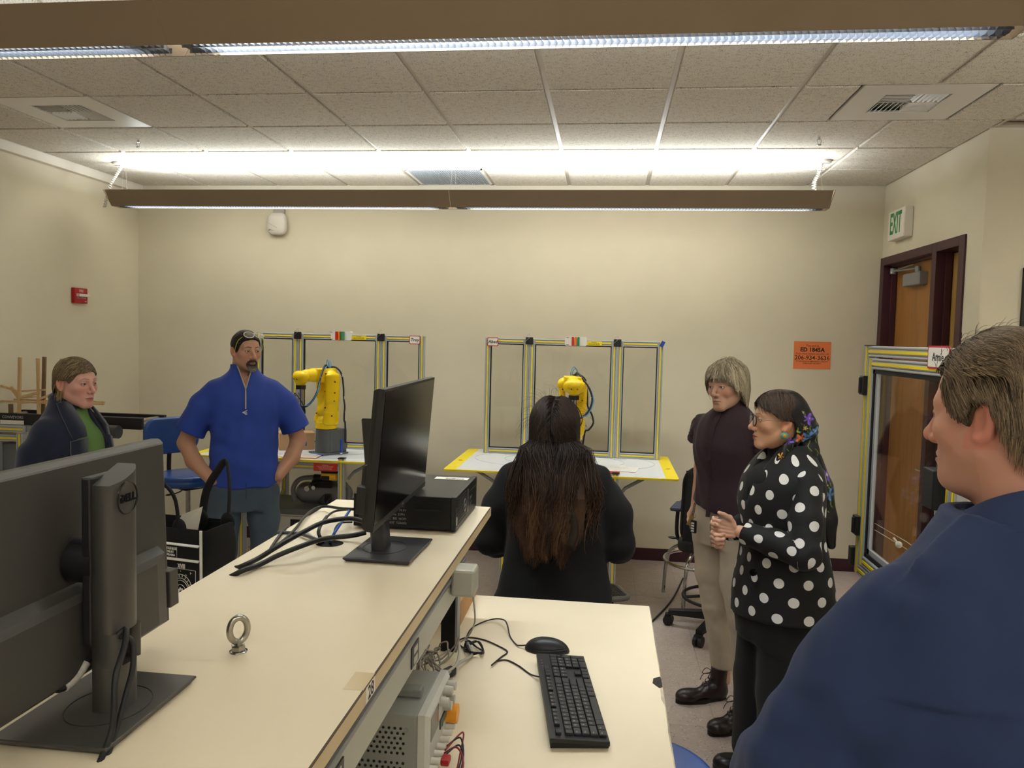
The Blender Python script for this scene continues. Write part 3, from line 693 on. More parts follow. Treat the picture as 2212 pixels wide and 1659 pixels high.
cable('blue network cable rising from the round shelf hole to the computer', [S(757, 1100, .04), S(745, 1118, .04), S(733, 1135, .04), S(722, 1152, .03), S(714, 1168, .008), S(712, 1176, -.02), Vector((-.66, 1.858, 1.15))], .0038, mat('cable_blue', '2c5aa8', .4))
cable('white cable bending into the round shelf hole', [S(640, 1150, .004), S(662, 1150, .008), S(676, 1160, .012), S(684, 1172, .004), S(690, 1178, -.02), Vector((-.684, 1.85, 1.15))], .003, mat('cable_white', 'd2cec4', .4))
cable('flat dark grey cable sliding into the round shelf hole from the left', [S(600, 1150, .004), S(640, 1152, .006), S(670, 1160, .01), S(690, 1170, .008), S(698, 1180, -.02), Vector((-.675, 1.856, 1.15))], .0045, mat('cable_grey', '4a4a4d', .5))
cable('short black cable end standing up behind the round shelf hole', [S(706, 1116, .035), S(694, 1133, .035), S(688, 1150, .03), S(694, 1165, .015), S(700, 1178, -.02), Vector((-.67, 1.87, 1.15))], .0045, CAB)
cable('thin black cable crossing behind the blue cable into the shelf hole', [S(760, 1128, .03), S(735, 1130, .02), S(724, 1142, .02), S(722, 1160, .01), S(726, 1176, -.02), Vector((-.655, 1.865, 1.15))], .0026, CAB)
# ---------------------------------------------------------------- eye bolt
eb = thing('eye_bolt', 'steel eye bolt standing up through the cream shelf', 'bolt', (-.584, 1.191, SZ))
MB().lathe([(0, 0), (.0145, 0), (.0145, .0018), (.006, .0018)], 28).build('washer', CHROME, eb)
MB().lathe([(.0112, .0018), (.0118, .0035), (.0118, .0105), (.011, .012), (.004, .012)], 6, smooth=False).build('nut', STEEL, eb)
MB().cyl((0, 0, .01), (0, 0, .02), .0052, .0062, 14).tube([(.0145*math.sin(a), .002*math.sin(a), .037-.020*math.cos(a)) for a in [2*pi*k/36 for k in range(36)]], .0054, 10, closed=True).build('eye', STEEL, eb, rot=(0, 0, R(38)))
# ---------------------------------------------------------------- keyboard
fl_, fr_, nr_, nl_ = (-.163, 2.075), (-.046, 2.070), (.036, 1.607), (-.090, 1.615)
kc = Vector(((fl_[0]+fr_[0]+nr_[0]+nl_[0])/4, (fl_[1]+fr_[1]+nr_[1]+nl_[1])/4, TZ))
kb = thing('keyboard', 'black full size computer keyboard on the lower cream worktop', 'keyboard', kc, math.atan2(.46, -.072))
kx, ky = .224, .064
KBM = mat('keyboard_black', '161618', .5); KEYM = mat('key_black', '1f1f22', .48)
b = MB(); b.loft([[(sx*kx*q, sy*ky*q+(0), z+(.007*(sy+1)/2 if z > .005 else 0)) for sx, sy in ((-1, -1), (1, -1), (1, 1), (-1, 1))] for q, z in ((.97, .001), (.985, .006), (1, .010), (1, .018), (.993, .019))], smooth=False); b.build('tray', KBM, kb)
tilt = .007/(2*ky)
u = .0188; x_l = -kx+.0135
rows = [ # y from front, list of (x units, w)
 (0, [(0, 1.25), (1.25, 1.25), (2.5, 1.25), (3.75, 6.25), (10, 1.25), (11.25, 1.25), (12.5, 1.25), (13.75, 1.25), (15.3, 1), (16.3, 1), (17.3, 1), (18.6, 2), (20.6, 1)]),
 (1, [(0, 2.25)]+[(2.25+i, 1) for i in range(10)]+[(12.25, 2.75), (16.3, 1), (18.6, 1), (19.6, 1), (20.6, 1)]),
 (2, [(0, 1.75)]+[(1.75+i, 1) for i in range(11)]+[(12.75, 2.25), (18.6, 1), (19.6, 1), (20.6, 1)]),
 (3, [(0, 1.5)]+[(1.5+i, 1) for i in range(12)]+[(13.5, 1.5), (15.3, 1), (16.3, 1), (17.3, 1), (18.6, 1), (19.6, 1), (20.6, 1), (21.6, 1)]),
 (4, [(i, 1) for i in range(13)]+[(13, 2), (15.3, 1), (16.3, 1), (17.3, 1), (18.6, 1), (19.6, 1), (20.6, 1), (21.6, 1)]),
 (5.25, [(0, 1)]+[(2+i, 1) for i in range(4)]+[(6.5+i, 1) for i in range(4)]+[(11+i, 1) for i in range(4)]+[(15.3, 1), (16.3, 1), (17.3, 1)])]
legs_ = {1: 'ZXCVBNM,./', 2: 'ASDFGHJKL;\'', 3: 'QWERTYUIOP[]', 4: '`1234567890-='}
kcache = {}; LEGM = mat('key_legend', 'b9b9b4', .6); Lx = []
def add_key(x, y, w_, h_):
    k = (round(w_, 4), round(h_, 4))
    if k not in kcache:
        m = MB(); m.loft([[(sx*w_/2*q, sy*h_/2*q, z) for sx, sy in ((-1, -1), (1, -1), (1, 1), (-1, 1))] for q, z in ((1, 0), (.97, .005), (.88, .0065))], smooth=False); kcache[k] = m.mesh('key', KEYM)
    o = bpy.data.objects.new('key', kcache[k]); COL.objects.link(o); o.parent = kb
    o.location = (x, y, .019+(y+ky)*tilt); o.rotation_euler = (math.atan(tilt), 0, 0)
    return o
for yi, ks in rows:
    y = -ky+.013+yi*u*.97; ci = 0
    for xi, w_ in ks:
        wu = w_*u-.0024; x = x_l+xi*u*.985+w_*u/2
        add_key(x, y, wu, (u-.0024) if yi < 5 else .012)
        s_ = None
        if yi in legs_ and abs(w_-1) < .01 and ci < len(legs_[yi]) and xi < 15: s_ = legs_[yi][ci]; ci += 1
        elif xi >= 18.6 and yi in (1, 2, 3): s_ = '123456789'[(int(yi)-1)*3+min(2, int(round(xi-18.6)))]
        elif yi == 5.25 and xi >= 2 and xi < 15: s_ = 'F%d' % (1+[2, 3, 4, 5, 6.5, 7.5, 8.5, 9.5, 11, 12, 13, 14].index(xi))
        elif w_ > 1.1 and w_ < 3 and yi < 5 and xi < 2: s_ = {0: 'Ctrl', 1: 'Shift', 2: 'Caps', 3: 'Tab'}.get(yi)
        elif 15 < xi < 18 and yi in (3, 4): s_ = {15.3: 'Del', 16.3: 'End', 17.3: 'PgD'}[xi] if yi == 3 else {15.3: 'Ins', 16.3: 'Hm', 17.3: 'PgU'}[xi]
        if s_: Lx.append((s_, x-(wu/2-.0035 if len(s_) > 1 and w_ > 1.1 else .003), y+.001))
for yi, h_ in ((.5, 1), (2.5, 1)): add_key(x_l+21.6*u*.985+u/2, -ky+.013+yi*u*.97, u-.0024, 2*u-.004)
lm = MB()
for s_, x, y in Lx:
    q = text('legend', s_, .0062 if len(s_) == 1 else .0042, LEGM, None, None, 0, 'LEFT'); me = q.data
    T_ = Matrix.Translation((x, y, .0259+(y+ky)*tilt)); lm.add([T_ @ v.co for v in me.vertices], [tuple(p.vertices) for p in me.polygons]); bpy.data.objects.remove(q)
tag(lm.build('key_legends', LEGM, kb), kind='stuff')
for k in range(3): MB().b2((.14+k*.018, .053, .0262), (.143+k*.018, .054, .0266)).build('status_light', LEGM, kb)
Tt = lambda x, y, dz=.003: at(x, y, Z=TZ+dz)
kp = [Tt(1164, 1462, .012), Tt(1145, 1456), Tt(1120, 1438), Tt(1095, 1426), Tt(1075, 1428), Tt(1062, 1437, .008), Tt(1082, 1420), Tt(1096, 1408), Tt(1078, 1396), Tt(1045, 1382), Tt(1010, 1377), Tt(985, 1385), Tt(965, 1394), Tt(940, 1400)]
kb_l = MB().tube(kp, .0021, 7, sub=8); q = kb_l.build('cord', mat('cord_black', '1d1822', .45)); q.parent = kb; q.matrix_parent_inverse = Matrix.Translation(kb.location).inverted() if False else Matrix(); 
q.data.transform((Matrix.Translation(kb.location) @ Euler(kb.rotation_euler).to_matrix().to_4x4()).inverted())
# ---------------------------------------------------------------- mouse
ms = thing('computer_mouse', 'black wired computer mouse at the far end of the keyboard', 'mouse', (-.140, 2.138, TZ), R(176))
g_ = G((-.07, -.045, -.01), (.07, .045, .055), .0016)
d = ell_d(g_, (-.003, 0, .0), (.060, .0325, .037)); d = smin(d, ell_d(g_, (.022, 0, .0), (.038, .029, .026)), .02); d = np.maximum(d, .0015-g_.z)
gro = np.maximum(np.abs(g_.y)-.0007, .01-g_.x); d = np.maximum(d, -np.maximum(gro, .022-g_.z))
d = np.maximum(d, -(np.abs(g_.z-.012+g_.x*.05)-.0006+np.where(d > -.0025, 0, 1)))
sdf_mesh(g_, d, 'shell', mat('mouse_black', '1c1c1f', .38, spec=.4), ms)
MB().cyl((.032, -.003, .026), (.032, .003, .026), .0065, n=16).build('scroll_wheel', mat('rubber', '0e0e10', .7), ms)
mp_ = [(.058, 0, .010), (.075, .002, .008)]
c = MB(); wm = (Matrix.Translation(ms.location) @ Matrix.Rotation(R(176), 4, 'Z')).inverted()
pts = [Vector(p) for p in mp_]+[wm @ p for p in (Tt(1115, 1392), Tt(1102, 1375), Tt(1096, 1350, .02), Tt(1088, 1339, .02), Tt(1068, 1337, .01), Tt(1040, 1345), Tt(1018, 1358), Tt(1008, 1378), Tt(1016, 1395), Tt(1010, 1405), Tt(985, 1385), Tt(970, 1362))]
c.tube(pts, .0021, 7, sub=8).build('cord', mat('cord_black', '1d1822', .45), ms)
# ---------------------------------------------------------------- tangle of grey cables under the shelf
cb = thing('cable_bundle', 'tangled bundle of grey cables coiled by the black post under the shelf', 'cables', (-.43, 1.9, TZ), group=None)
rs = random.Random(11)
for k in range(9):
    n = 14; r1, r2 = rs.uniform(.04, .085), rs.uniform(.012, .03); ph = rs.uniform(0, 6); cz = rs.uniform(.012, .05); ox, oy = rs.uniform(-.03, .03), rs.uniform(-.05, .08)
    pts = [(ox+r2*math.sin(2*pi*i/n+ph)+rs.uniform(-.012, .012), oy+r1*math.cos(2*pi*i/n)+rs.uniform(-.012, .012), cz+.02*math.sin(2*pi*i/n*2+ph)) for i in range(n)]
    pts = [(x, y, max(.004, z)) for x, y, z in pts]
    MB().tube(pts, .0022, 6, sub=5, closed=False).build('cable', mat('cable_taupe', '8a837a', .5) if k % 3 else cw, cb)
MB().tube([(.0, -.12, .006), (.04, -.03, .012), (.07, .06, .02), (.09, .16, .006), (.06, .24, .01)], .0042, 8, sub=6).tube([(-.02, -.14, .006), (.02, -.06, .02), (.07, .03, .03), (.06, .13, .05)], .0035, 8, sub=6).build('cable', cw, cb)
MB().box((.05, .02, .012), (.022, .05, .02), (0, 0, R(-30))).build('connector', DGREY, cb, .003)
for k in range(4):
    ph = rs.uniform(0, 6); pts = [(.09+.03*math.sin(i*1.1+ph), .19+.04*math.cos(i*1.3+ph), .005+.012*(i % 2)) for i in range(6)]
    MB().tube(pts, .0021, 6, sub=5).build('cable', mat('cord_black', '1d1822', .45), cb)
# open cardboard tray
tr = thing('cardboard_tray', 'open cardboard tray of loose parts behind the black post', 'box', (-.54, 2.42, TZ))
KR = mat('cardboard', 'b98f5e', .8, var=.08, vs=20)
for q in ((.122, -.14, .126, .14), (-.126, -.14, -.122, .14), (-.122, -.14, .122, -.136), (-.122, .136, .122, .14)): MB().b2((q[0], q[1], 0), (q[2], q[3], .065)).build('side', KR, tr)
MB().b2((-.122, -.136, 0), (.122, .136, .003)).build('bottom', KR, tr)
MB().tube([(.06, -.08, .03), (.09, 0, .07), (.07, .06, .05), (.1, .1, .04)], .0016, 6, sub=5).build('orange_wire', mat('wire_orange', 'd8642c', .5), tr)
MB().box((.0, -.03, .03), (.14, .1, .04), (.1, .1, .3)).build('part', DGREY, tr, .003)
# ---------------------------------------------------------------- bench power supply
ps = thing('bench_power_supply', 'grey bench power supply with vents and knobs half under the shelf', 'power supply', (-.445, 1.527, TZ))
PSG = mat('instrument_grey', '8b8c88', .5, bump=.0001, bs=800); PSL = mat('instrument_light', 'b9b8b2', .45)
bx, by, bz = .26, .205, .146
MB().b2((-.14, -by/2, .008), (.108, by/2, bz)).build('case', PSG, ps, .005)
MB().loft([[(x, sy*a_, bz/2+.004+sz*b_) for sy, sz in ((-1, -1), (1, -1), (1, 1), (-1, 1))] for x, a_, b_ in ((.108, by/2+.002, bz/2-.002), (.122, by/2+.002, bz/2-.002), (.130, by/2-.008, bz/2-.010), (.126, by/2-.012, bz/2-.014))], smooth=False).build('bezel', PSL, ps)
MB().b2((.124, -.085, .075), (.128, .0, .135)).build('display_frame', PSL, ps, .002)
MB().b2((.1275, -.078, .082), (.1285, -.008, .128)).build('display', mat('lcd_dark', '343a3c', .2), ps)
for (y, z, r, h) in ((.02, .118, .010, .018), (.05, .128, .011, .02), (.082, .125, .011, .02), (.052, .095, .011, .018), (.082, .095, .011, .018)):
    MB().cyl((.126, y, z), (.126+h, y, z), r, r*.85, 18).build('knob', LGREY, ps)
for k in range(7):
    MB().cyl((.126, -.088+k*.028, .036+.0*k), (.145, -.088+k*.028, .036), .0068, .006, 12).build('binding_post', mat('post_white', 'cfcac0', .4), ps)
MB().b2((.126, .012, .062), (.129, .09, .08)).build('control_strip', mat('panel_dark', '4a4c4c', .4), ps)
MB().cyl((.126, .09, .060), (.150, .09, .060), .02, n=18).build('orange_cap', mat('cap_orange', 'e89a1e', .4), ps)
MB().box((.128, .03, .068), (.004, .008, .012)).build('green_led', mat('led_green', '3f7a44', .4), ps)
hd = MB(); hd.box((.02, -.02, bz+.010), (.10, .020, .010)); hd.box((.072, -.02, bz+.009), (.05, .030, .018)); hd.build('handle', mat('handle_grey', '7b7d7c', .5), ps, .004)
ve = MB()
for i in range(14):
    for j in range(11):
        x = -.075+i*.0115+(.0055 if j % 2 else 0); z = .02+j*.0098
        if 3.5 < j < 4.5: continue
        ve.cyl((x, -by/2-.0004, z), (x, -by/2-.0008, z), .0028, n=8)
tag(ve.build('vent_holes', mat('hole_black', '1a1a18', .9), ps), kind='stuff')
MB().cyl((.085, -by/2-.001, bz-.03), (.085, -by/2, bz-.03), .004, n=12).build('screw', CHROME, ps)
WR = mat('lead_red', '7d1420', .45)
for k, (m_, a, b) in enumerate(((WR, .0, 0), (mat('lead_black', '17161a', .45), .028, .01), (WR, .012, .05), (mat('lead_black', '17161a', .45), -.02, .03))):
    MB().tube([(.145, -.03+a, .036), (.17, -.02+a+b, .045), (.19-b*.3, -.06+b, .03), (.175, -.14+b, .01), (.16, -.2, .004)], .0019, 6, sub=7).build('test_lead', m_, ps)
MB().b2((.145, -.065, .028), (.162, -.04, .042)).build('banana_plug', mat('plug_red', 'a3151f', .4), ps, .003)
# small trainer board near the camera under the shelf
tbd = thing('trainer_board', 'small circuit trainer board with coloured jacks in front of the power supply', 'circuit board', (-.41, 1.27, TZ))
MB().b2((-.09, -.08, 0), (.05, .09, .028)).build('case', PSL, tbd, .003)
for k in range(10):
    MB().cyl((-.06+.02*(k % 5)+.01, -.04+.05*(k//5), .028), (-.06+.02*(k % 5)+.01, -.04+.05*(k//5), .042), .006, n=10).build('jack', mat(('jack_red', 'jack_blue', 'jack_white')[k % 3], ('b3232b', '3a5fb0', 'd5d2ca')[k % 3], .4), tbd)
# ---------------------------------------------------------------- tote bag
bag = thing('tote_bag', 'black canvas tote bag with white trim standing behind the bench shelf', 'bag', (-1.24, 2.15, TZ), R(-12))
CAN = mat('black_canvas', '0d0d10', .9, bump=.0006, bs=700); TRIM = mat('white_trim', 'd8d6d0', .8)
bw, bd, bh = .30, .155, .315
b = MB(); nn = 40; rings = []
for iz in range(10):
    z = bh*iz/9; ring = []
    base = rrect(bw+.01*math.sin(iz), bd*(1-.12*iz/9), .02, 5)
    for (x, y) in base:
        top = (.012*math.sin(x*22)+.01*math.cos(y*40)) if iz == 9 else 0
        ring.append((x+.004*math.sin(z*30+y*30), y+.006*math.sin(z*22+x*18), z+top))
    rings.append(ring)
b.loft(rings, cap=False); 
inner = [[(p[0]*.98, p[1]*.97, p[2]) for p in r_] for r_ in rings]
b.loft(list(reversed(inner)), cap=False); b.add(rings[0], [tuple(reversed(range(len(rings[0]))))])
b.loft([rings[-1], inner[-1]], cap=False); b.build('body', CAN, bag)
fy = -bd/2-.007
t_ = MB()
for z in (.265, .222): t_.tube([(-bw/2+.02, fy, z-.002), (0, fy-.001, z), (bw/2-.006, fy, z+.001)], .0042, 6, flat=.35)
t_.tube([(bw/2-.004, fy+.006, .01), (bw/2-.001, fy+.004, .16), (bw/2-.004, fy+.006, .31)], .004, 6); t_.build('trim', TRIM, bag)
text('lettering', 'FASHION\nTRUST\nARABIA', .0088, TRIM, frame_mat((.035, fy-.0035, .243), (1, 0, 0), (0, 0, 1)), bag, .0004, 'LEFT', bold=.0002)
MB().tube([(.03, fy-.0045, .257), (.072, fy-.0045, .257), (.072, fy-.0045, .227), (.03, fy-.0045, .227)], .0006, 4, closed=True).build('print_box', TRIM, bag)
text('lettering', 'XVIII', .018, TRIM, frame_mat((.087, fy-.0035, .205), (1, 0, 0), (0, 0, 1)), bag, .0004, sx=.7, bold=.0005)
e = MB(); cx_, cz_ = .085, .13
def ring_(r, w_=.0009): e.tube([(cx_+r*math.cos(a), fy-.004, cz_+r*1.25*math.sin(a)) for a in [2*pi*k/48 for k in range(48)]], w_, 4, closed=True)
for r in (.028, .033, .018, .042): ring_(r)
for k in range(22):
    a = 2*pi*k/22; e.tube([(cx_+.0355*math.cos(a), fy-.004, cz_+.0355*1.25*math.sin(a)), (cx_+.040*math.cos(a), fy-.004, cz_+.040*1.25*math.sin(a))], .001, 4)
for k in range(7): a = 2*pi*k/7; e.ball((cx_+.008*math.cos(a), fy-.004, cz_+.01*math.sin(a)), (.0035, .001, .005), 8, 5)
rs = random.Random(3)
for k in range(60):
    x, z = rs.uniform(-.048, .048), rs.uniform(-.068, .062)
    if (x/.044)**2+(z/.055)**2 > 1: e.ball((cx_+x, fy-.0045, cz_+z), (.0014, .0006, .0014), 6, 4)
e.tube([(cx_-.052, fy-.0045, cz_-.075), (cx_+.052, fy-.0045, cz_-.075), (cx_+.052, fy-.0045, cz_+.068), (cx_-.052, fy-.0045, cz_+.068)], .0009, 4, closed=True)
tag(e.build('printed_emblem', TRIM, bag), kind='stuff')
def handle(y, x0_, x1_, hz, lean):
    m = MB(); pts = [(x0_, y, bh-.03), (x0_+.005, y+lean*.3, bh+.07), (x0_+.03, y+lean*.8, bh+hz*.85), ((x0_+x1_)/2, y+lean, bh+hz), (x1_-.03, y+lean*.8, bh+hz*.85), (x1_-.005, y+lean*.3, bh+.07), (x1_, y, bh-.03)]
    m.tube(pts, .0115, 10, sub=6, flat=.45); m.ball((x0_, y, bh-.012), (.026, .008, .03), 12, 8); m.ball((x1_, y, bh-.012), (.026, .008, .03), 12, 8); m.build('handle', CAN, bag)
handle(-.06, -.09, .055, .14, -.03); handle(.06, .03, .125, .16, .05)
MB().loft([[(-.02, -.02, .26), (.06, -.0, .26), (.06, .003, .26), (-.02, -.017, .26)], [(.02, -.01, .33), (.075, .01, .355), (.075, .013, .355), (.02, -.007, .33)]], smooth=False).build('paper', WHITE, bag)
# ================================================================== ROBOT CELLS
GLASS = bpy.data.materials.new('clear_panel'); GLASS.use_nodes = True
def glass():
    t = NT(GLASS); t.n.remove(t.n['Principled BSDF']); out = t.n['Material Output']
    tr_ = t.new('ShaderNodeBsdfTransparent'); tr_.inputs[0].default_value = (.93, .925, .90, 1); gl = t.new('ShaderNodeBsdfGlossy'); gl.inputs['Roughness'].default_value = .03
    lw = t.new('ShaderNodeLayerWeight'); lw.inputs[0].default_value = .5; pw = t.new('ShaderNodeMath', operation='POWER'); t.link(lw.outputs['Facing'], pw.inputs[0]); pw.inputs[1].default_value = 4.5; fr_ = t.new('ShaderNodeMath', operation='MULTIPLY_ADD'); t.link(pw.outputs[0], fr_.inputs[0]); fr_.inputs[1].default_value = .55; fr_.inputs[2].default_value = .03; mx = t.new('ShaderNodeMixShader')
    t.link(fr_.outputs[0], mx.inputs[0]); t.link(tr_.outputs[0], mx.inputs[1]); t.link(gl.outputs[0], mx.inputs[2]); t.link(mx.outputs[0], out.inputs[0])
glass()
GASK = mat('gasket_black', '0f0f12', .7)
WTOP = mat('white_tabletop', 'e9ebee', .16, spec=.5)
RBY = mat('robot_yellow', 'f0c800', .38, spec=.45)
RBG = mat('robot_grey', '57595a', .5)
def alu_bar(mb_a, mb_y, mb_g, p0, p1, n, w_=.040, t_=.03):
    """profile from p0 to p1, facing n; yellow insert on the face"""
    p0, p1, n = Vector(p0), Vector(p1), Vector(n).normalized(); d = (p1-p0).normalized(); s = d.cross(n); c = (p0+p1)/2; L = (p1-p0).length
    def bx_(mb, off_n, off_s, ws, wn, ll=L):
        M_ = Matrix(((s.x, n.x, d.x, 0), (s.y, n.y, d.y, 0), (s.z, n.z, d.z, 0), (0, 0, 0, 1))); M_.translation = c+n*off_n+s*off_s
        old = mb.T; mb.T = old @ M_; mb.box((0, 0, 0), (ws, wn, ll)); mb.T = old
    bx_(mb_a, 0, 0, w_, t_); bx_(mb_y, t_/2+.0015, 0, w_*.235, .005, L-.004)
    for sg in (-1, 1): bx_(mb_g, t_/2, sg*w_*.24, w_*.05, .0016, L-.004); bx_(mb_a, t_/2+.001, sg*w_*.38, w_*.16, .004, L-.002)
def alu_part(parent, name, bars, **k):
    a, y, g = MB(), MB(), MB()
    for p0, p1, n in bars: alu_bar(a, y, g, p0, p1, n, **k)
    o = a.build(name, ALU, parent, .0015); y.build('yellow_insert', YEL, o); g.build('slot', GROOVE, o); return o
def panel(parent, x0, x1, z0, z1, y=0, w_=.042):
    """framed clear panel in the XZ plane facing -Y"""
    n = (0, -1, 0)
    for xx in (x0+w_/2, x1-w_/2): alu_part(parent, 'frame_post', [((xx, y, z0), (xx, y, z1), n)], w_=w_)
    for zz in (z0+w_/2, z1-w_/2): alu_part(parent, 'frame_rail', [((x0+w_, y, zz), (x1-w_, y, zz), n)], w_=w_)
    g = MB(); a, b, c, d = x0+w_, x1-w_, z0+w_, z1-w_; q = .007
    g.b2((a, y-.011, c), (a+q, y+.011, d)).b2((b-q, y-.011, c), (b, y+.011, d)).b2((a, y-.011, c), (b, y+.011, c+q)).b2((a, y-.011, d-q), (b, y+.011, d)); g.build('gasket', GASK, parent)
    MB().b2((a+.002, y-.002, c+.002), (b-.002, y+.002, d-.002)).build('clear_pane', GLASS, parent)
LBR = {'r': 'c02a1e', 'a': 'e2741a', 'g': '1e7f4d'}
def stack_light(parent, x, y, z):
    s = thing('stack_light'); s.parent = parent; s.location = (x, y, z)
    MB().prism(rrect(.165, .07, .014), -.045, 0).build('light_body', WHITE, s, rot=(R(90), 0, 0)); s.location = (x, y-.015, z)
    o = []
    for i, (c, col) in enumerate((('r', 'light_red'), ('a', 'light_amber'), ('g', 'light_green'))):
        MB().prism(rrect(.015, .066, .004, 3, -.022+i*.0215), 0, .050).build('lens', mat(col, LBR[c], .25), s, rot=(R(90), 0, 0))
    for dz in (-.027, .027): MB().box((-.06, -.0462, dz), (.022, .001, .004)).build('print', INK, s)
def table_top(t, x0, x1, y0, y1, z, draw=True):
    MB().prism([(x, y) for x, y in rrect(x1-x0, y1-y0, .03, 5, (x0+x1)/2, (y0+y1)/2)], z-.012, z).build('table_top', YEL, t)
    MB().prism([(x0+.085, y0+.014), (x1-.085, y0+.014), (x1-.085, y1-.012), (x0+.085, y1-.012)], z, z+.0008).build('white_surface', WTOP, t)
    if draw:
        ln = mat('drawn_line', '7e7f82', .6); d = MB(); cx_, cy_ = (x0+x1)/2, y1-.42
        for rx, ry in ((.66, .40), (.44, .27)):
            for s in (1,):
                P = [(cx_+rx*math.cos(a), cy_+ry*math.sin(a), z+.0012) for a in [2*pi*k/70 for k in range(70)]]
                P = [p for p in P if y0+.03 < p[1] < y1-.03]; d.tube(P, .0009, 4, closed=True)
        for sx in (-1, 1):
            x, y = cx_+sx*.40, cy_+.20; d.tube([(x-.06, y-.04, z+.0012), (x+.06, y-.04, z+.0012), (x+.06, y+.04, z+.0012), (x-.06, y+.04, z+.0012)], .001, 4, closed=True)
        d.build('drawn_lines', ln, t)
    for sx, xx in ((1, x1-.042), (-1, x0+.042)): text('lettering', 'R-30', .045, mat('orange_print', 'c98a1a', .6), Matrix.Translation((xx, (y0+y1)/2-.1, z+.0006)) @ Matrix.Rotation(sx*R(70), 4, 'Z'), t, .0002, sx=.7)
def sdfp(lo, hi, h, fn, name, m, parent):
    g = G(lo, hi, h); return sdf_mesh(g, fn(g), name, m, parent)
def rot_robot(loc, rz, pen=True, label=''):
    t = thing('industrial_robot', label, 'robot', loc, rz, group='yellow robot arms on their tables')
    b = MB(); b.box((0, .02, .006), (.20, .22, .012)); b.build('foot_plate', RBG, t, .003)
    def base(g): return np.maximum(smin(cap_d(g, (0, 0, .0), .083, (0, 0, .2), .076), np.maximum(np.maximum(np.abs(g.x)-.072, np.abs(g.y-.06)-.06), np.abs(g.z-.09)-.085)-.008, .02), np.maximum(-g.z+.01, g.z-.185))
    sdfp((-.1, -.1, 0), (.1, .16, .2), .004, base, 'robot_base', RBG, t)
    MB().box((.05, .125, .06), (.05, .02, .05)).build('connector_panel', BLACK, t, .003)
    def turret(g):
        d = np.maximum(cap_d(g, (0, 0, .20), .078, (0, 0, .30), .07), .188-g.z)
        d = np.maximum(d, -np.maximum(np.abs(g.x)-.052, .235-g.z)); d = np.minimum(d, smin(cap_d(g, (.06, 0, .24), .03, (.066, 0, .31), .028, (.9, .45, 1)), cap_d(g, (-.06, 0, .24), .03, (-.066, 0, .30), .024, (.9, .45, 1)), .01))
        d = smin(d, cap_d(g, (0, 0, .2), .072, (0, 0, .225), .07), .01)
        return np.maximum(d, .188-g.z)
    sdfp((-.12, -.12, .18), (.12, .12, .38), .004, turret, 'shoulder', RBY, t)
    def link(g):
        d = cap_d(g, (-.045, 0, .31), .046, (.045, 0, .31), .046)
        d = smin(d, cap_d(g, (-.052, .004, .32), .030, (-.070, .01, .53), .024, (1, .62, 1)), .02); d = smin(d, cap_d(g, (.056, .004, .32), .034, (.076, .01, .55), .028, (1, .55, 1)), .02)
        d = smin(d, cap_d(g, (-.03, .01, .35), .03, (.03, .01, .35), .03), .03)
        d = smin(d, cap_d(g, (-.055, .012, .40), .017, (.06, .012, .40), .017, (1, 1, .5)), .03)
        d = np.minimum(d, smin(cap_d(g, (.074, .0, .40), .03, (.078, .0, .58), .03, (1, .5, 1)), cap_d(g, (-.07, .0, .42), .022, (-.07, 0, .56), .022, (1, .5, 1)), .01))
        return d
    sdfp((-.14, -.1, .24), (.14, .1, .66), .004, link, 'lower_arm', RBY, t)
    def elbow(g):
        d = cap_d(g, (-.055, 0, .575), .05, (.05, 0, .575), .05); d = smin(d, cap_d(g, (0, -.0, .585), .052, (0, -.17, .585), .045), .02)
        bb = np.maximum(np.maximum(np.abs(g.x)-.05, np.abs(g.y+.03)-.07), np.abs(g.z-.585)-.042)-.008
        return smin(d, bb, .01)
    sdfp((-.13, -.25, .5), (.13, .08, .66), .004, elbow, 'forearm', RBY, t)
    def wrist(g):
        d = cap_d(g, (-.03, -.215, .575), .045, (.03, -.215, .575), .045); d = smin(d, cap_d(g, (0, -.215, .57), .042, (0, -.215, .545), .04), .01)
        return d
    sdfp((-.1, -.28, .49), (.1, -.15, .64), .004, wrist, 'wrist', RBY, t)
    MB().cyl((0, -.215, .515), (0, -.215, .487), .036, n=24).build('tool_flange', BLACK, t)
    g = MB(); g.cyl((0, -.215, .487), (0, -.215, .35), .023, n=20).cyl((0, -.215, .42), (0, -.215, .415), .026, n=20).cyl((-.034, -.215, .44), (-.034, -.215, .36), .008, n=12); g.build('gripper_body', CHROME, t, .001)
    MB().box((-.02, -.225, .335), (.12, .05, .035)).box((-.03, -.235, .37), (.04, .035, .04)).build('gripper_block', BLACK, t, .003)
    if pen:
        MB().cyl((.004, -.205, .32), (.004, -.205, .24), .012, n=14).build('pen_holder', mat('holder_grey', '6a6c70', .5), t)
        MB().cyl((.004, -.205, .24), (.004, -.205, .17), .0085, n=14).cyl((.004, -.205, .245), (.004, -.205, .225), .0092, mi=1, n=14).cyl((.004, -.205, .17), (.004, -.205, .10), .011, .008, 14, mi=2).build('marker_pen', [WHITE, mat('marker_blue', '2247a5', .4), BLACK], t)
    bolts = MB()
    for p, n in (((.108, 0, .54), (1, 0, 0)), ((.108, 0, .46), (1, 0, 0)), ((.1, 0, .40), (1, 0, 0)), ((.102, -.02, .29), (1, 0, 0))):
        bolts.cyl(p, Vector(p)+Vector(n)*.004, .006, n=8)
    for x, z in ((-.045, .62), (.045, .62), (-.07, .545), (.07, .47), (-.062, .44), (.075, .60), (.07, .35), (-.05, .30), (.05, .545)): bolts.cyl((x, -.052, z), (x, -.060, z), .0048, n=8)
    for x in (-.02, .02): bolts.cyl((x, -.262, .56), (x, -.255, .56), .004, n=8)
    tag(bolts.build('bolts', BLACK, t), kind='stuff')
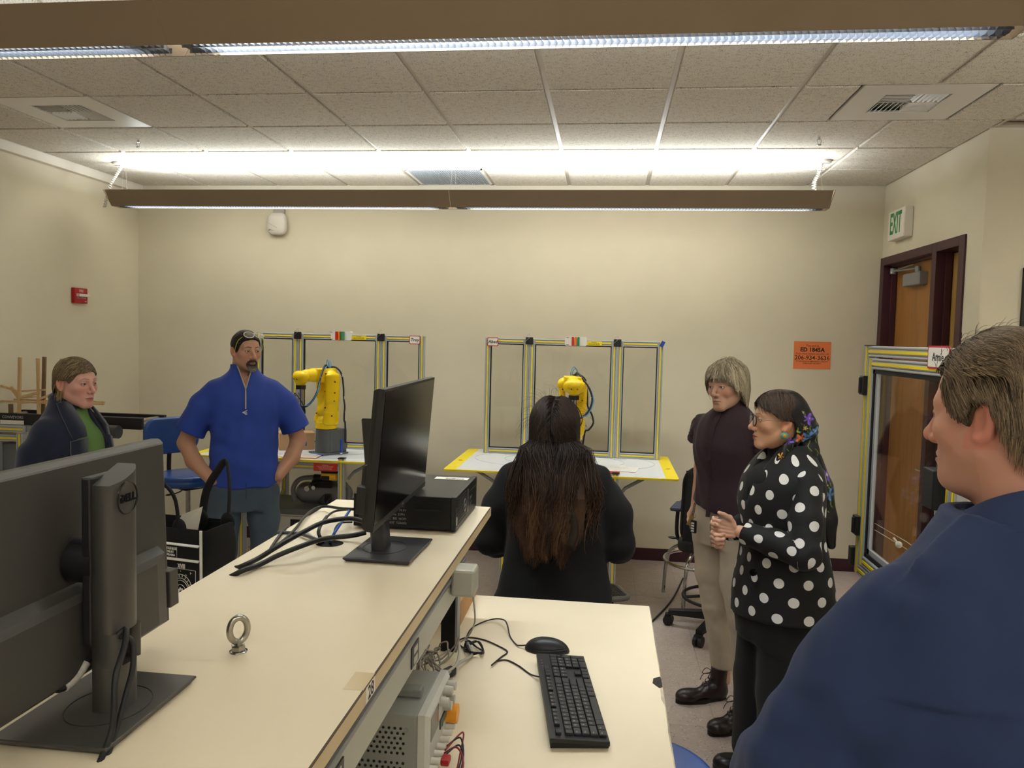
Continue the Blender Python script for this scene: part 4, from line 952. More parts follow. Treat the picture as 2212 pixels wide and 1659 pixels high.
    BLU = mat('hose_blue', '4f92c8', .35); HB = mat('hose_black', '17171a', .5)
    h = MB(); h.tube([(.02, 0, .63), (.03, -.03, .66), (.07, -.08, .62), (.115, -.13, .55), (.13, -.16, .47), (.09, -.19, .39), (.03, -.215, .36), (.0, -.22, .40)], .0075, 8, sub=8)
    h.tube([(.0, .01, .64), (.05, .04, .645), (.10, .06, .60), (.115, .07, .5), (.12, .07, .42), (.15, .06, .36), (.16, .05, .30), (.13, .07, .25), (.11, .09, .24), (.10, .10, .18), (.09, .11, .08)], .0065, 8, sub=8); h.tube([(-.035, -.24, .42), (-.06, -.26, .40), (-.07, -.25, .36), (-.05, -.24, .34)], .0035, 6, sub=6)
    h.tube([(-.03, -.23, .41), (-.01, -.26, .46), (.03, -.25, .43), (.06, -.22, .36), (.05, -.21, .31), (.02, -.22, .31)], .0032, 6, sub=6); h.build('cable', HB, t)
    h = MB(); h.tube([(-.01, 0, .625), (-.012, 0, .66), (.008, 0, .70), (.03, 0, .675), (.03, -.0, .63)], .003, 6, sub=8); h.tube([(-.0, .01, .625), (.0, .01, .66), (.018, .01, .69), (.038, .01, .665), (.04, .0, .63)], .003, 6, sub=8)
    h.tube([(.035, -.02, .655), (.078, -.085, .612), (.123, -.135, .54), (.137, -.165, .465), (.095, -.2, .382), (.03, -.225, .37)], .004, 6, sub=8); h.build('air_hose', BLU, t)
    c = MB()
    for p in ((.10, -.115, .572), (.128, -.155, .49), (.1, -.185, .4), (.105, .06, .585), (.12, .07, .42), (.155, .055, .32)): c.tube([Vector(p)+Vector((.011*math.cos(a), 0, .011*math.sin(a))) for a in [2*pi*k/10 for k in range(10)]], .0016, 4, closed=True)
    c.build('cable_ties', WHITE, t)
    return t
def bracket_hook(t, x, z):
    b = thing('hinge_bracket'); b.parent = t; b.location = (x, 0, z)
    MB().b2((-.028, -.028, -.034), (.028, -.012, .022)).build('block', BLACK, b, .004)
    MB().tube([(-.03, -.03, -.01), (.0, -.03, .018), (.004, -.02, .03), (-.002, -.02, .045), (-.03, -.02, .02), (-.04, -.02, .026)], .0014, 5, sub=6).build('wire_hook', STEEL, b)
def robot_cell(cx, cy, tx0, tx1, label, tagtxt, tag_dx, fy):
    Z = .885
    t = thing('robot_cell', label, 'robot cell', (cx, cy, 0), group='wheeled robot training cells')
    z0, z1 = Z+.002, 1.777
    for a, b in ((-.675, -.335), (-.332, .332), (.335, .675)): panel(t, a, b, z0, z1)
    for x in (-.3335, .3335): bracket_hook(t, x, z1-.01)
    stack_light(t, .02, -.02, z1-.012)
    MB().b2((.10, -.021, z1-.04), (.215, -.0185, z1-.008)).build('warning_label', YEL, t)
    text('lettering', 'WARNING\nDO NOT ENTER CELL\nWHILE ROBOT MOVES', .0085, INK, frame_mat((.157, -.0213, z1-.024), (1, 0, 0), (0, 0, 1)), t, .0001, bold=.0001)
    n = thing('name_tag'); n.parent = t; n.location = (tag_dx, -.024, z1-.03)
    zz = [(x+(.0012 if k % 2 else -.0012), y) for k, (x, y) in enumerate(rrect(.084, .066, .006, 3))]
    MB().prism(zz, 0, .001).build('red_border', mat('tag_red', 'b3202c', .6), n, rot=(R(90), 0, 0)); MB().prism(rrect(.074, .055, .005, 3), .001, .0016).build('paper', WHITE, n, rot=(R(90), 0, 0))
    text('lettering', tagtxt, .033, INK, frame_mat((0, -.002, 0), (1, 0, 0), (0, 0, 1)), n, .0001, bold=.0007, shear=.15)
    # cart
    y0, y1 = 5.16-cy, .03+6.02-cy
    c0 = (tx0+tx1)/2-cx
    table_top(t, tx0-cx, tx1-cx, fy-cy, 6.16-cy, Z)
    lx0, lx1 = c0-.37, c0+.37; ly0, ly1 = fy+.04-cy, 6.08-cy
    for x in (lx0, lx1):
        alu_part(t, 'leg', [((x, ly0, .09), (x, ly0, Z-.001 if False else Z+.012), (0, -1, 0))], w_=.045, t_=.045)
        MB().b2((x-.024, ly0-.024, Z+.012), (x+.024, ly0+.024, Z+.02)).build('end_cap', BLACK, t)
        alu_part(t, 'leg', [((x, ly1, .09), (x, ly1, Z-.014), (0, -1, 0))], w_=.045, t_=.045)
        for yy in (ly0, ly1):
            MB().cyl((x-.015, yy, .042), (x+.015, yy, .042), .042, n=18).b2((x-.018, yy-.02, .04), (x+.018, yy+.02, .095)).build('caster', BLACK, t)
    alu_part(t, 'apron', [((lx0+.023, ly0, Z-.05), (lx1-.023, ly0, Z-.05), (0, -1, 0))], w_=.045)
    for yy in (ly0+.05, ly1): alu_part(t, 'lower_rail', [((lx0+.023, yy, .20), (lx1-.023, yy, .20), (0, -1, 0))], w_=.045)
    alu_part(t, 'side_brace', [((lx0+.0, ly1-.02, .50), (lx0-.12, ly1-.02, .22), (0, -1, 0)), ], w_=.035)
    for sg, xx in ((-1, lx0-.03), (1, lx1+.03)): MB().tube([(xx, ly0+.05, Z-.14), (xx+sg*.04, ly0+.05, Z-.09), (xx+sg*.16, ly0+.05, Z-.02)], .012, 6).build('wing_brace', GREYM, t)
    MB().b2((lx1-.20, ly0-.0235, Z-.078), (lx1-.028, ly0-.0205, Z-.022)).build('warning_label', mat('warning_red', 'c2331f', .5), t)
    text('lettering', 'WARNING\nDO NOT ENTER THE ROBOT\nWORK AREA WITHOUT\nTURNING OFF POWER', .0095, WHITE, frame_mat((lx1-.114, ly0-.0238, Z-.05), (1, 0, 0), (0, 0, 1)), t, .0001)
    # pendant holder, controller
    pe = thing('teach_pendant'); pe.parent = t; pe.location = (lx1-.10, ly0+.06, Z-.125)
    MB().box((0, 0, .0), (.13, .10, .055)).build('shell', YEL if False else mat('pendant_yellow', 'd9a81a', .5), pe, .018); MB().box((-.025, -.052, -.008), (.06, .006, .03)).box((0, 0, .034), (.12, .09, .016)).build('pad', BLACK, pe, .004)
    ct = thing('controller_cabinet'); ct.parent = t; ct.location = (c0-.02, ly0+.30, .22)
    MB().box((0, 0, .12), (.62, .44, .24)).build('cabinet', mat('cabinet_cream', 'b9b4a6', .5), ct, .004); MB().box((0, 0, .262), (.64, .46, .045)).build('cabinet_lid', mat('cabinet_grey', '5d5e5c', .5), ct, .004)
    pn = MB().box((.13, -.2235, .125), (.30, .006, .16)); pn.build('control_panel', BLACK, ct, .002)
    MB().cyl((.19, -.226, .135), (.19, -.245, .135), .036, n=20).build('emergency_collar', YEL, ct); MB().cyl((.19, -.245, .135), (.19, -.262, .135), .019, n=18).build('emergency_button', mat('alarm_red', 'b31522'), ct)
    MB().box((.115, -.229, .13), (.03, .008, .022)).build('green_button', mat('button_green', '2f8a58', .4), ct)
    MB().cyl((.035, -.226, .125), (.035, -.236, .125), .012, n=14).build('key_switch', CHROME, ct)
    text('lettering', 'MODE  FAULT\nAUTO  T1  T2', .012, mat('key_legend', 'b9b9b4'), frame_mat((.05, -.2268, .17), (1, 0, 0), (0, 0, 1)), ct, .0001)
    MB().b2((-.30, -.2215, .225), (.30, -.2205, .228)).build('cabinet_seam', INK, ct)
    return t, c0+cx
tA, cA = robot_cell(-2.06, 5.88, -2.99, -1.43, 'aluminium robot cell behind the man in blue, tagged at its right post', 'Troy', .60, 5.28)
tB, cB = robot_cell(-.255, 5.97, -1.075, .495, 'aluminium robot cell in the middle of the back wall, tagged at its left post', 'Abed', -.615, 5.15)
rot_robot((-2.06, 5.60, .887), R(-38), True, 'yellow robot arm of the left cell, reaching to the left over white table')
rot_robot((-.235, 5.50, .887), R(6), False, 'yellow robot arm of the middle cell, facing the camera behind the dark haired woman')
# blue tape flag on the middle cell
MB().box((.665, -.028, 1.76), (.028, .004, .045), (0, R(25), 0)).build('blue_tape', mat('tape_blue', '1f3f8f', .5), tB)
# things on the tables
def table_thing(name, label, cat, loc, **k): return thing(name, label, cat, loc, **k)
TZ2 = .8868
b = table_thing('cardboard_box', 'closed brown cardboard box beside the left robot', 'box', (-2.37, 5.78, TZ2), rz=R(28))
MB().box((0, 0, .065), (.26, .20, .13)).build('box_body', mat('box_brown', 'b08a62', .8, var=.06, vs=10), b, .002); MB().b2((-.13, -.012, .1305), (.13, .012, .1312)).build('tape', mat('tape_tan', 'c0a070', .4), b); MB().b2((.06, -.102, .03), (.07, -.1, .09)).build('blue_strip', mat('tape_blue', '1f3f8f'), b)
b = table_thing('marker_pen', 'blue marker standing upright on the left robot table', 'pen', (-1.93, 5.56, TZ2))
MB().cyl((0, 0, 0), (0, 0, .085), .0095, n=16).cyl((0, 0, .085), (0, 0, .115), .0105, .009, 16).build('barrel', mat('marker_blue', '2247a5'), b); MB().cyl((0, 0, .004), (0, 0, .016), .0098, n=16).build('label_band', WHITE, b)
pa = table_thing('paper_board', 'white paper board with orange edge taped on the left robot table', 'board', (-2.17, 5.41, TZ2), rz=R(4))
MB().b2((-.16, -.09, 0), (.13, .10, .006)).build('board', mat('board_orange', 'c8763a', .7), pa); MB().b2((-.155, -.086, .006), (.127, .096, .007)).build('paper', WHITE, pa)
for x, y, a in ((-.06, -.085, .5), (.12, .05, -.3), (.06, .11, .1), (-.13, .09, 0)): MB().box((x, y, .0085), (.06, .014, .003), (0, 0, a)).build('blue_tape', mat('tape_bright', '3a6fd0', .5), pa)
st = table_thing('sticky_note', 'yellow strip of notes at the front edge of the left robot table', 'paper', (-2.27, 5.305, TZ2)); MB().b2((-.07, -.02, 0), (.05, .01, .003)).build('note', mat('note_yellow', 'e6c23a', .7), st); MB().b2((-.07, -.021, .003), (.05, -.016, .0035)).build('edge', WHITE, st)
for k, (x, y, a, lb) in enumerate(((.03, 5.50, 12, 'printed sheet under the others on the middle robot table'), (.10, 5.46, -9, 'printed sheet lying on top of the pile on the middle robot table'), (-.06, 5.44, 3, 'printed sheet nearest the dark haired woman on the middle robot table'))):
    s = table_thing('paper_sheet', lb, 'paper', (x, y, TZ2+k*.0013), rz=R(a), group='sheets on the middle robot table')
    MB().b2((-.14, -.108, 0), (.14, .108, .001)).build('sheet', WHITE, s); text('lettering', 'Lab 7 Teach Points\n1  2  3  4  5', .018, mat('grey_print', '8f8f8c'), Matrix.Translation((0, .04, .0011)), s, .0001)
s = table_thing('marker_pen', 'red marker lying on the middle robot table by the papers', 'pen', (.045, 5.235, TZ2+.011), rz=R(-4))
MB().cyl((-.06, 0, 0), (.035, 0, 0), .0105, n=16).cyl((.035, 0, 0), (.065, 0, 0), .0115, .010, 16).build('barrel', mat('marker_red', 'c01f2c', .4), s); text('lettering', 'EXPO', .009, WHITE, frame_mat((-.01, -.0106, 0), (1, 0, 0), (0, 0, 1)), s, .0001)
# air compressor behind the left cell's leg
ac = thing('air_compressor', 'grey portable air compressor under the left robot table', 'compressor', (-2.07, 5.60, .512))
AG = mat('compressor_grey', '6f6f70', .35)
g_ = G((-.25, -.13, -.02), (.25, .13, .17), .006); d = np.maximum(cap_d(g_, (-.14, 0, .075), .078, (.14, 0, .075), .078), -g_.z+.0); sdf_mesh(g_, d, 'tank', AG, ac)
MB().tube([(-.20, -.08, .02), (-.21, -.08, .12), (-.15, -.08, .19), (0, -.08, .205), (.15, -.08, .19), (.21, -.08, .12), (.20, -.08, .02)], .018, 10, sub=6).build('roll_cage', AG, ac)
MB().tube([(-.05, -.08, .205), (.06, -.08, .205)], .023, 10).build('grip', BLACK, ac)
MB().box((.0, 0, .145), (.16, .12, .07)).cyl((-.08, -.05, .14), (-.03, -.05, .17), .02, n=12).box((.06, -.09, .06), (.05, .03, .06)).build('motor', BLACK, ac, .008)
MB().cyl((-.10, -.085, .12), (-.10, -.10, .12), .02, n=16).cyl((-.05, -.085, .13), (-.05, -.10, .13), .015, n=16).build('gauge', CHROME, ac); MB().tube([(.03, -.09, .08), (.0, -.12, .03), (.05, -.13, .02), (.08, -.11, .06)], .005, 6, sub=6).build('hose', BLACK, ac)
# ---------------------------------------------------------------- right hand cell, seen along its side
rc = thing('robot_cell', 'aluminium robot cell at the right with framed glass door and black hinges', 'robot cell', (1.03, 3.24, 0), R(-90), 'wheeled robot training cells')
# local x runs towards the camera (-Y world), local -y faces -X world
z0, z1 = .90, 1.785; w_ = .042
N_ = (0, -1, 0)
alu_part(rc, 'frame_post', [((.021, 0, z0-.02), (.021, 0, z1), N_)], w_=w_)
alu_part(rc, 'frame_post', [((.80, 0, z0-.02), (.80, 0, z1), N_)], w_=w_)
alu_part(rc, 'frame_post', [((.845, 0, z0-.02), (.845, 0, z1), N_)], w_=w_)
alu_part(rc, 'frame_rail', [((.042, 0, z1-.021), (.78, 0, z1-.021), N_)], w_=w_); alu_part(rc, 'frame_rail', [((.042, 0, z0+.0), (.78, 0, z0+.0), N_)], w_=w_)
MB().b2((-.002, -.02, z1), (.07, .02, z1+.004)).build('post_cap', BLACK, rc)
dr = thing('glass_door'); dr.parent = rc
def panel2(parent, x0, x1, z0, z1, y=0, w_=.042):
    n = (0, -1, 0); a, y_, g_ = MB(), MB(), MB()
    for xx in (x0+w_/2, x1-w_/2): alu_bar(a, y_, g_, (xx, y, z0), (xx, y, z1), n, w_)
    for zz in (z0+w_/2, z1-w_/2): alu_bar(a, y_, g_, (x0+w_, y, zz), (x1-w_, y, zz), n, w_)
    a.build('door_frame', ALU, parent, .0015); y_.build('yellow_insert', YEL, parent); g_.build('slot', GROOVE, parent)
    g = MB(); a, b, c, d = x0+w_, x1-w_, z0+w_, z1-w_; q = .016
    for m_, e0, e1, yy in ((g, 0, q, .011),): m_.b2((a, y-yy, c), (a+q, y+yy, d)).b2((b-q, y-yy, c), (b, y+yy, d)).b2((a, y-yy, c), (b, y+yy, c+q)).b2((a, y-yy, d-q), (b, y+yy, d))
    g.build('gasket', GASK, parent); a += q; b -= q; c += q; d -= q
    g = MB(); q = .02; g.b2((a, y-.006, c), (a+q, y+.006, d)).b2((b-q, y-.006, c), (b, y+.006, d)).b2((a, y-.006, c), (b, y+.006, c+q)).build('inner_frame', ALU, parent)
    MB().b2((a+.002, y-.002, c+.002), (b-.002, y+.002, d-.002)).build('clear_pane', GLASS, parent)
panel2(dr, .048, .775, z0+.025, z1-.047)
for zz in (1.63, 1.075): MB().b2((.005, -.035, zz-.038), (.052, -.014, zz+.038)).cyl((.028, -.036, zz-.03), (.028, -.036, zz+.03), .009, n=10).build('hinge', BLACK, rc, .003)
MB().b2((-.045, -.03, .90), (-.005, -.0, .975)).b2((-.06, -.02, .915), (-.03, -.01, .93)).b2((-.06, -.02, .95), (-.03, -.01, .965)).build('catch', BLACK, rc, .003)
MB().b2((.72, -.055, 1.30), (.80, -.014, 1.42)).b2((.73, -.02, 1.40), (.79, -.012, 1.44)).build('latch', BLACK, rc, .006)
tg = thing('name_tag'); tg.parent = rc; tg.location = (.70, -.020, z1-.03)
MB().prism(rrect(.16, .072, .008, 3), 0, .001).build('red_border', mat('tag_red', 'b3202c'), tg, rot=(R(90), 0, 0)); MB().prism(rrect(.148, .060, .006, 3), .001, .0016).build('paper', WHITE, tg, rot=(R(90), 0, 0))
text('lettering', 'Annie', .036, INK, frame_mat((0, -.002, 0), (1, 0, 0), (0, 0, 1)), tg, .0001, bold=.0006)
cl = MB().tube([(.1, .02, 1.10), (.4, .03, 1.105), (.72, .02, 1.10)], .0012, 5).tube([(.1, .02, 1.075), (.4, .03, 1.08), (.72, .02, 1.075)], .0012, 5); cl.build('clear_cord', WHITE, rc)
MB().ball((.38, .01, 1.09), .012, 12, 8).tube([(.38, .01, 1.09), (.33, .01, 1.10)], .004, 6).build('cord_grip', WHITE, rc)
# far side panel, table and legs of that cell
table_top(rc, -.02, 1.0, .02, .98, .885, False)
for x in (.02, .95):
    for y in (.06, .9): alu_part(rc, 'leg', [((x, y, 0), (x, y, .872), N_)], w_=.045, t_=.045)
alu_part(rc, 'lower_rail', [((.04, .06, .25), (.93, .06, .25), N_)], w_=.045)
# ---------------------------------------------------------------- conveyor table at the left wall with wooden frames
cv = thing('conveyor_stand', 'aluminium stand with yellow strips carrying a conveyor in the left corner', 'table', (-4.11, 4.95, 0), R(-90))
for x, z in ((.25, 1.105), (.25, 1.045), (-.25, 1.105)): alu_part(cv, 'frame_rail', [((x, .1, z), (x, .32, z), (1, 0, 0))], w_=.045)
for x in (-.25, .25):
    for y in (.12, .30): alu_part(cv, 'leg', [((x, y, 0), (x, y, 1.08), (1, 0, 0))], w_=.045, t_=.045)
alu_part(cv, 'cross_rail', [((-.22, .30, 1.105), (.22, .30, 1.105), (0, -1, 0))], w_=.045)
MB().b2((-.24, .12, .40), (.22, .28, 1.0)).build('side_cover', mat('cover_grey', '6d7072', .5), cv)
co = thing('conveyor', 'black motorised belt conveyor lying on the stand at the left wall', 'conveyor', (-4.11, 4.85, 1.129), R(-90))
MB().b2((.10, -.0+.09, 0), (.13, 1.13, .075)).build('side_rail', BLACK, co, .003); MB().b2((-.13, -.0+.09, 0), (-.10, 1.15, .075)).build('side_rail', BLACK, co, .003)
MB().b2((-.10, -.0+.1, .045), (.10, 1.11, .055)).build('belt', mat('belt_dark', '1f2022', .7), co)
for y in (.13, 1.10): MB().cyl((-.12, y, .045), (.12, y, .045), .022, n=18).build('roller', STEEL, co)
MB().b2((.13, .74, -.05), (.25, .84, .035)).b2((.13, .84, -.035), (.22, .92, .03)).build('gearbox', BLACK, co, .006)
MB().cyl((.2, .86, -.01), (.2, 1.02, -.01), .042, n=20).build('motor', mat('motor_dark', '3a3a3a', .4), co); MB().cyl((.2, .80, -.0), (.26, .80, .0), .022, n=16).build('motor_flange', WHITE, co)
text('lettering', 'CONVEYORS', .026, mat('key_legend', 'b9b9b4'), frame_mat((.1305, .22, .05), (0, 1, 0), (0, 0, 1)), co, .0002)
MB().b2((.13, .13, .003), (.1308, .30, .03)).build('label', WHITE, co)
PINE = mat('pine', 'c9a878', .7, var=.18, vs=5, stretch=(6, 6, 1)); PIN2 = mat('walnut_stick', '7a5f43', .7, var=.2, vs=6)
def stick(p, q, w_, m, par, name='stick'):
    p, q = Vector(p), Vector(q); d = (q-p).normalized(); s = Vector((1, 0, 0)) if abs(d.x) < .9 else Vector((0, 1, 0)); s = (s-d*s.dot(d)).normalized(); n = d.cross(s); mb = MB()
    M_ = Matrix(((s.x, n.x, d.x, 0), (s.y, n.y, d.y, 0), (s.z, n.z, d.z, 0), (0, 0, 0, 1))); M_.translation = (p+q)/2; mb.T = M_; mb.box((0, 0, 0), (w_, w_*.7, (q-p).length)); mb.build(name, m, par)
wf = thing('wooden_frame', 'stack of small pine wood frames standing on the conveyor', 'wooden frame', (0, 0, 0))
A = lambda x, y, X=-3.5: at(x, y, Y={-3.5: 4.80, -3.62: 4.92, -3.45: 4.80, -3.40: 4.76}[X])
for a, b, w_, m in ((A(43, 772), A(41, 906), .020, PINE), (A(82, 774), A(84, 895), .020, PINE), (A(96, 771, -3.62), A(93, 900, -3.62), .022, PIN2), (A(0, 866), A(125, 872), .016, PINE), (A(0, 862, -3.62), A(125, 866, -3.62), .014, PINE), (A(40, 872), A(125, 864), .013, PINE),
    (A(48, 845), A(98, 842), .016, PINE), (A(3, 833), A(40, 846), .018, PINE), (A(24, 836), A(39, 857), .020, PINE), (A(45, 858), A(84, 848), .022, PINE), (A(23, 873), A(24, 900), .024, PIN2), (A(44, 900), A(84, 897), .012, PINE), (A(84, 862), A(112, 852), .018, PINE),
    (A(180, 866, -3.45), A(226, 869, -3.45), .016, PINE), (A(180, 872, -3.40), A(225, 873, -3.40), .016, PINE), (A(133, 775, -3.62), A(132, 900, -3.62), .016, PINE), (A(43, 860), A(43, 860)+Vector((0, .14, 0)), .016, PINE), (A(84, 868), A(84, 868)+Vector((0, .14, 0)), .016, PINE), (A(0, 869), A(0, 869)+Vector((0, .14, 0)), .016, PINE)):
    stick(a, b, w_, m, wf)
# ---------------------------------------------------------------- stools and chairs
VINYL = mat('blue_vinyl', '274a8c', .28, spec=.5, bump=.0003, bs=120)
def vinyl_stool(name, loc, rz, label, seat_z, back=True, group=None):
    t = thing(name, label, 'stool', loc, rz, group)
    g = G((-.24, -.24, seat_z-.07), (.24, .24, seat_z+.03), .006)
    d = np.maximum(cap_d(g, (0, 0, seat_z-.03), .0, (0, 0, seat_z-.029), .0, (1, 1, 1))-.0, 0)*0
    rr = np.sqrt(g.x**2+g.y**2); q = np.maximum(rr-.185, 0); qq = np.abs(g.z-(seat_z-.03))-.018; d = np.sqrt(q**2+np.maximum(qq, 0)**2)-.018; d = np.maximum(d, -1)
    sdf_mesh(g, d+.004*(rr/.2)**2*(g.z > seat_z-.03), 'seat', VINYL, t)
    MB().lathe([(.0, -.082), (.11, -.082), (.16, -.062), (.16, -.055), (0, -.055)], 24, (0, 0, seat_z)).b2((-.09, -.13, seat_z-.085), (.09, .15, seat_z-.06)).build('seat_pan', BLACK, t)
    if back:
        MB().tube([(0, .12, seat_z-.075), (0, .21, seat_z-.07), (0, .245, seat_z-.01), (0, .235, seat_z+.16)], .014, 8, sub=6, flat=.5).build('back_bar', BLACK, t)
        g = G((-.2, .17, seat_z+.10), (.2, .28, seat_z+.36), .006); zc = seat_z+.225
        yy = g.y-.225+.5*g.x**2; a, b = np.abs(g.x)-.10, np.abs(g.z-zc)-.035; d = np.sqrt(np.maximum(a, 0)**2+np.maximum(b, 0)**2)-.07; d = np.sqrt(np.maximum(d, 0)**2+np.maximum(np.abs(yy)-.006, 0)**2)-.016
        sdf_mesh(g, d, 'backrest', VINYL, t)
        MB().tube([(x, .246-.5*x*x, zc+z) for x, z in rrect(.335, .205, .07, 6)], .006, 6, closed=True).build('backrest_trim', BLACK, t)
    MB().cyl((0, 0, .22), (0, 0, seat_z-.08), .014, n=16).cyl((0, 0, .12), (0, 0, .45), .027, n=20).build('gas_column', STEEL, t)
    MB().tube([(-.02, -.02, seat_z-.085), (-.10, -.07, seat_z-.10), (-.16, -.08, seat_z-.105)], .004, 6, sub=4).ball((-.17, -.08, seat_z-.105), (.022, .012, .006), 12, 6).build('lever', BLACK, t)
    MB().tube([(.2*math.cos(a), .2*math.sin(a), .30) for a in [2*pi*k/36 for k in range(36)]], .009, 8, closed=True).build('foot_ring', CHROME, t)
    for k in range(3): a = 2*pi*k/3; MB().tube([(0, 0, .31), (.2*math.cos(a), .2*math.sin(a), .30)], .006, 6).build('ring_spoke', CHROME, t)
    for k in range(5):
        a = 2*pi*k/5+.3; c, s = math.cos(a), math.sin(a); l = thing('base_leg'); l.parent = t
        MB().loft([[(c*r-s*q*wd, s*r+c*q*wd, z) for q, z in ((-1, zl), (1, zl), (1, zh), (-1, zh))] for r, wd, zl, zh in ((.02, .028, .08, .13), (.29, .018, .07, .095))], smooth=False).build('spoke', BLACK, l, .003)
        MB().cyl((c*.29-s*.022, s*.29+c*.022, .03), (c*.29-s*.006, s*.29+c*.006, .03), .03, n=16).cyl((c*.29+s*.006, s*.29-c*.006, .03), (c*.29+s*.022, s*.29-c*.022, .03), .03, n=16).box((c*.29, s*.29, .052), (.035, .035, .03), (0, 0, a)).build('caster', BLACK, l)
    return t
vinyl_stool('drafting_stool', (-2.66, 4.72, 0), R(58), 'blue vinyl drafting stool standing behind the tote bag, beside the man in blue', .86)
s2 = vinyl_stool('drafting_stool', (.12, 2.02, 0), R(0), 'blue vinyl stool tucked under the right edge of the bench', .655, False)
# black mesh drafting chair
mc = thing('mesh_drafting_chair', 'black mesh drafting chair with foot ring behind the woman in beige jeans', 'chair', (.74, 4.86, 0), R(165))
MESH = mat('black_mesh', '17181a', .75, bump=.002, bs=500)
g = G((-.26, -.26, .50), (.26, .26, .62), .007); a, b = np.abs(g.x)-.17, np.abs(g.y)-.17; d = np.sqrt(np.maximum(a, 0)**2+np.maximum(b, 0)**2)-.05; d = np.sqrt(np.maximum(d, 0)**2+np.maximum(np.abs(g.z-.565)-.016, 0)**2)-.022; sdf_mesh(g, d, 'seat', MESH, mc)
bk = [(x*(1-.1*((z-.0)/.5)), .22+.06*(z/.5)-.35*x*x, .56+z) for x, z in rrect(.44, .48, .10, 6, 0, .25)]
MB().tube(bk, .012, 8, closed=True).build('back_frame', BLACK, mc)
m = MB(); NX, NZ = 16, 16
vs = [((-.21+.42*i/NX)*(1-.1*(.5*j/NZ)/.5), .235+.06*(j/NZ)-.35*(-.21+.42*i/NX)**2, .57+.46*j/NZ) for j in range(NZ+1) for i in range(NX+1)]
m.add(vs, [(j*(NX+1)+i, j*(NX+1)+i+1, (j+1)*(NX+1)+i+1, (j+1)*(NX+1)+i) for j in range(NZ) for i in range(NX)], True); o_ = m.build('back_mesh', MESH, mc); so = o_.modifiers.new('s', 'SOLIDIFY'); so.thickness = .004
MB().tube([(0, .05, .53), (0, .20, .54), (0, .26, .62), (0, .27, .8)], .02, 8, sub=5, flat=.5).build('back_bar', BLACK, mc)
for sx in (-1, 1):
    MB().tube([(sx*.15, 0, .535), (sx*.27, 0, .55), (sx*.275, .02, .74)], .012, 8, sub=5).build('arm_post', BLACK, mc)
    MB().box((sx*.275, -.0, .755), (.07, .22, .025)).build('armrest', mat('armrest_blue', '27324a', .5), mc, .01)
MB().tube([(.05, -.05, .53), (.25, -.08, .525), (.31, -.09, .53)], .006, 6).ball((.32, -.09, .53), (.03, .016, .008), 12, 6).build('lever', BLACK, mc)
MB().cyl((0, 0, .1), (0, 0, .54), .02, n=16).build('gas_column', BLACK, mc)
MB().tube([(.225*math.cos(a), .225*math.sin(a), .215) for a in [2*pi*k/40 for k in range(40)]], .010, 8, closed=True).build('foot_ring', BLACK, mc)
for k in range(3): a = 2*pi*k/3+.4; MB().tube([(0, 0, .23), (.225*math.cos(a), .225*math.sin(a), .215)], .009, 6).build('ring_spoke', BLACK, mc)
for k in range(5):
    a = 2*pi*k/5+.05; c, s = math.cos(a), math.sin(a); l = thing('base_leg'); l.parent = mc
    MB().loft([[(c*r-s*q*wd, s*r+c*q*wd, z) for q, z in ((-1, zl), (1, zl), (1, zh), (-1, zh))] for r, wd, zl, zh in ((.02, .032, .075, .13), (.31, .02, .068, .10))], smooth=False).build('spoke', BLACK, l, .004)
    MB().cyl((c*.31-s*.026, s*.31+c*.026, .032), (c*.31-s*.006, s*.31+c*.006, .032), .032, n=16).cyl((c*.31+s*.006, s*.31-c*.006, .032), (c*.31+s*.026, s*.31-c*.026, .032), .032, n=16).box((c*.31, s*.31, .058), (.04, .04, .03), (0, 0, a)).build('caster', BLACK, l)
# chrome legged stool further back
cs = thing('chrome_stool', 'chrome legged swivel stool with foot ring behind the black chair', 'stool', (.70, 5.42, 0))
for k in range(4):
    a = pi/4+pi/2*k+.25; c, s = math.cos(a), math.sin(a)
    MB().tube([(c*.29, s*.29, .012), (c*.275, s*.275, .20), (c*.24, s*.24, .32), (c*.12, s*.12, .38), (c*.02, s*.02, .36)], .0125, 8, sub=6).cyl((c*.29, s*.29, 0), (c*.29, s*.29, .02), .014, n=10).build('leg', CHROME, cs)
MB().tube([(.262*math.cos(a), .262*math.sin(a), .285) for a in [2*pi*k/40 for k in range(40)]], .0115, 8, closed=True).build('foot_ring', CHROME, cs)
MB().cyl((0, 0, .18), (0, 0, .40), .05, n=20).cyl((0, 0, .10), (0, 0, .62), .016, n=14).build('screw_column', STEEL, cs)
MB().lathe([(0, .60), (.15, .60), (.18, .63), (.185, .66), (.17, .685), (0, .69)], 28).build('seat', VINYL, cs)
q = cable('black floor cable trailing from the dark haired woman to the stools', [(.18, 4.6, .006), (.25, 4.75, .006), (.36, 5.0, .006), (.5, 5.4, .006), (.62, 5.9, .006)], .006, CAB)
ol = thing('wall_outlet', 'cream wall outlet plate behind the man in blue', 'outlet', (-3.02, D, .50)); MB().b2((-.04, -.006, -.06), (.04, 0, .06)).build('plate', WHITE, ol, .002)
for dz in (-.022, .022): MB().b2((-.014, -.008, dz-.012), (.014, -.005, dz+.012)).build('socket', LGREY, ol)
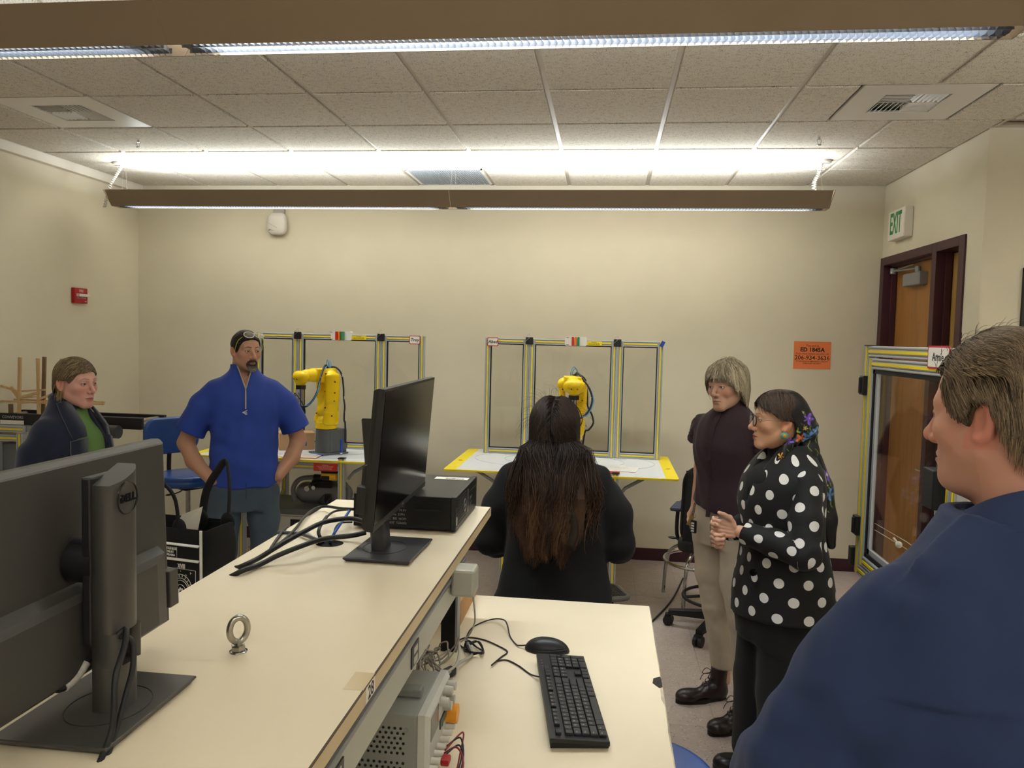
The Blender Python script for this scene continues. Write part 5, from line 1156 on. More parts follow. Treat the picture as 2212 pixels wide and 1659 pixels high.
# ================================================================== PEOPLE
SKIN = mat('skin', 'c79a80', .48, spec=.4, attr='Col', bump=.0002, bs=700)
SKIN.node_tree.nodes['Principled BSDF'].inputs['Subsurface Weight'].default_value = .08
SKIN.node_tree.nodes['Principled BSDF'].inputs['Subsurface Radius'].default_value = (.012, .005, .003)
HAIR = mat('hair', '40302a', .55, spec=.35, attr='Col')
EYE = mat('eye', 'ffffff', .12, spec=.6, attr='Col')
lin = lambda h: np.array(srgb(h)[:3])
def smax(a, b, k): return -smin(-a, -b, k)
def ball_d(g, c, r): return np.sqrt((g.x-c[0])**2+(g.y-c[1])**2+(g.z-c[2])**2)-r
def head_d(g, o):
    jw, ns, fl = o.get('jaw', 1), o.get('nose', 1), o.get('full', 1)
    d = ell_d(g, (0, .008, .032), (.075, .094, .086))
    d = smin(d, ell_d(g, (0, -.022, -.03), (.061*fl, .064, .082)), .03)
    for s in (-1, 1):
        d = smin(d, cap_d(g, (s*.050*jw, .002, -.055), .018, (s*.018*jw, -.062, -.101), .014), .03)
        d = smin(d, ell_d(g, (s*.042, -.054, -.024), (.022*fl, .021, .018)), .026)
        d = smin(d, cap_d(g, (s*.012, -.080, .018), .010, (s*.042, -.066, .019), .010), .018)
    d = smin(d, cap_d(g, (-.011*jw, -.069, -.101), .0145, (.011*jw, -.069, -.101), .0145), .02)
    d = smin(d, ell_d(g, (0, -.071, -.067), (.028, .018, .023)), .02)
    for s in (-1, 1):
        d = smax(d, -ell_d(g, (s*.032, -.098, -.001), (.019, .016, .012)), .014)
        d = smin(d, ball_d(g, (s*.0315, -.0715, 0), .0146), .004)
        d = smax(d, -ell_d(g, (s*.0318, -.090, -.0008), (.0138, .014, .0045)), .001)
    d = smin(d, cap_d(g, (0, -.083, .012), .0065, (0, -.1015*1-.004*ns, -.030), .0082*ns), .012)
    d = smin(d, ball_d(g, (0, -.104-.003*ns, -.036), .0098*ns), .008)
    for s in (-1, 1):
        d = smin(d, ball_d(g, (s*.0118*ns, -.094, -.0405), .0078*ns), .007); d = smax(d, -ball_d(g, (s*.0062, -.103, -.0485), .0034), .002)
        d = smin(d, cap_d(g, (s*.020, -.0825, -.0685), .0028, (s*.004, -.0915, -.0655), .0050), .006)
    d = smin(d, cap_d(g, (-.012, -.0875, -.0765), .0052, (.012, -.0875, -.0765), .0052), .007)
    for s in (-1, 1): d = smax(d, -cap_d(g, (s*.024, -.084, -.0715), .0012, (0, -.0975, -.0708), .0016), .0025)
    for s in (-1, 1):
        e = ell_d(g, (s*.077, .014, -.008), (.008, .019, .031), (-10, 0, -s*22)); e = smax(e, -ell_d(g, (s*.0865, .010, -.004), (.007, .0115, .019), (-10, 0, -s*22)), .004)
        e = smin(e, ball_d(g, (s*.078, .004, -.032), .0075), .008)
        d = smin(d, e, .006)
    nr = o.get('neck', .052)
    d = smin(d, cap_d(g, (0, .026, -.05), nr, (0, .045, -.175), nr*1.06, (1, 1.02, 1)), .03)
    if o.get('chin2'): d = smin(d, ell_d(g, (0, -.03, -.105), (.045, .04, .028)), .03)
    return d
def zh_default(y, tab): return np.interp(y, [t[0] for t in tab], [t[1] for t in tab]).astype('f4')
HL_W = [(-.11, .066), (-.075, .060), (-.055, .038), (-.040, .012), (-.022, -.004), (.0, -.002), (.012, .0), (.028, -.03), (.04, -.07), (.10, -.095)]
HL_M = [(-.11, .074), (-.080, .070), (-.058, .050), (-.045, .022), (-.034, -.012), (-.010, -.020), (.002, .012), (.022, .015), (.034, -.03), (.05, -.075), (.10, -.085)]
def face_cols(p, o):
    x, y, z = p[:, 0], p[:, 1], p[:, 2]; ax = np.abs(x)
    c = np.tile(lin(o['skin']), (len(p), 1))
    def mixc(m, col): nonlocal c; m = np.clip(m, 0, 1)[:, None]; c = c*(1-m)+col*m
    red = lin(o['skin'])*np.array([1.08, .72, .70])
    mixc(.55*np.exp(-(((ax-.042)/.02)**2+((z+.032)/.018)**2))*(y < -.03), red); mixc(.5*np.exp(-((x/.012)**2+((z+.037)/.012)**2))*(y < -.09), red)
    mixc(.6*(ax > .072)*(y > -.02)*(np.abs(z+.01) < .04), red)
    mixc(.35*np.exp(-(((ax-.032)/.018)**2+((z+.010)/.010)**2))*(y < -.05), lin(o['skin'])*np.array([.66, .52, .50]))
    lm = np.exp(-((ax/.0235)**6))*((np.abs(z+.071) < .0105-.0001)*(z > -.0835)*(z < -.0605))*(y < -.076)
    edge = np.clip((.0112-np.abs(z+.0718)-.012*(ax/.024)**2)/.003, 0, 1)
    mixc(lm*edge*o.get('lipm', .75), lin(o.get('lips', 'a85f56')))
    mixc(np.exp(-((z+.0708+.0006)/.0012)**2)*(ax < .0235)*(y < -.078)*.8, lin('4a2422'))  # shade of the crease between the lips, painted into the skin colour
    zb = .0225+.004*np.clip((ax-.014)/.02, 0, 1)-.007*np.clip((ax-.034)/.014, 0, 1); th = (.0038 if o.get('browm') else .0026)*(1-.5*np.clip((ax-.03)/.02, 0, 1))
    mixc(np.clip((th-np.abs(z-zb))/.0012, 0, 1)*(ax > .011)*(ax < .050)*(y < -.045)*o.get('browk', .85), lin(o.get('brow', o['hair'])))
    r = ((ax-.0318)/.0150)**2+((z+.0008)/.0062)**2; mixc(np.clip((1.15-r)/.3, 0, 1)*(y < -.07)*np.where(z > -.0005, .85, .4), lin('2c1a16'))
    mixc(np.exp(-(((ax-.0062)/.0036)**2+((z+.047)/.0028)**2))*(y < -.09)*.8, lin('3a1c18'))
    if o.get('stubble'): mixc(o['stubble']*np.clip((-.045-z)/.03, 0, 1)*(y < .0)*(z > -.135), lin('6a5248'))
    if 'scalp' in o:
        m = np.clip((z-zh_default(y, o['scalp'])-.002)/.004, 0, 1)*(y > -.1); mixc(m*.9, lin(o['hair']))
    return c
def eyes(o, M, parent, gaze=(0, -1, 0)):
    g = Vector(gaze).normalized()
    for s in (-1, 1):
        m = MB(); m.ball((0, 0, 0), .0128, 40, 30); P = np.array(m.v); n = P/np.linalg.norm(P, axis=1)[:, None]; a = np.degrees(np.arccos(np.clip(n@np.array(g), -1, 1)))
        c = np.tile(lin('d8cfc8'), (len(P), 1)); c[a < 27] = lin(o.get('iris', '4a3a2c')); c[(a < 27) & (a > 23)] = lin('201812'); c[a < 11] = lin('050505')
        P = P+np.array((s*.0315, -.0715, 0)); P = P@np.array(M.to_3x3()).T+np.array(M.translation)
        me = bpy.data.meshes.new('eye'); me.from_pydata([tuple(p) for p in P], [], m.f); at_ = me.color_attributes.new('Col', 'FLOAT_COLOR', 'POINT'); cc = np.ones((len(P), 4), 'f4'); cc[:, :3] = c; at_.data.foreach_set('color', cc.ravel())
        me.polygons.foreach_set('use_smooth', [True]*len(m.f)); me.materials.append(EYE); q = bpy.data.objects.new('eye', me); COL.objects.link(q); q.parent = parent
def head_mesh(o, M, parent, h=.0022):
    g = G((-.10, -.13, -.20), (.10, .125, .135), h); ob = sdf_mesh(g, head_d(g, o), 'body', SKIN, parent, lambda p: face_cols(p, o)); ob.matrix_basis = M; return ob
def placed(ob, M): ob.data.transform(M); return ob
def strands(P0, D0, dirfn, steps, step, rad, cols, name, parent, M, keep=None, taper=1, seed=0, stop=None):
    """vectorised hair: P0 roots (n,3), dirfn(P, D, t) -> direction; keep(P) pushes points back outside the head"""
    if stop is not None:
        ok = P0[:, 2] > (stop(P0)+.003); full = stop
        idx = np.where(ok)[0]; N0 = len(P0)
        P0, D0 = P0[idx], D0[idx]; step = np.broadcast_to(step, N0)[idx]; cols = cols[idx]
        def emb(a):
            b = np.zeros((N0, 3)); b[idx] = a; return b
        stop = lambda P: full(emb(P))[idx]; d_all = dirfn; dirfn = lambda P, D, t_: d_all(emb(P), emb(D), t_)[idx]
    n = len(P0); P = P0.copy(); D = D0/np.linalg.norm(D0, axis=1)[:, None]; path = [P.copy()]
    st = step if hasattr(step, '__len__') else np.full(n, step)
    for k in range(steps):
        D = dirfn(P, D, k/steps); D = D/(np.linalg.norm(D, axis=1)[:, None]+1e-9)
        live = np.ones(n) if stop is None else np.clip((P[:, 2]-stop(P))/.006, 0.0, 1)
        P = P+D*(st*live)[:, None]
        if keep is not None: P = keep(P)
        path.append(P.copy())
    return path_tubes(np.array(path), rad, cols, name, parent, M, seed, taper)
def path_tubes(path, rad, cols, name, parent, M, seed=0, taper=1):
    m, n = path.shape[:2]; T_ = np.gradient(path, axis=0); T_ /= np.linalg.norm(T_, axis=2)[:, :, None]+1e-9
    ref = path-np.array((0, .02, 0)); S_ = np.cross(T_, ref); S_ /= np.linalg.norm(S_, axis=2)[:, :, None]+1e-9; U_ = np.cross(T_, S_)
    t = np.linspace(0, 1, m); rr = rad*np.clip((1-t**3)*1.0+.12, 0, 1)*np.where(t < .05, .8, 1)*taper
    rr = rr[:, None]*np.random.RandomState(seed).uniform(.7, 1.3, n)[None, :]
    V = []
    for a in (0, 2.094, 4.189): V.append(path+(S_*math.cos(a)*1.25+U_*math.sin(a)*.8)*rr[:, :, None])
    V = np.stack(V, axis=2)      # m,n,3,3
    V = V.transpose(1, 0, 2, 3).reshape(-1, 3); Q = []
    i = np.arange(n)[:, None, None]*m*3; j = np.arange(m-1)[None, :, None]*3; k = np.arange(3)[None, None, :]; k2 = (k+1) % 3
    q = np.stack([i+j+k, i+j+k2, i+j+3+k2, i+j+3+k], axis=-1).reshape(-1, 4)
    C_ = np.repeat(cols, m*3, axis=0) if cols.ndim == 2 else cols.transpose(1, 0, 2).repeat(3, axis=1).reshape(-1, 3)
    ob = raw_mesh(V, q, name, HAIR, parent, cols=C_); ob['kind'] = 'stuff'; return placed(ob, M)
def keep_ell(c, r, off):
    c = np.array(c); r = np.array(r)+off
    def f(P):
        q = (P-c)/r; l = np.linalg.norm(q, axis=1); m = l < 1; P = P.copy(); P[m] = c+q[m]/l[m][:, None]*r; return P
    return f
CR = ((0, .008, .032), (.075, .094, .086))
def keep_band(lo, hi, c=None, r=None, nape=.55):
    c = np.array(CR[0] if c is None else c); r = np.array(CR[1] if r is None else r)
    def f(P):
        P = P.copy(); v = P-c; up_ = v[:, 2] >= 0; sh = 1-nape*np.clip(-v[:, 2]-.06, 0, .2)*3
        q = v/r; q[~up_, 2] = 0; q[~up_, :2] /= sh[~up_][:, None]; l = np.linalg.norm(q, axis=1)+1e-9; m = r.mean(); t = np.clip(l, 1+lo/m, 1+hi/m)/l
        v[up_] *= t[up_][:, None]; v[~up_, :2] *= t[~up_][:, None]; return c+v
    return f
def scalp_pts(n, zh, seed, off=0.0, cond=None):
    rs = np.random.RandomState(seed); out = []
    while sum(map(len, out)) < n:
        v = rs.normal(size=(n*3, 3)); v /= np.linalg.norm(v, axis=1)[:, None]; P = v*(np.array(CR[1])+off)+np.array(CR[0])
        m = P[:, 2] > zh_default(P[:, 1], zh)+.004
        if cond is not None: m &= cond(P)
        out.append(P[m])
    return np.concatenate(out)[:n]
def hair_shell(o, zh, off, M, parent, name='hair', noise=.0015, freq=160, extra=None, h=.0028, lo=(-.13, -.14, -.2), hi=(.13, .17, .16)):
    g = G(lo, hi, h); d = ell_d(g, CR[0], tuple(q+off for q in CR[1])); z = zh_default(g.y.ravel(), zh).reshape(1, -1, 1)
    d = smax(d, (z-g.z)*.8, .008)
    if extra: d = extra(g, d)
    d = d+fold_noise(g, noise, freq, 3, 7, (1, .6, .35))
    base = lin(o['hair'])
    def cf(p):
        v = .80+.06*np.sin(p[:, 0]*300+p[:, 2]*90); return base*np.clip(v, .5, 1.4)[:, None]
    return placed(sdf_mesh(g, d, name, HAIR, parent, cf), M)
def var_cols(n, cols, seed, jit=.2):
    rs = np.random.RandomState(seed); c = np.array([lin(q) for q in cols])[rs.randint(0, len(cols), n)]; return c*rs.uniform(1-jit, 1+jit, n)[:, None]
def head_M(pos, yaw=0, pitch=0, tilt=0, s=1):
    return Matrix.Translation(pos) @ Matrix.Rotation(R(yaw), 4, 'Z') @ Matrix.Rotation(R(pitch), 4, 'X') @ Matrix.Rotation(R(tilt), 4, 'Y') @ Matrix.Scale(s, 4)
def limb(g, pts, k=.02, d=None):
    for (a, ra), (b, rb) in zip(pts[:-1], pts[1:]):
        e = cap_d(g, a, ra, b, rb); d = e if d is None else smin(d, e, k)
    return d
def plane_d(g, p, n):
    n = np.array(n, 'f4'); n = n/np.linalg.norm(n); return (g.x-p[0])*n[0]+(g.y-p[1])*n[1]+(g.z-p[2])*n[2]
def hand_pts(W, F, Tm, spread=.35, curl=(.5, .6, .7, .75), thumb=(.6, .5), s=1, side=1):
    """capsules of a hand: W wrist, F finger direction, Tm thumb-side direction; curl closes towards palm normal n"""
    W = Vector(W); F = Vector(F).normalized(); X = Vector(Tm); X = (X-F*X.dot(F)).normalized(); N = F.cross(X)*side; out = []
    kn = []
    for i in range(4):
        u = (.030-.0195*i)*s; b = W+F*(.088-.004*abs(i-1))*s+X*u; kn.append(b)
        out.append((W+F*.02*s+X*u*.75, .0135*s, b, .0115*s))
        L = (.042, .046, .043, .034)[i]*s; a = 0; p = b; r = (.0092, .0095, .009, .008)[i]*s; c = curl[i]
        for seg, q in enumerate((1, .62, .5)):
            a += c*(1.0 if seg == 0 else 1.15); dd = F*math.cos(a)+N*math.sin(a)+X*(spread*.06*(1.5-i)); e = p+dd.normalized()*L*q; out.append((p, r, e, r*.9)); p = e; r *= .92
    b = W+F*.028*s+X*.026*s; t1 = (X*.75+F*.6+N*thumb[0]*.5).normalized(); t2 = (X*.35+F*.9+N*thumb[1]).normalized(); m1 = b+t1*.040*s; m2 = m1+t2*.034*s; m3 = m2+(t2+N*thumb[1]*.3).normalized()*.027*s
    out += [(b-t1*.01*s, .0165*s, m1, .0125*s), (m1, .0118*s, m2, .0105*s), (m2, .0104*s, m3, .0088*s)]
    return out
def caps_d(g, caps, k=.006, d=None):
    for a, ra, b, rb in caps:
        e = cap_d(g, tuple(a), ra, tuple(b), rb); d = e if d is None else smin(d, e, k)
    return d
def flat_cols(c):
    return lambda p: np.tile(lin(c), (len(p), 1))
def body_core(g, prof, arms, legs, sh=.012):
    d = stack_d(g, [(r[0], max(.02, r[1]-sh), max(.02, r[2]-sh))+tuple(r[3:]) for r in prof])
    for a in arms: d = smin(d, limb(g, a), .03)
    for l in legs: d = smin(d, limb(g, l), .03)
    return d
def shoe(par, name, m, heel, toe, w_=.045, h_=.075, sole=None, boot=None, laces=False):
    """shoe on the floor from heel to toe (x, y)"""
    heel, toe = Vector((heel[0], heel[1], 0)), Vector((toe[0], toe[1], 0)); L = (toe-heel).length; a = math.atan2(toe.y-heel.y, toe.x-heel.x)
    t = thing(name); t.parent = par; t.location = heel; t.rotation_euler = (0, 0, a)
    g = G((-.03, -.08, -.005), (L+.03, .08, (boot or h_)+.06), .004)
    d = cap_d(g, (.035, 0, .045), .036, (.05, 0, .055), .036); d = smin(d, cap_d(g, (.04, 0, .04), .034, (L-.04, .0, .03), .030, (1, .86, 1.1)), .03); d = smin(d, ell_d(g, (L-.055, 0, .030), (.058, w_, .032)), .02)
    d = smin(d, cap_d(g, (.05, 0, .06), .036, (.10, 0, .058), .030), .03)
    top = boot or h_
    d = smin(d, cap_d(g, (.045, 0, .06), .040, (.038, 0, top), .043 if boot else .036), .02); d = np.maximum(d, g.z-top); d = np.maximum(d, .018-g.z)
    cr = (np.abs(np.sin(g.x*70+g.z*40))-.9)*.004*((g.x > L*.45) & (g.x < L*.72)); d = d+np.maximum(cr, 0)
    sdf_mesh(g, d, 'upper', m, t)
    n = 28; out = []
    for k in range(n):
        b = 2*pi*k/n; x = L/2+.0*math.cos(b)+(L/2+.004)*math.cos(b); ww = (.044 if math.cos(b) > 0 else .036)*(1-.12*abs(math.cos(b))); out.append((x, ww*math.copysign(abs(math.sin(b))**.75, math.sin(b))))
    MB().prism(out, 0.0, .020, smooth=True).build('sole', sole or m, t, .002)
    if laces:
        lc = MB()
        for k in range(5):
            z = .075+.016*k; x = .115-.015*k
            lc.tube([(x+.005, -.022, z-.006), (x+.016, 0, z+.006), (x-.002, .022, z+.008)], .0018, 5, sub=4); lc.tube([(x+.005, .022, z-.006), (x+.016, 0, z+.006), (x-.002, -.022, z+.008)], .0018, 5, sub=4)
        for s in (-1, 1): lc.tube([(.075, 0, .14), (.10, s*.02, .155), (.115, s*.035, .125), (.09, s*.02, .125), (.075, 0, .14)], .0018, 5, sub=5); lc.tube([(.075, 0, .14), (.11, s*.03, .12), (.12, s*.045, .085)], .0018, 5, sub=5)
        lc.build('laces', mat('lace_brown', '2c1c18', .7), t); MB().tube([(-.002, -.012, top-.02), (-.012, 0, top+.03), (-.002, .012, top-.02)], .003, 5, sub=4).build('pull_loop', m, t)
    return t
def cloth(name, col, rough=.85, **k): return mat(name, col, rough, bump=k.pop('bump', .0004), bs=k.pop('bs', 900), sheen=k.pop('sheen', .04), **k)
# ------------------------------------------------------------------ man in the blue pullover
def man_blue():
    t = thing('person', 'bearded man in blue pullover and jeans with both hands in his pockets', 'person', (-2.135, 4.42, 0), R(29))
    o = dict(skin='b98c74', hair='241d1a', brow='2e231d', browm=1, lips='96605a', iris='3c3024', nose=1.18, jaw=1.12, full=1.06, neck=.062, stubble=.25, scalp=HL_M, chin2=0, lipm=.5)
    M = head_M((.008, -.022, 1.672), 24, 3, 0, .97)
    prof = [(.74, .185, .135, .01), (.86, .200, .145, .01), (1.0, .195, .145, .0), (1.15, .190, .135, -.005), (1.30, .205, .135, .0), (1.42, .205, .125, .008), (1.47, .165, .10, .015), (1.52, .10, .08, .02), (1.56, .06, .06, .025)]
    arm = lambda s: [((s*.195, .01, 1.39), .050), ((s*.270, .03, 1.27), .053), ((s*.322, .06, 1.12), .046), ((s*.278, .0, 1.02), .045), ((s*.192, -.060, .925), .034)]
    legs = [[((s*.095, .01, .84), .085), ((s*.115, .0, .48), .056), ((s*.135, .02, .09), .042)] for s in (-1, 1)]
    g = G((-.45, -.22, .0), (.45, .20, 1.60), .010); core = sdf_mesh(g, body_core(g, prof[:-1], [arm(-1)[:2], arm(1)[:2]], legs, .022), 'core', SKIN, t, flat_cols(o['skin']))
    g = G((-.42, -.18, .76), (.42, .16, 1.34), .0055); d = None
    for s in (-1, 1):
        d = limb(g, arm(s), .02, d)
        W = Vector((s*.192, -.060, .925)); F = Vector((-s*.34, .34, -.9)); d = caps_d(g, hand_pts(W, F, (-s*.7, -.5, .3), .2, (.2, .2, .2, .2), (.1, .1), 1.05, -s), .010, d)
    fore = sdf_mesh(g, d, 'arms', SKIN, t, flat_cols('b5886f'))
    hd = head_mesh(o, M, t); join_into(core, [fore, hd]); eyes(o, M, t, (.15, -1, 0))
    # hair: short dark crop
    hs = hair_shell(o, HL_M, .0065, M, t, 'hair', .0012)
    n = 2200; P = scalp_pts(n, HL_M, 5, .004); D = (P-np.array(CR[0]))*6+np.array((0, -.5, -.25))
    strands(P, D, lambda P, D, t_: D+np.array((0, -.1, -.35)), 3, .0032, .0008, var_cols(n, ['241d1a', '3a302a', '5a5048'], 2), 'hair_strands', t, M)
    # goatee
    go = dict(o)
    g = G((-.06, -.13, -.14), (.06, -.03, -.035), .0022); hdn = head_d(g, o)
    ring = np.sqrt((g.x/.034)**2+((g.z+.082)/.036)**2); reg = np.maximum((ring-1)*.03, -(np.sqrt((g.x/.021)**2+((g.z+.0715)/.0085)**2)-1)*.009); reg = np.maximum(reg, g.z+.0535-.0*g.x)
    d = smax(hdn-.0045, reg, .004)+fold_noise(g, .0012, 900, 4)
    def gc(p):
        k = np.clip((-.085-p[:, 2])/.03, 0, 1)[:, None]; b = lin('3f2f28')*(1-k)+lin('8d857c')*k; return b*(.85+.3*np.sin(p[:, 0]*700+p[:, 2]*200))[:, None]
    placed(sdf_mesh(g, d, 'goatee', HAIR, t, gc), M)
    rs = np.random.RandomState(3); n = 900; a = rs.uniform(0, 2*pi, n); q = rs.uniform(.68, 1.0, n); P = np.stack([.033*q*np.cos(a), -.095+.25*(.033*q*np.cos(a))**2*60*.0-.0*q, -.082+.035*q*np.sin(a)], 1)
    P[:, 1] = -.088-.006*np.sin(np.clip((P[:, 2]+.12)/.06, 0, 1)*pi)+.9*np.abs(P[:, 0])**1.6*3.2; P = P[P[:, 2] < -.055]
    kk = np.clip((-.085-P[:, 2])/.03, 0, 1)[:, None]; cc = (lin('3f2f28')*(1-kk)+lin('a39b92')*kk)*rs.uniform(.7, 1.3, (len(P), 1))
    strands(P, np.stack([P[:, 0]*6, -np.ones(len(P))*.6, -np.ones(len(P))], 1), lambda P, D, t_: D+np.array((0, .2, -.3)), 4, .0032, .0008, cc, 'goatee_strands', t, M)
    # pullover
    BL = cloth('royal_blue_cloth', '1e3c96', .7, bump=.0003)
    g = G((-.46, -.24, .80), (.46, .22, 1.66), .0065)
    body = stack_d(g, prof[1:-4]+[(1.30, .208, .138, .0), (1.39, .215, .135, .006), (1.425, .208, .124, .010), (1.462, .184, .112, .014), (1.495, .150, .100, .018), (1.525, .110, .088, .02), (1.545, .084, .082, .021), (1.56, .078, .080, .022), (1.585, .075, .078, .02)])
    body = body+fold_noise(g, .004, 26, 5, 6, (1, 1, .5))+fold_noise(g, .0013, 60, 6, 12, (1, .6, .8))*np.clip(1.8-abs(g.z-1.15)*4, .2, 1.6)+.012*np.clip((1.0-g.z)/.15, 0, 1)*np.sin(g.x*34)*.35
    hem = .868-.035*np.cos(g.x*7)+.03*np.abs(g.x)*3; body = smax(body, hem-g.z, .01)
    d = body
    for s in (-1, 1):
        sl = limb(g, [((s*.160, .008, 1.435), .064), ((s*.232, .018, 1.345), .076), ((s*.302, .035, 1.19), .088)], .02); sl = smax(sl, plane_d(g, (s*.305, .035, 1.185), (s*.42, .05, -.9)), .008)
        sl = sl+fold_noise(g, .004, 30, 8+s, 6)
        d = smin(d, sl, .03)
    V = np.maximum(np.abs(g.x+.0)-.004-.32*np.clip(g.z-1.455, 0, 1), np.maximum(1.45-g.z, g.y+.0)); d = smax(d, -V, .006)
    nk = cap_d(g, (0, .01, 1.50), .060, (0, .012, 1.70), .063, (1, .95, 1)); d = smax(d, -nk, .004)
    sdf_mesh(g, d, 'pullover', BL, t)
    z = MB(); zy = lambda z_: -.140-.0*z_
    pts = [(0, -.141, 1.335), (0, -.140, 1.40), (0, -.133, 1.45)]
    z.tube(pts, .0052, 8, sub=6, flat=.6); 
    for s in (-1, 1): z.tube([(0, -.135, 1.448), (s*.016, -.118, 1.50), (s*.030, -.090, 1.545), (s*.043, -.072, 1.58)], .0035, 6, sub=6)
    z.build('zipper', mat('zip_grey', 'a59a94', .5), t)
    MB().box((0, -.147, 1.452), (.006, .005, .022)).build('zip_pull', CHROME, t, .001)
    lo = MB(); lo.T = Matrix.Translation((-.004, -.1435, 1.315)) @ Matrix.Rotation(R(90), 4, 'X')
    for y, a in ((.006, .45), (-.0, .1), (-.007, -.45)): lo.prism([(-.014, 0), (.012+abs(y)*.4, y*1.6+.0022), (.008, y*1.6-.0022)], 0, .0012)
    lo.prism([(-.016, .0), (.014, .014), (.010, .008), (-.006, 0), (.006, -.009), (.008, -.015)], 0, .0015); lo.build('chest_logo', mat('logo_white', 'd5d2d6', .5), t)
    # undershirt, jeans
    JE = cloth('blue_denim', '42505f', .85, var=.22, vs=9, bump=.0006, bs=1400)
    g = G((-.26, -.20, .05), (.26, .20, .95), .008)
    d = stack_d(g, [(.72, .165, .12, .01), (.80, .190, .13, .012), (.93, .188, .135, .01)])
    for s in (-1, 1): d = smin(d, limb(g, [((s*.100, .012, .84), .105), ((s*.112, .005, .66), .094), ((s*.118, -.0, .46), .078), ((s*.130, .012, .13), .072)], .02), .03)
    d = d+fold_noise(g, .003, 34, 12, 7, (1, 1, .4)); d = np.maximum(np.maximum(d, g.z-.93), .06-g.z)
    for s in (-1, 1): d = smax(d, -ell_d(g, (s*.185, -.095, .885), (.05, .05, .012), (0, s*30, 0)), .008)
    sdf_mesh(g, d, 'jeans', JE, t)
    MB().tube([(.004, -.136, .90), (.006, -.139, .86), (.004, -.128, .80)], .0022, 6, sub=4).build('fly_seam', mat('denim_seam', '2c3744', .8), t)
    SH = mat('brown_leather_shoe', '2f241e', .4)
    for s in (-1, 1): shoe(t, 'shoe', SH, (s*.13, .06), (s*.155, -.21), .048)
    # safety glasses pushed up on the hair
    G_ = thing('safety_glasses'); G_.parent = t; G_.matrix_basis = M @ Matrix.Translation((0, -.015, .028)) @ Matrix.Rotation(R(-42), 4, 'X') @ Matrix.Scale(1.08, 4)
    fr_ = MB()
    for s in (-1, 1):
        L_ = [(s*.031+.029*math.cos(a), -.100+.10*((s*.031+.029*math.cos(a))**2)*8, .021*math.sin(a)+.0) for a in [2*pi*k/30 for k in range(30)]]
        fr_.tube(L_, .0024, 6, closed=True)
    fr_.tube([(-.006, -.101, .004), (0, -.104, .008), (.006, -.101, .004)], .003, 6); fr_.build('frame', mat('clear_frame', 'cfc6bc', .2), G_)
    LN = mat('clear_lens', 'd8d2ca', .05, spec=.5); LN.node_tree.nodes['Principled BSDF'].inputs['Alpha'].default_value = .35
    for s in (-1, 1):
        m = MB(); r = [[(s*.031+q*.029*math.cos(a), -.100-.004*(1-q)+.8*((s*.031+q*.029*math.cos(a))**2), q*.021*math.sin(a)) for a in [2*pi*k/30 for k in range(30)]] for q in (.02, .6, 1)]; m.loft(r, cap=False); m.build('lens', LN, G_)
        MB().tube([(s*.059, -.075, .003), (s*.076, -.050, -.004), (s*.081, -.01, -.02), (s*.079, .02, -.035)], [.0068, .006, .0045, .003], 6, sub=5, flat=.35).build('temple', mat('temple_green', 'a8b52c', .35), G_)
    return t
man_blue()
def add_vec(ob, fn, name='duv'):
    me = ob.data; n = len(me.vertices); p = np.zeros(n*3, 'f4'); me.vertices.foreach_get('co', p); v = fn(p.reshape(-1, 3)).astype('f4')
    a = me.attributes.new(name, 'FLOAT_VECTOR', 'POINT'); a.data.foreach_set('vector', v.ravel())
def dots_mat():
    m = cloth('polka_cloth', '0c0c0f', .75, bump=.0003); t = NT(m); b = t.n['Principled BSDF']
    a = t.new('ShaderNodeAttribute'); a.attribute_name = 'duv'; sp = t.new('ShaderNodeSeparateXYZ'); t.link(a.outputs['Vector'], sp.inputs[0])
    def M_(op, x, y=None, z=None):
        n = t.new('ShaderNodeMath', operation=op)
        for i, v in enumerate((x, y, z)):
            if v is None: continue
            if isinstance(v, (int, float)): n.inputs[i].default_value = v
            else: t.link(v, n.inputs[i])
        return n.outputs[0]
    px_, py_ = .104, .066; v = M_('DIVIDE', sp.outputs[1], py_); row = M_('FLOOR', v); par = M_('MULTIPLY', M_('FRACT', M_('MULTIPLY', row, .5)), 1.0)
    u = M_('ADD', M_('DIVIDE', sp.outputs[0], px_), par); fu = M_('MULTIPLY', M_('SUBTRACT', M_('FRACT', u), .5), px_); fv = M_('MULTIPLY', M_('SUBTRACT', M_('FRACT', v), .5), py_)
    dd = M_('SQRT', M_('ADD', M_('MULTIPLY', fu, fu), M_('MULTIPLY', fv, fv))); k = M_('LESS_THAN', dd, .0188)
    mx = t.new('ShaderNodeMix'); mx.data_type = 'RGBA'; t.link(k, mx.inputs[0]); mx.inputs[6].default_value = srgb('0c0c0f'); mx.inputs[7].default_value = srgb('dedbd8'); t.link(mx.outputs[2], b.inputs['Base Color']); return m
def w2l(x, y, loc, rz):
    dx, dy = x-loc[0], y-loc[1]; c, s = math.cos(rz), math.sin(rz); return (c*dx+s*dy, -s*dx+c*dy)
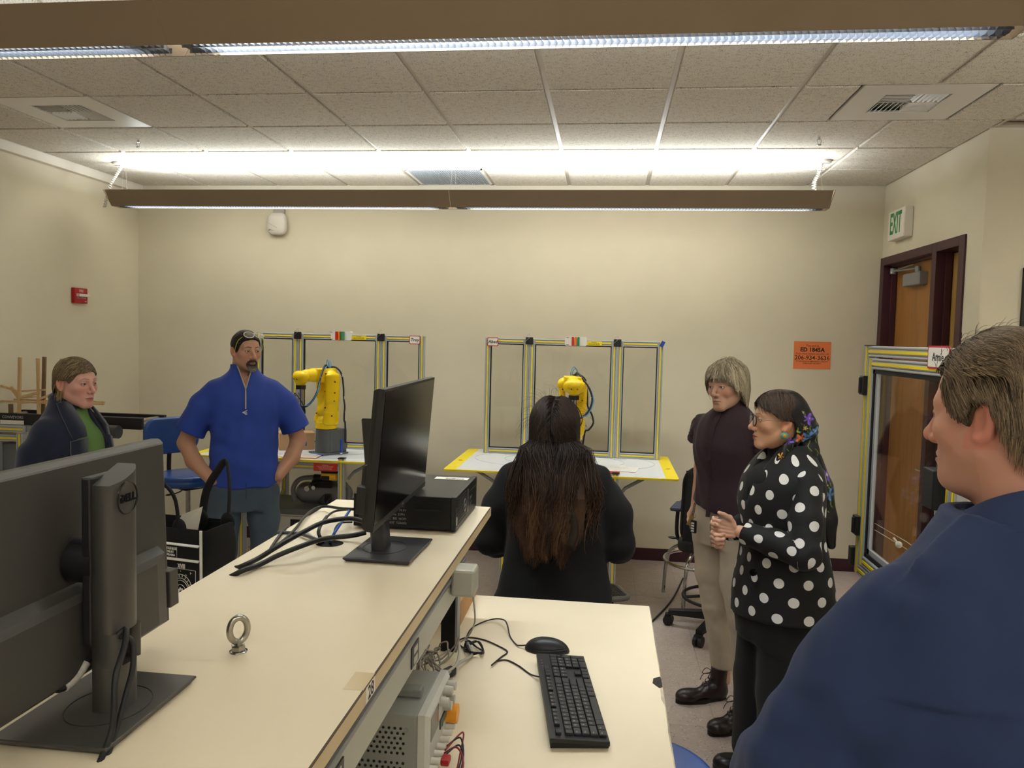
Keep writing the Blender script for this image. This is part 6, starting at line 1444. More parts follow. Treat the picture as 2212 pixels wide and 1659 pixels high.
# ------------------------------------------------------------------ woman with short blond hair
def woman_blond():
    loc, rz = (.600, 3.88, 0), R(-46)
    t = thing('person', 'woman with short blond hair in plum blouse and beige jeans, keys at her pocket', 'person', loc, rz)
    o = dict(skin='c49a84', hair='a69a80', brow='7d6a55', lips='a8645a', iris='5a5248', nose=1.02, jaw=.97, full=.96, neck=.046, browk=.55, lipm=.6)
    M = head_M((0, -.03, 1.578), 1, 4, -3, .985)
    prof = [(.80, .175, .125, .01), (.95, .170, .120, .01), (1.08, .150, .105, .0), (1.20, .155, .110, -.005), (1.30, .165, .115, -.006), (1.38, .165, .10, .005), (1.43, .12, .08, .012), (1.47, .055, .055, .016)]
    arm = lambda s: [((s*.172, .01, 1.375), .044), ((s*.205, .06, 1.13), .036), ((s*.185, .0, .955), .025)]
    lg = [(w2l(.63, 3.94, loc, rz)), (w2l(.70, 3.67, loc, rz))]
    legs = [[((-.085, .01, .86), .08), ((lg[0][0]*.6-.03, lg[0][1]*.5-.02, .48), .052), ((lg[0][0], lg[0][1], .10), .038)], [((.085, .01, .86), .08), ((lg[1][0]*.6+.03, lg[1][1]*.5-.02, .48), .052), ((lg[1][0], lg[1][1], .10), .038)]]
    g = G((-.32, -.35, .0), (.38, .30, 1.50), .009); core = sdf_mesh(g, body_core(g, prof, [], legs, .014), 'core', SKIN, t, flat_cols(o['skin']))
    g = G((-.30, -.24, .80), (.30, .18, 1.44), .005); d = None
    for s in (-1, 1):
        d = limb(g, arm(s), .02, d); W = Vector((s*.185, .0, .955)); F = Vector((-s*.12, -.30, -.9)) if s > 0 else Vector((.10, -.22, -.9))
        d = caps_d(g, hand_pts(W, F, (0, -1, .2), .2, (.3, .4, .5, .5), (.4, .3), .92, s), .007, d)
    ar = sdf_mesh(g, d, 'arms', SKIN, t, flat_cols('c2967f')); hd = head_mesh(o, M, t); join_into(core, [ar, hd]); eyes(o, M, t, (-.15, -1, -.05))
    # hair
    HLB = [(-.14, .040), (-.085, .036), (-.070, .020), (-.058, -.02), (-.045, -.048), (-.01, -.060), (.03, -.10), (.06, -.125), (.12, -.115)]
    def ex(g, d):
        d = smin(d, ell_d(g, (0, .055, -.05), (.072, .055, .075)), .03)
        return d
    def ex2(g, d):
        z = zh_default(g.y.ravel(), HLB).reshape(1, -1, 1); return smax(ex(g, d), (z-g.z)*.8, .01)
    hair_shell(o, HLB, .009, M, t, 'hair', .0016, 130, ex2)
    n = 4200; rs = np.random.RandomState(8); P = scalp_pts(n, [(-.14, .055), (-.06, .04), (-.03, .0), (.12, -.07)], 6, .016); part = np.array((.02, .0, .10)); D = (P-np.array(CR[0]))*5
    D += np.stack([P[:, 0]*5, (P[:, 1]-.03)*6, np.full(n, -.35)], 1)
    ke = keep_band(.013, .026); jt = rs.normal(0, .015, n)
    def df(P, D, t_): return D*.7+np.stack([P[:, 0]*2.6, np.where(P[:, 1] < -.03, -.05, .14), -np.full(n, .42)], 1)+RNG.normal(size=P.shape)*.05
    def stp(P): return np.interp(P[:, 1], [-.11, -.075, -.055, -.03, .0, .03, .12], [.058, .048, .012, -.022, -.042, -.080, -.105])+jt
    strands(P, D, df, 17, rs.uniform(.008, .011, n), .0012, var_cols(n, ['b8ac92', '9c8e74', '7f7260', 'c9bea6', '8a7d68'], 3), 'hair_strands', t, M, ke, stop=stp)
    # blouse
    PL = cloth('plum_cloth', '33212a', .85, bump=.0006, bs=300, var=.12, vs=120)
    g = G((-.27, -.22, .88), (.27, .20, 1.56), .006)
    b = stack_d(g, [(.90, .182, .136, .01), (1.02, .172, .130, .006), (1.15, .160, .120, .0), (1.28, .180, .135, -.008), (1.36, .190, .118, .002), (1.405, .176, .100, .008), (1.44, .115, .085, .012), (1.475, .066, .070, .014), (1.515, .058, .063, .014)])
    b = b+fold_noise(g, .0045, 30, 21, 7, (1, 1, .35))+fold_noise(g, .002, 85, 22, 6, (1, 1, .4)); b = smax(b, 1.0-.05*np.abs(g.x)*2-.03*np.sin(g.x*9+1)-g.z, .01)
    for s in (-1, 1):
        sl = cap_d(g, (s*.160, .008, 1.365), .062, (s*.205, .03, 1.27), .058); sl = smax(sl, plane_d(g, (s*.20, .03, 1.285), (s*.25, .10, -.95)), .006)
        ang = np.arctan2(g.y-.01, g.z-1.34); sl = sl+.006*np.sin(ang*13)*np.clip((1.36-g.z)/.06, 0, 1)+fold_noise(g, .002, 120, 23, 5)
        rf = cap_d(g, (s*.165, -.01, 1.405), .016, (s*.210, .01, 1.31), .016)+.007*np.sin(g.z*150+g.y*60); b = smin(smin(b, sl, .012), rf, .008)
    b = smax(b, -cap_d(g, (0, .012, 1.44), .050, (0, .008, 1.60), .052), .003)
    b = smax(b, -np.maximum(np.abs(g.x)-.001-.22*np.clip(g.z-1.485, 0, 1), np.maximum(1.47-g.z, g.y)), .003)
    sdf_mesh(g, b, 'blouse', PL, t)
    pk = [(0.0, -.052, 1.495), (.0, -.079, 1.44), (0, -.120, 1.38), (.002, -.140, 1.30), (.0, -.137, 1.22), (-.002, -.122, 1.12), (0, -.130, 1.02), (0, -.136, .95)]
    MB().tube(pk, .010, 6, sub=5, flat=.3).build('placket', PL, t); bt = MB()
    for k, z in enumerate((1.478, 1.40, 1.31, 1.22, 1.13, 1.04)):
        y = np.interp(-z, [-p[2] for p in pk], [p[1] for p in pk]); bt.cyl((.0, y-.003, z), (0, y-.007, z), .0048, n=12)
    bt.build('buttons', mat('dark_button', '1d1216', .4), t)
    # jeans
    BG = cloth('beige_denim', 'b7ab98', .85, var=.10, vs=14, bump=.0006, bs=1200)
    g = G((-.28, -.28, .14), (.34, .26, 1.07), .0065); d = stack_d(g, [(.80, .160, .11, .012), (.88, .176, .120, .012), (.96, .172, .118, .01), (1.05, .156, .110, .006)])
    for (a, b_, c) in legs: d = smin(d, limb(g, [((a[0][0], a[0][1], .84), .098), ((a[0][0]*.7+b_[0][0]*.3, a[0][1]*.5+b_[0][1]*.5, .64), .083), (b_[0], .066), ((c[0][0], c[0][1], .17), .062)], .02), .025)
    d = d+fold_noise(g, .0022, 40, 31, 7, (1, 1, .5))+fold_noise(g, .0012, 130, 32, 6, (.5, .5, 1))*np.clip(1.5-abs(g.z-.5)*8, .2, 1); d = np.maximum(np.maximum(d, g.z-1.045), .16-g.z); sdf_mesh(g, d, 'jeans', BG, t)
    MB().tube([(.002, -.112, 1.0), (.004, -.118, .93), (.004, -.110, .84), (.0, -.09, .79)], .0028, 6, sub=4).tube([(-.11, -.09, .99), (-.13, -.085, .95), (-.165, -.05, .93)], .0022, 6, sub=4).build('seam', mat('beige_seam', '8e836f', .8), t)
    BT = mat('boot_leather', '231718', .32, spec=.5, bump=.0008, bs=160)
    for k, (hx_, hy_, tx_, ty_) in enumerate(((.645, 3.94, .395, 3.845), (.715, 3.66, .515, 3.545))):
        a, b_ = w2l(hx_, hy_, loc, rz), w2l(tx_, ty_, loc, rz); shoe(t, 'boot', BT, a, b_, .047, .075, mat('boot_sole', '15100f', .6), .165, True)
    # keys
    K = thing('key_ring'); K.parent = t; p = Vector(w2l(*at(1499, 1108, Y=3.84)[:2], loc, rz)+(at(1499, 1108, Y=3.84)[2],)); K.location = p
    MB().tube([(.0, .0, .05), (-.003, -.004, .03), (0, 0, .0), (.004, .002, .02), (.002, 0, .05)], .0016, 5, sub=5).tube([(.012*math.cos(a), .0, -.012+.012*math.sin(a)) for a in [2*pi*k/24 for k in range(24)]], .0013, 5, closed=True).build('ring', CHROME, K)
    MB().box((.006, -.006, -.065), (.032, .014, .062)).build('key_fob', BLACK, K, .005); bb = MB()
    for k in range(4): bb.box((.006, -.0135, -.048-.0125*k), (.018, .002, .008))
    bb.build('fob_buttons', WHITE, K, .001)
    MB().cyl((-.008, -.008, -.022), (-.008, -.004, -.022), .013, n=18).box((-.026, -.004, -.045), (.008, .003, .045), (0, R(32), 0)).box((-.016, -.008, -.045), (.008, .003, .04), (0, R(18), 0)).build('keys', mat('brass', 'b9a070', .3, metal=.9), K)
# ------------------------------------------------------------------ woman in polka dot blazer and headscarf
def woman_dots():
    loc, rz = (.715, 3.20, 0), R(-72)
    t = thing('person', 'woman in polka dot blazer, glasses and flowered black headscarf, hands clasped', 'person', loc, rz)
    o = dict(skin='c79878', hair='3d2f2a', brow='2e2420', lips='8e2f38', iris='3a2a20', nose=1.08, jaw=.98, full=1.04, neck=.050, lipm=.95, browk=.7)
    M = head_M((0, -.035, 1.482), -15, -2, 0, .975)
    prof = [(.70, .19, .165, .015), (.90, .18, .15, .01), (1.05, .165, .125, .005), (1.20, .175, .135, -.008), (1.28, .175, .115, .0), (1.33, .13, .09, .01), (1.38, .055, .06, .015)]
    legs = [[((s*.085, .01, .76), .085), ((s*.095, .0, .42), .055), ((s*.10, .02, .07), .04)] for s in (-1, 1)]
    g = G((-.28, -.2, .0), (.28, .22, 1.42), .010); core = sdf_mesh(g, body_core(g, prof, [], legs, .016), 'core', SKIN, t, flat_cols(o['skin']))
    WL, WR_ = Vector((.045, -.205, 1.052)), Vector((-.04, -.210, 1.030))
    arms = {1: [((.165, .0, 1.26), .045), ((.245, -.045, 1.02), .040), (tuple(WL), .024)], -1: [((-.170, .01, 1.27), .045), ((-.215, .05, 1.02), .040), (tuple(WR_), .024)]}
    g = G((-.28, -.44, .94), (.28, .12, 1.32), .004); d = None
    for s in (-1, 1): d = limb(g, arms[s], .02, d)
    ar = sdf_mesh(g, d, 'arms', SKIN, t, flat_cols('cf9f86'))
    g = G((-.12, -.42, .93), (.12, -.22, 1.17), .0022)
    d1 = caps_d(g, hand_pts(WL, (-.30, -.90, .10), (.05, .10, 1), .1, (.75, .8, .85, .85), (-.3, -.35), .86, 1), .006)
    d2 = caps_d(g, hand_pts(WR_+Vector((0, -.012, -.012)), (.42, -.88, -.10), (-.1, .1, 1), .1, (.95, 1.05, 1.05, 1.0), (.2, .3), .86, -1), .006)
    hn = sdf_mesh(g, smin(d1, d2, .0015), 'hands', SKIN, t, lambda p: np.tile(lin('d2a48c'), (len(p), 1))*(1-.12*np.clip(np.sin(p[:, 2]*260+p[:, 0]*140), 0, 1))[:, None])
    hd = head_mesh(o, M, t); join_into(core, [ar, hn, hd]); eyes(o, M, t, (-.1, -1, 0))
    # fringe hair
    HF = [(-.14, .068), (-.08, .066), (-.058, .060), (-.045, .050), (-.02, .034), (.0, .020), (.02, .018), (.04, .0), (.2, .0)]
    hair_shell(o, HF, .010, M, t, 'hair', .0012, 150)
    n = 2300; rs = np.random.RandomState(5); P = scalp_pts(n, [(-.14, .062), (-.05, .055), (.0, .04), (.06, .03), (.2, .2)], 9, .008, lambda P: P[:, 1] < .05)
    sd = np.where(P[:, 0] > .004, 1., -1.); D = np.stack([sd*1.0, -.55+0*sd, .25+0*sd], 1)+(P-np.array(CR[0]))*2; jt = np.abs(rs.normal(0, .012, n))
    def df(P, D, t_): return D*.8+np.stack([sd*.12, np.full(n, .02+.22*t_), -np.full(n, .22)], 1)+RNG.normal(size=P.shape)*.02
    def stp(P): return np.maximum(np.interp(np.abs(P[:, 0]), [0, .03, .055, .07], [.066, .058, .030, .0]), np.interp(P[:, 1], [-.09, -.05, -.02, .01], [.05, .034, .012, .004]))+jt
    strands(P, D, df, 18, rs.uniform(.006, .0095, n), .0010, var_cols(n, ['35281f', '46362c', '2a201b', '5a483c'], 4), 'hair_strands', t, M, keep_band(.006, .016), stop=stp)
    n = 90; P = scalp_pts(n, [(-.14, .070), (-.05, .08), (.2, .2)], 19, .012, lambda P: P[:, 1] < -.05); sd = np.where(P[:, 0] > .0, 1., -1.); D = np.stack([sd*.6, -.5+0*sd, -.3+0*sd], 1)
    strands(P, D, lambda P, D, t_: D*.9+np.stack([sd*.10, .10*t_+0*sd, -.22+0*sd], 1), 14, rs.uniform(.003, .0062, n), .0009, var_cols(n, ['35281f', '46362c'], 4), 'fringe_strands', t, M, keep_band(.006, .018))
    # headscarf
    SC = mat('scarf_silk', '101014', .42, spec=.5, attr='Col')
    fl = [((-.0, .135, .035), .020, '7a54c8'), ((.060, .10, .020), .020, '7a54c8'), ((.072, .055, -.035), .014, '8fb04a'), ((.070, .105, -.055), .020, '5a8fd0'), ((.078, .072, -.058), .016, 'd2622c'), ((.055, .135, -.03), .018, '5a8fd0'), ((.06, .12, .055), .011, 'd8708a'),
          ((.075, .075, .045), .006, '9fb77a'), ((.070, .03, -.075), .014, '7a54c8'), ((.072, .02, -.105), .010, 'd8708a'), ((.074, .005, -.135), .017, 'e0a030'), ((.076, -.01, -.165), .012, 'd8708a'), ((.07, .04, -.16), .013, '7f9dc8'), ((.05, .10, -.12), .010, 'c8d070'), ((-.06, .12, .0), .02, 'd8708a'), ((-.07, .08, -.05), .018, '7a54c8'), ((.03, .14, -.1), .012, 'd2622c'), ((.068, .075, .0), .007, '8fb04a'), ((.074, .088, -.018), .008, 'd0c060')]
    def sc_cols(p):
        c = np.tile(lin('101014'), (len(p), 1)).astype(float)
        for (q, r, col) in fl:
            r = r*1.45
            v = p-np.array(q); rr = np.linalg.norm(v, axis=1); an = np.arctan2(v[:, 2], v[:, 1]+v[:, 0]*.5); e = r*(.72+.28*np.cos(an*5)); m = np.clip((e-rr)/.002, 0, 1)[:, None]
            base = lin(col)*(.75+.5*np.clip(rr/r, 0, 1))[:, None]*(.85+.25*np.cos(an*10))[:, None]; c = c*(1-m)+base*m; m = np.clip((r*.28-rr)/.0015, 0, 1)[:, None]; c = c*(1-m)+lin('f0e6c8')*m
            st_ = np.clip((.0016-np.abs(v[:, 1]*.8+v[:, 2]*.3+.006*np.sin(v[:, 2]*120)))/.0008, 0, 1)*(rr < r*2.0)*(v[:, 2] < 0)*(rr > r); c = c*(1-st_[:, None]*.8)+lin('8fae5a')*st_[:, None]*.8
        return c
    g = G((-.12, -.08, -.26), (.13, .20, .16), .0026)
    d = ell_d(g, (0, .016, .030), (.089, .104, .099)); d = smin(d, ell_d(g, (0, .095, -.02), (.070, .062, .062)), .035)
    fr = plane_d(g, (0, -.012, .11), (0, -1, -.50)); d = smax(d, fr, .005); d = smax(d, -(g.z+.075+.9*(g.y-.06)*0)-.25*np.clip(g.y-.02, 0, 1), .01)
    d = smax(d, -ell_d(g, (.085, .004, -.014), (.045, .034, .050)), .006); d = smax(d, -ell_d(g, (-.085, .004, -.014), (.045, .034, .050)), .006)
    cr_ = np.sqrt((g.y-.10)**2+(g.z+.055)**2); d = d+.0028*np.sin(np.arctan2(g.z+.055, g.y-.095)*16)*np.clip((.10-cr_)/.06, 0, 1)+fold_noise(g, .0014, 60, 41)
    tl = limb(g, [((.05, .075, -.06), .020), ((.070, .028, -.090), .016), ((.078, .005, -.135), .016), ((.078, -.012, -.18), .010)], .01); tl = tl+.0025*np.sin(g.y*210+g.z*30); d = smin(d, tl, .006)
    d = smin(d, limb(g, [((.0, .12, -.06), .04), ((.02, .125, -.12), .036), ((.03, .115, -.19), .030), ((.03, .11, -.245), .012)], .02)+.002*np.sin(g.x*150), .015)
    placed(sdf_mesh(g, d, 'headscarf', SC, t, sc_cols), M)
    g = G((-.05, .02, .96), (.20, .24, 1.42), .005); d = limb(g, [((.05, .09, 1.33), .045), ((.06, .125, 1.22), .052), ((.07, .145, 1.10), .045), ((.09, .165, 1.0), .012)], .02)+.006*np.sin(g.x*60+g.z*12); d = smax(d, np.abs(g.y-.10-.35*(1.36-g.z)*.4+.02*np.sin(g.x*50))-.035, .01)
    sc2 = sdf_mesh(g, d, 'scarf_tail', SC, t, lambda p: sc_cols((p-np.array((.03, .03, 1.26)))*np.array((1, 1, 1.0))))
    # glasses, earrings
    Gl = thing('eyeglasses'); Gl.parent = t; Gl.matrix_basis = M; f = MB()
    for s in (-1, 1): f.tube([(s*.0325+.0235*math.cos(a), -.103+.25*abs(.0235*math.cos(a)+.0325-.03)*.4, -.004+.021*math.sin(a)) for a in [2*pi*k/32 for k in range(32)]], .0024, 6, closed=True)
    f.tube([(-.010, -.104, .004), (0, -.107, .007), (.010, -.104, .004)], .0015, 6)
    f.build('rims', mat('tortoise_rim', '2a2320', .25), Gl); tm = MB()
    for s in (-1, 1): tm.tube([(s*.056, -.098, .006), (s*.068, -.085, .006), (s*.077, -.03, .004), (s*.079, .005, .004)], .0016, 6, sub=4)
    tm.build('temples', mat('temple_grey', '8b7d72', .3), Gl)
    LN = mat('clear_lens', 'd8d2ca')
    for s in (-1, 1):
        m = MB(); m.loft([[(s*.0325+q*.0225*math.cos(a), -.1025-.002*(1-q), -.004+q*.020*math.sin(a)) for a in [2*pi*k/28 for k in range(28)]] for q in (.02, .6, 1)], cap=False); m.build('lens', LN, Gl)
    for s in (-1, 1):
        E_ = thing('earring'); E_.parent = t; E_.matrix_basis = M @ Matrix.Translation((s*.086, .005, -.052)) @ Matrix.Rotation(R(90)*s, 4, 'Y')
        MB().lathe([(0, -.003), (.012, -.002), (.0145, .001), (.012, .004), (.008, .005), (0, .005)], 24).build('turquoise_rim', mat('turquoise', '4d9a94', .35), E_); MB().ball((0, 0, .005), (.0085, .0085, .004), 14, 8).build('gold_dome', mat('gold', 'c99a3c', .3, metal=.9, bump=.0015, bs=500), E_)
    # turtleneck, blazer
    BK = cloth('black_knit', '0b0b0e', .9, bump=.0006, bs=600)
    g = G((-.18, -.20, 1.10), (.18, .12, 1.44), .005); d = cap_d(g, (0, .012, 1.22), .085, (0, .006, 1.30), .066); d = smin(d, cap_d(g, (0, .008, 1.28), .068, (0, -.004, 1.385), .064), .02); d = np.maximum(d, g.z-1.400+.35*(g.y)); d = smin(d, ell_d(g, (0, -.045, 1.23), (.15, .10, .09)), .03); d = d+.0006*np.sin(np.arctan2(g.x, -g.y)*60); sdf_mesh(g, d, 'turtleneck', BK, t)
    DM = dots_mat()
    g = G((-.27, -.26, .67), (.27, .24, 1.42), .0065)
    jp = [(.69, .222, .192, .02), (.80, .215, .185, .018), (.92, .198, .165, .012), (1.04, .182, .145, .004), (1.16, .190, .152, -.010), (1.24, .200, .140, -.006), (1.29, .195, .120, .004), (1.325, .160, .105, .010), (1.355, .105, .088, .014), (1.39, .076, .076, .014)]
    d = stack_d(g, jp)+fold_noise(g, .003, 28, 51, 6, (1, 1, .4)); d = smax(d, .70+.02*np.sin(g.x*6)-g.z, .006)
    d = smax(d, -cap_d(g, (0, .0, 1.30), .058, (0, -.02, 1.50), .068), .004); d = smax(d, -np.maximum(np.abs(g.x)-.008-.16*np.clip(g.z-1.16, 0, 1), np.maximum(1.16-g.z, g.y+.03)), .005)
    jk = sdf_mesh(g, d, 'blazer', DM, t); add_vec(jk, lambda p: np.stack([np.arctan2(p[:, 0], -(p[:, 1]-.01))*.19+.02, p[:, 2]+.012, p[:, 2]*0], 1))
    for s in (-1, 1):
        g = G((-.30 if s < 0 else .0, -.30, .92), (.0 if s < 0 else .30, .16, 1.36), .006)
        S0, E0, W0 = Vector((s*.158, .0, 1.255)), Vector((s*.245, -.045 if s > 0 else .03, 1.01)), Vector(WL if s > 0 else WR_)+Vector((s*.022, .022, -.004))
        d = limb(g, [(tuple(S0), .060), (tuple(S0*.5+E0*.5), .060), (tuple(E0), .056), (tuple(E0*.45+W0*.55), .050), (tuple(W0), .043)], .02); ax = (W0-E0).normalized(); d = smax(d, plane_d(g, tuple(W0+ax*.012), tuple(ax)), .005)
        d = d+fold_noise(g, .003, 55, 60+s, 6)+.004*np.sin((g.x*ax.x+g.y*ax.y)*90)*np.clip(1-np.sqrt((g.x-E0.x)**2+(g.y-E0.y)**2+(g.z-E0.z)**2)/.09, 0, 1)
        q = sdf_mesh(g, d, 'sleeve', DM, t)
        def fv(p, S0=S0, E0=E0, W0=W0, s=s):
            S_, E_, W_ = map(np.array, (S0, E0, W0)); l1 = np.linalg.norm(E_-S_); a1 = (E_-S_)/l1; l2 = np.linalg.norm(W_-E_); a2 = (W_-E_)/l2; t1 = (p-S_)@a1; t2 = (p-E_)@a2; d1_ = np.linalg.norm(p-S_-np.clip(t1, 0, l1)[:, None]*a1, axis=1); d2_ = np.linalg.norm(p-E_-np.clip(t2, 0, l2)[:, None]*a2, axis=1); on2 = d2_ < d1_
            ref = np.array((s*1., 0, 0)); out = np.zeros((len(p), 3))
            for m, O, a, base in ((~on2, S_, a1, 0), (on2, E_, a2, l1)):
                r_ = ref-a*(ref@a); r_ /= np.linalg.norm(r_); b_ = np.cross(a, r_); v = p[m]-O; out[m, 0] = np.arctan2(v@b_, v@r_)*.057+.05; out[m, 1] = (v@a)+base
            return out
        add_vec(q, fv)
    MB().cyl((.10, -.165, .905), (.104, -.176, .905), .013, n=16).build('button', mat('black_gloss', '0a0a0c', .25), t)
    # trousers, shoes
    g = G((-.26, -.2, .02), (.26, .22, .80), .009); d = stack_d(g, [(.60, .185, .15, .01), (.72, .205, .172, .014), (.80, .195, .16, .012)])
    for s in (-1, 1): d = smin(d, limb(g, [((s*.082, .01, .66), .125), ((s*.09, .0, .40), .112), ((s*.10, .01, .10), .115)], .02), .03)
    d = np.maximum(d+fold_noise(g, .003, 36, 71, 6, (1, 1, .2)), .03-g.z); sdf_mesh(g, d, 'trousers', cloth('black_trousers', '0d0d10', .9), t)
    for s in (-1, 1): shoe(t, 'shoe', mat('black_shoe', '101012', .35), (s*.10, .05), (s*.12, -.19), .042, .06)
woman_blond(); woman_dots()
# ------------------------------------------------------------------ woman in navy blazer at the left
def woman_navy():
    loc, rz = (-2.50, 3.40, 0), R(82)
    t = thing('person', 'woman in navy blazer over green top standing at the far left', 'person', loc, rz)
    o = dict(skin='c9978a', hair='6a5844', brow='5a4638', lips='a85a58', iris='5a5040', nose=.98, jaw=.98, full=1.02, neck=.047, browk=.8, lipm=.75)
    M = head_M((0, -.03, 1.525), -3, 2, 0, .97)
    prof = [(.80, .17, .12, .01), (.95, .175, .125, .01), (1.08, .15, .11, .0), (1.20, .16, .12, -.005), (1.28, .17, .115, -.006), (1.36, .155, .09, .006), (1.41, .07, .06, .014)]
    legs = [[((s*.085, .01, .84), .085), ((s*.095, .0, .46), .053), ((s*.10, .02, .08), .038)] for s in (-1, 1)]
    arms = {s: [((s*.150, .01, 1.29), .036), ((s*.205, .05, 1.08), .034), ((s*.222, -.02, .86), .026)] for s in (-1, 1)}
    g = G((-.30, -.2, .0), (.30, .2, 1.46), .010); core = sdf_mesh(g, body_core(g, prof, [], legs, .014), 'core', SKIN, t, flat_cols(o['skin']))
    g = G((-.32, -.16, .64), (.32, .16, 1.42), .006); d = None
    for s in (-1, 1): d = limb(g, arms[s], .02, d); d = caps_d(g, hand_pts((s*.225, -.02, .86), (s*.02, -.15, -1), (0, -1, 0), .2, (.3, .35, .4, .45), (.4, .3), .92, s), .008, d)
    g2 = G((-.13, -.16, 1.28), (.13, .12, 1.48), .004); nk = smin(cap_d(g2, (0, .02, 1.33), .072, (0, .01, 1.44), .047), ell_d(g2, (0, -.018, 1.335), (.09, .055, .05)), .03); ck = sdf_mesh(g2, nk, 'chest', SKIN, t, flat_cols('c4948a'))
    ar = sdf_mesh(g, d, 'arms', SKIN, t, flat_cols(o['skin'])); hd = head_mesh(o, M, t); join_into(core, [ar, ck, hd]); eyes(o, M, t, (.1, -1, -.05))
    HL = [(-.14, .064), (-.085, .058), (-.062, .040), (-.048, .012), (-.030, -.012), (-.018, .008), (.0, .016), (.020, .02), (.030, -.03), (.045, -.07), (.12, -.10)]
    def ex(g, d):
        d = smin(d, ell_d(g, (0, .075, -.03), (.055, .045, .07)), .03); z = zh_default(g.y.ravel(), HL).reshape(1, -1, 1); return smax(d, (z-g.z)*.8, .008)
    hair_shell(o, HL, .0055, M, t, 'hair', .0008, 150, ex)
    n = 3400; rs = np.random.RandomState(4); jt = rs.normal(0, .003, n); P = scalp_pts(n, HL, 14, .008); sd = np.where(P[:, 0] > .018, 1., -1.)
    D = np.stack([sd*.9*(P[:, 1] < .03), .5+0*sd, .0*sd-.1], 1); tgt = np.array((0, .105, -.075))
    def df(P, D, t_):
        v = tgt-P; v /= np.linalg.norm(v, axis=1)[:, None]+1e-9; dn = np.stack([sd*.35*(1-t_), .10+0*sd, -.45*(P[:, 1] < 0)-.1], 1); return D*.75+v*(.12+.5*t_)+dn*(1-t_)*.6+RNG.normal(size=P.shape)*.012
    strands(P, D, df, 20, rs.uniform(.010, .014, n), .0009, var_cols(n, ['6a5844', '8d7857', '4b3d31', 'a8926c', '5a4a3a'], 3), 'hair_strands', t, M, keep_band(.006, .012), stop=lambda P: np.interp(P[:, 1], [-.11, -.07, -.05, -.03, .015, .03, .06, .12], [.063, .052, .040, .022, .018, -.03, -.08, -.10])+jt)
    n = 260; P = np.tile((0.0, .098, -.055), (n, 1))+rs.normal(size=(n, 3))*np.array((.016, .010, .012)); D = np.stack([rs.normal(0, .15, n), rs.normal(.25, .1, n), -np.ones(n)], 1)
    strands(P, D, lambda P, D, t_: D+np.array((-.04, -.12*(t_ > .2), -.2))+RNG.normal(size=P.shape)*.05, 16, rs.uniform(.008, .013, n), .0012, var_cols(n, ['8d7857', 'a8926c', '6a5844'], 5), 'ponytail', t, M)
    n = 70; P = np.tile((-.070, .012, -.0), (n, 1))+rs.normal(size=(n, 3))*np.array((.004, .008, .008)); D = np.stack([np.full(n, -.3), rs.normal(.2, .1, n), -np.ones(n)], 1)
    strands(P, D, lambda P, D, t_: D+np.array((.02, .03, -.2)), 12, .009, .0008, var_cols(n, ['a8926c', '8d7857'], 6), 'loose_strands', t, M)
    e = thing('earring'); e.parent = t; e.matrix_basis = M; MB().tube([(-.083+.0*math.cos(a), -.002+.006*math.sin(a), -.046-.007*math.cos(a)) for a in [2*pi*k/18 for k in range(15)]], .0013, 5).build('hoop', mat('gold', 'c99a3c'), e)
    GR = cloth('green_jersey', '55763c', .85, bump=.0003)
    g = G((-.20, -.20, .78), (.20, .16, 1.45), .005); d = stack_d(g, [(.79, .178, .135, .008), (.92, .172, .13, .004), (.99, .158, .125, .0), (1.08, .156, .122, .0), (1.20, .168, .138, -.008), (1.28, .172, .130, -.008), (1.33, .150, .10, .004), (1.37, .100, .085, .010), (1.405, .072, .076, .010), (1.425, .062, .07, .010)])
    d = smax(d, -cap_d(g, (0, -.002, 1.405), .050, (0, -.045, 1.50), .062), .004)+fold_noise(g, .0028, 45, 61, 6, (.5, .5, 1.5)); sdf_mesh(g, d, 'green_top', GR, t)
    ne = MB(); pts = [(.058*math.sin(a)*1.02, -.038-.062*math.cos(a)*.9-.004, 1.385-.052*(math.cos(a)+.35)) for a in np.linspace(-1.75, 1.75, 24)]; ne.tube(pts, .0021, 6).ball(pts[12], (.007, .004, .003), 10, 6); ne.build('necklace', mat('gold', 'c99a3c'), t)
    NV = cloth('navy_wool', '141a30', .95, bump=.0006, bs=500, sheen=.25)
    g = G((-.32, -.24, .72), (.32, .22, 1.48), .0065)
    d = stack_d(g, [(.74, .200, .160, .015), (.88, .192, .152, .012), (1.02, .172, .138, .006), (1.14, .172, .144, -.002), (1.25, .176, .146, -.006), (1.31, .170, .125, .004), (1.35, .140, .108, .010), (1.39, .100, .092, .016), (1.43, .078, .078, .020), (1.455, .072, .074, .024)])
    for s in (-1, 1):
        sl = limb(g, [((s*.140, .01, 1.305), .060), ((s*.188, .03, 1.20), .062), ((s*.210, .05, 1.07), .056), ((s*.225, .0, .90), .048)], .02); sl = smax(sl, .885-g.z, .006)+fold_noise(g, .003, 55, 70+s, 6); d = smin(d, sl, .025)
    d = d+fold_noise(g, .0028, 32, 63, 6, (1, 1, .4)); d = smax(d, .745-g.z, .006)
    d = smax(d, -np.maximum(np.abs(g.x-.0)-np.clip(.030+.13*(1.42-g.z)-.10*np.clip(1.12-g.z, 0, 1), .02, .08), g.y+.035+.6*np.clip(g.z-1.36, 0, 1)), .006)
    d = smax(d, -cap_d(g, (0, .0, 1.34), .052, (0, -.01, 1.55), .062), .004)
    sdf_mesh(g, d, 'blazer', NV, t); lp = MB()
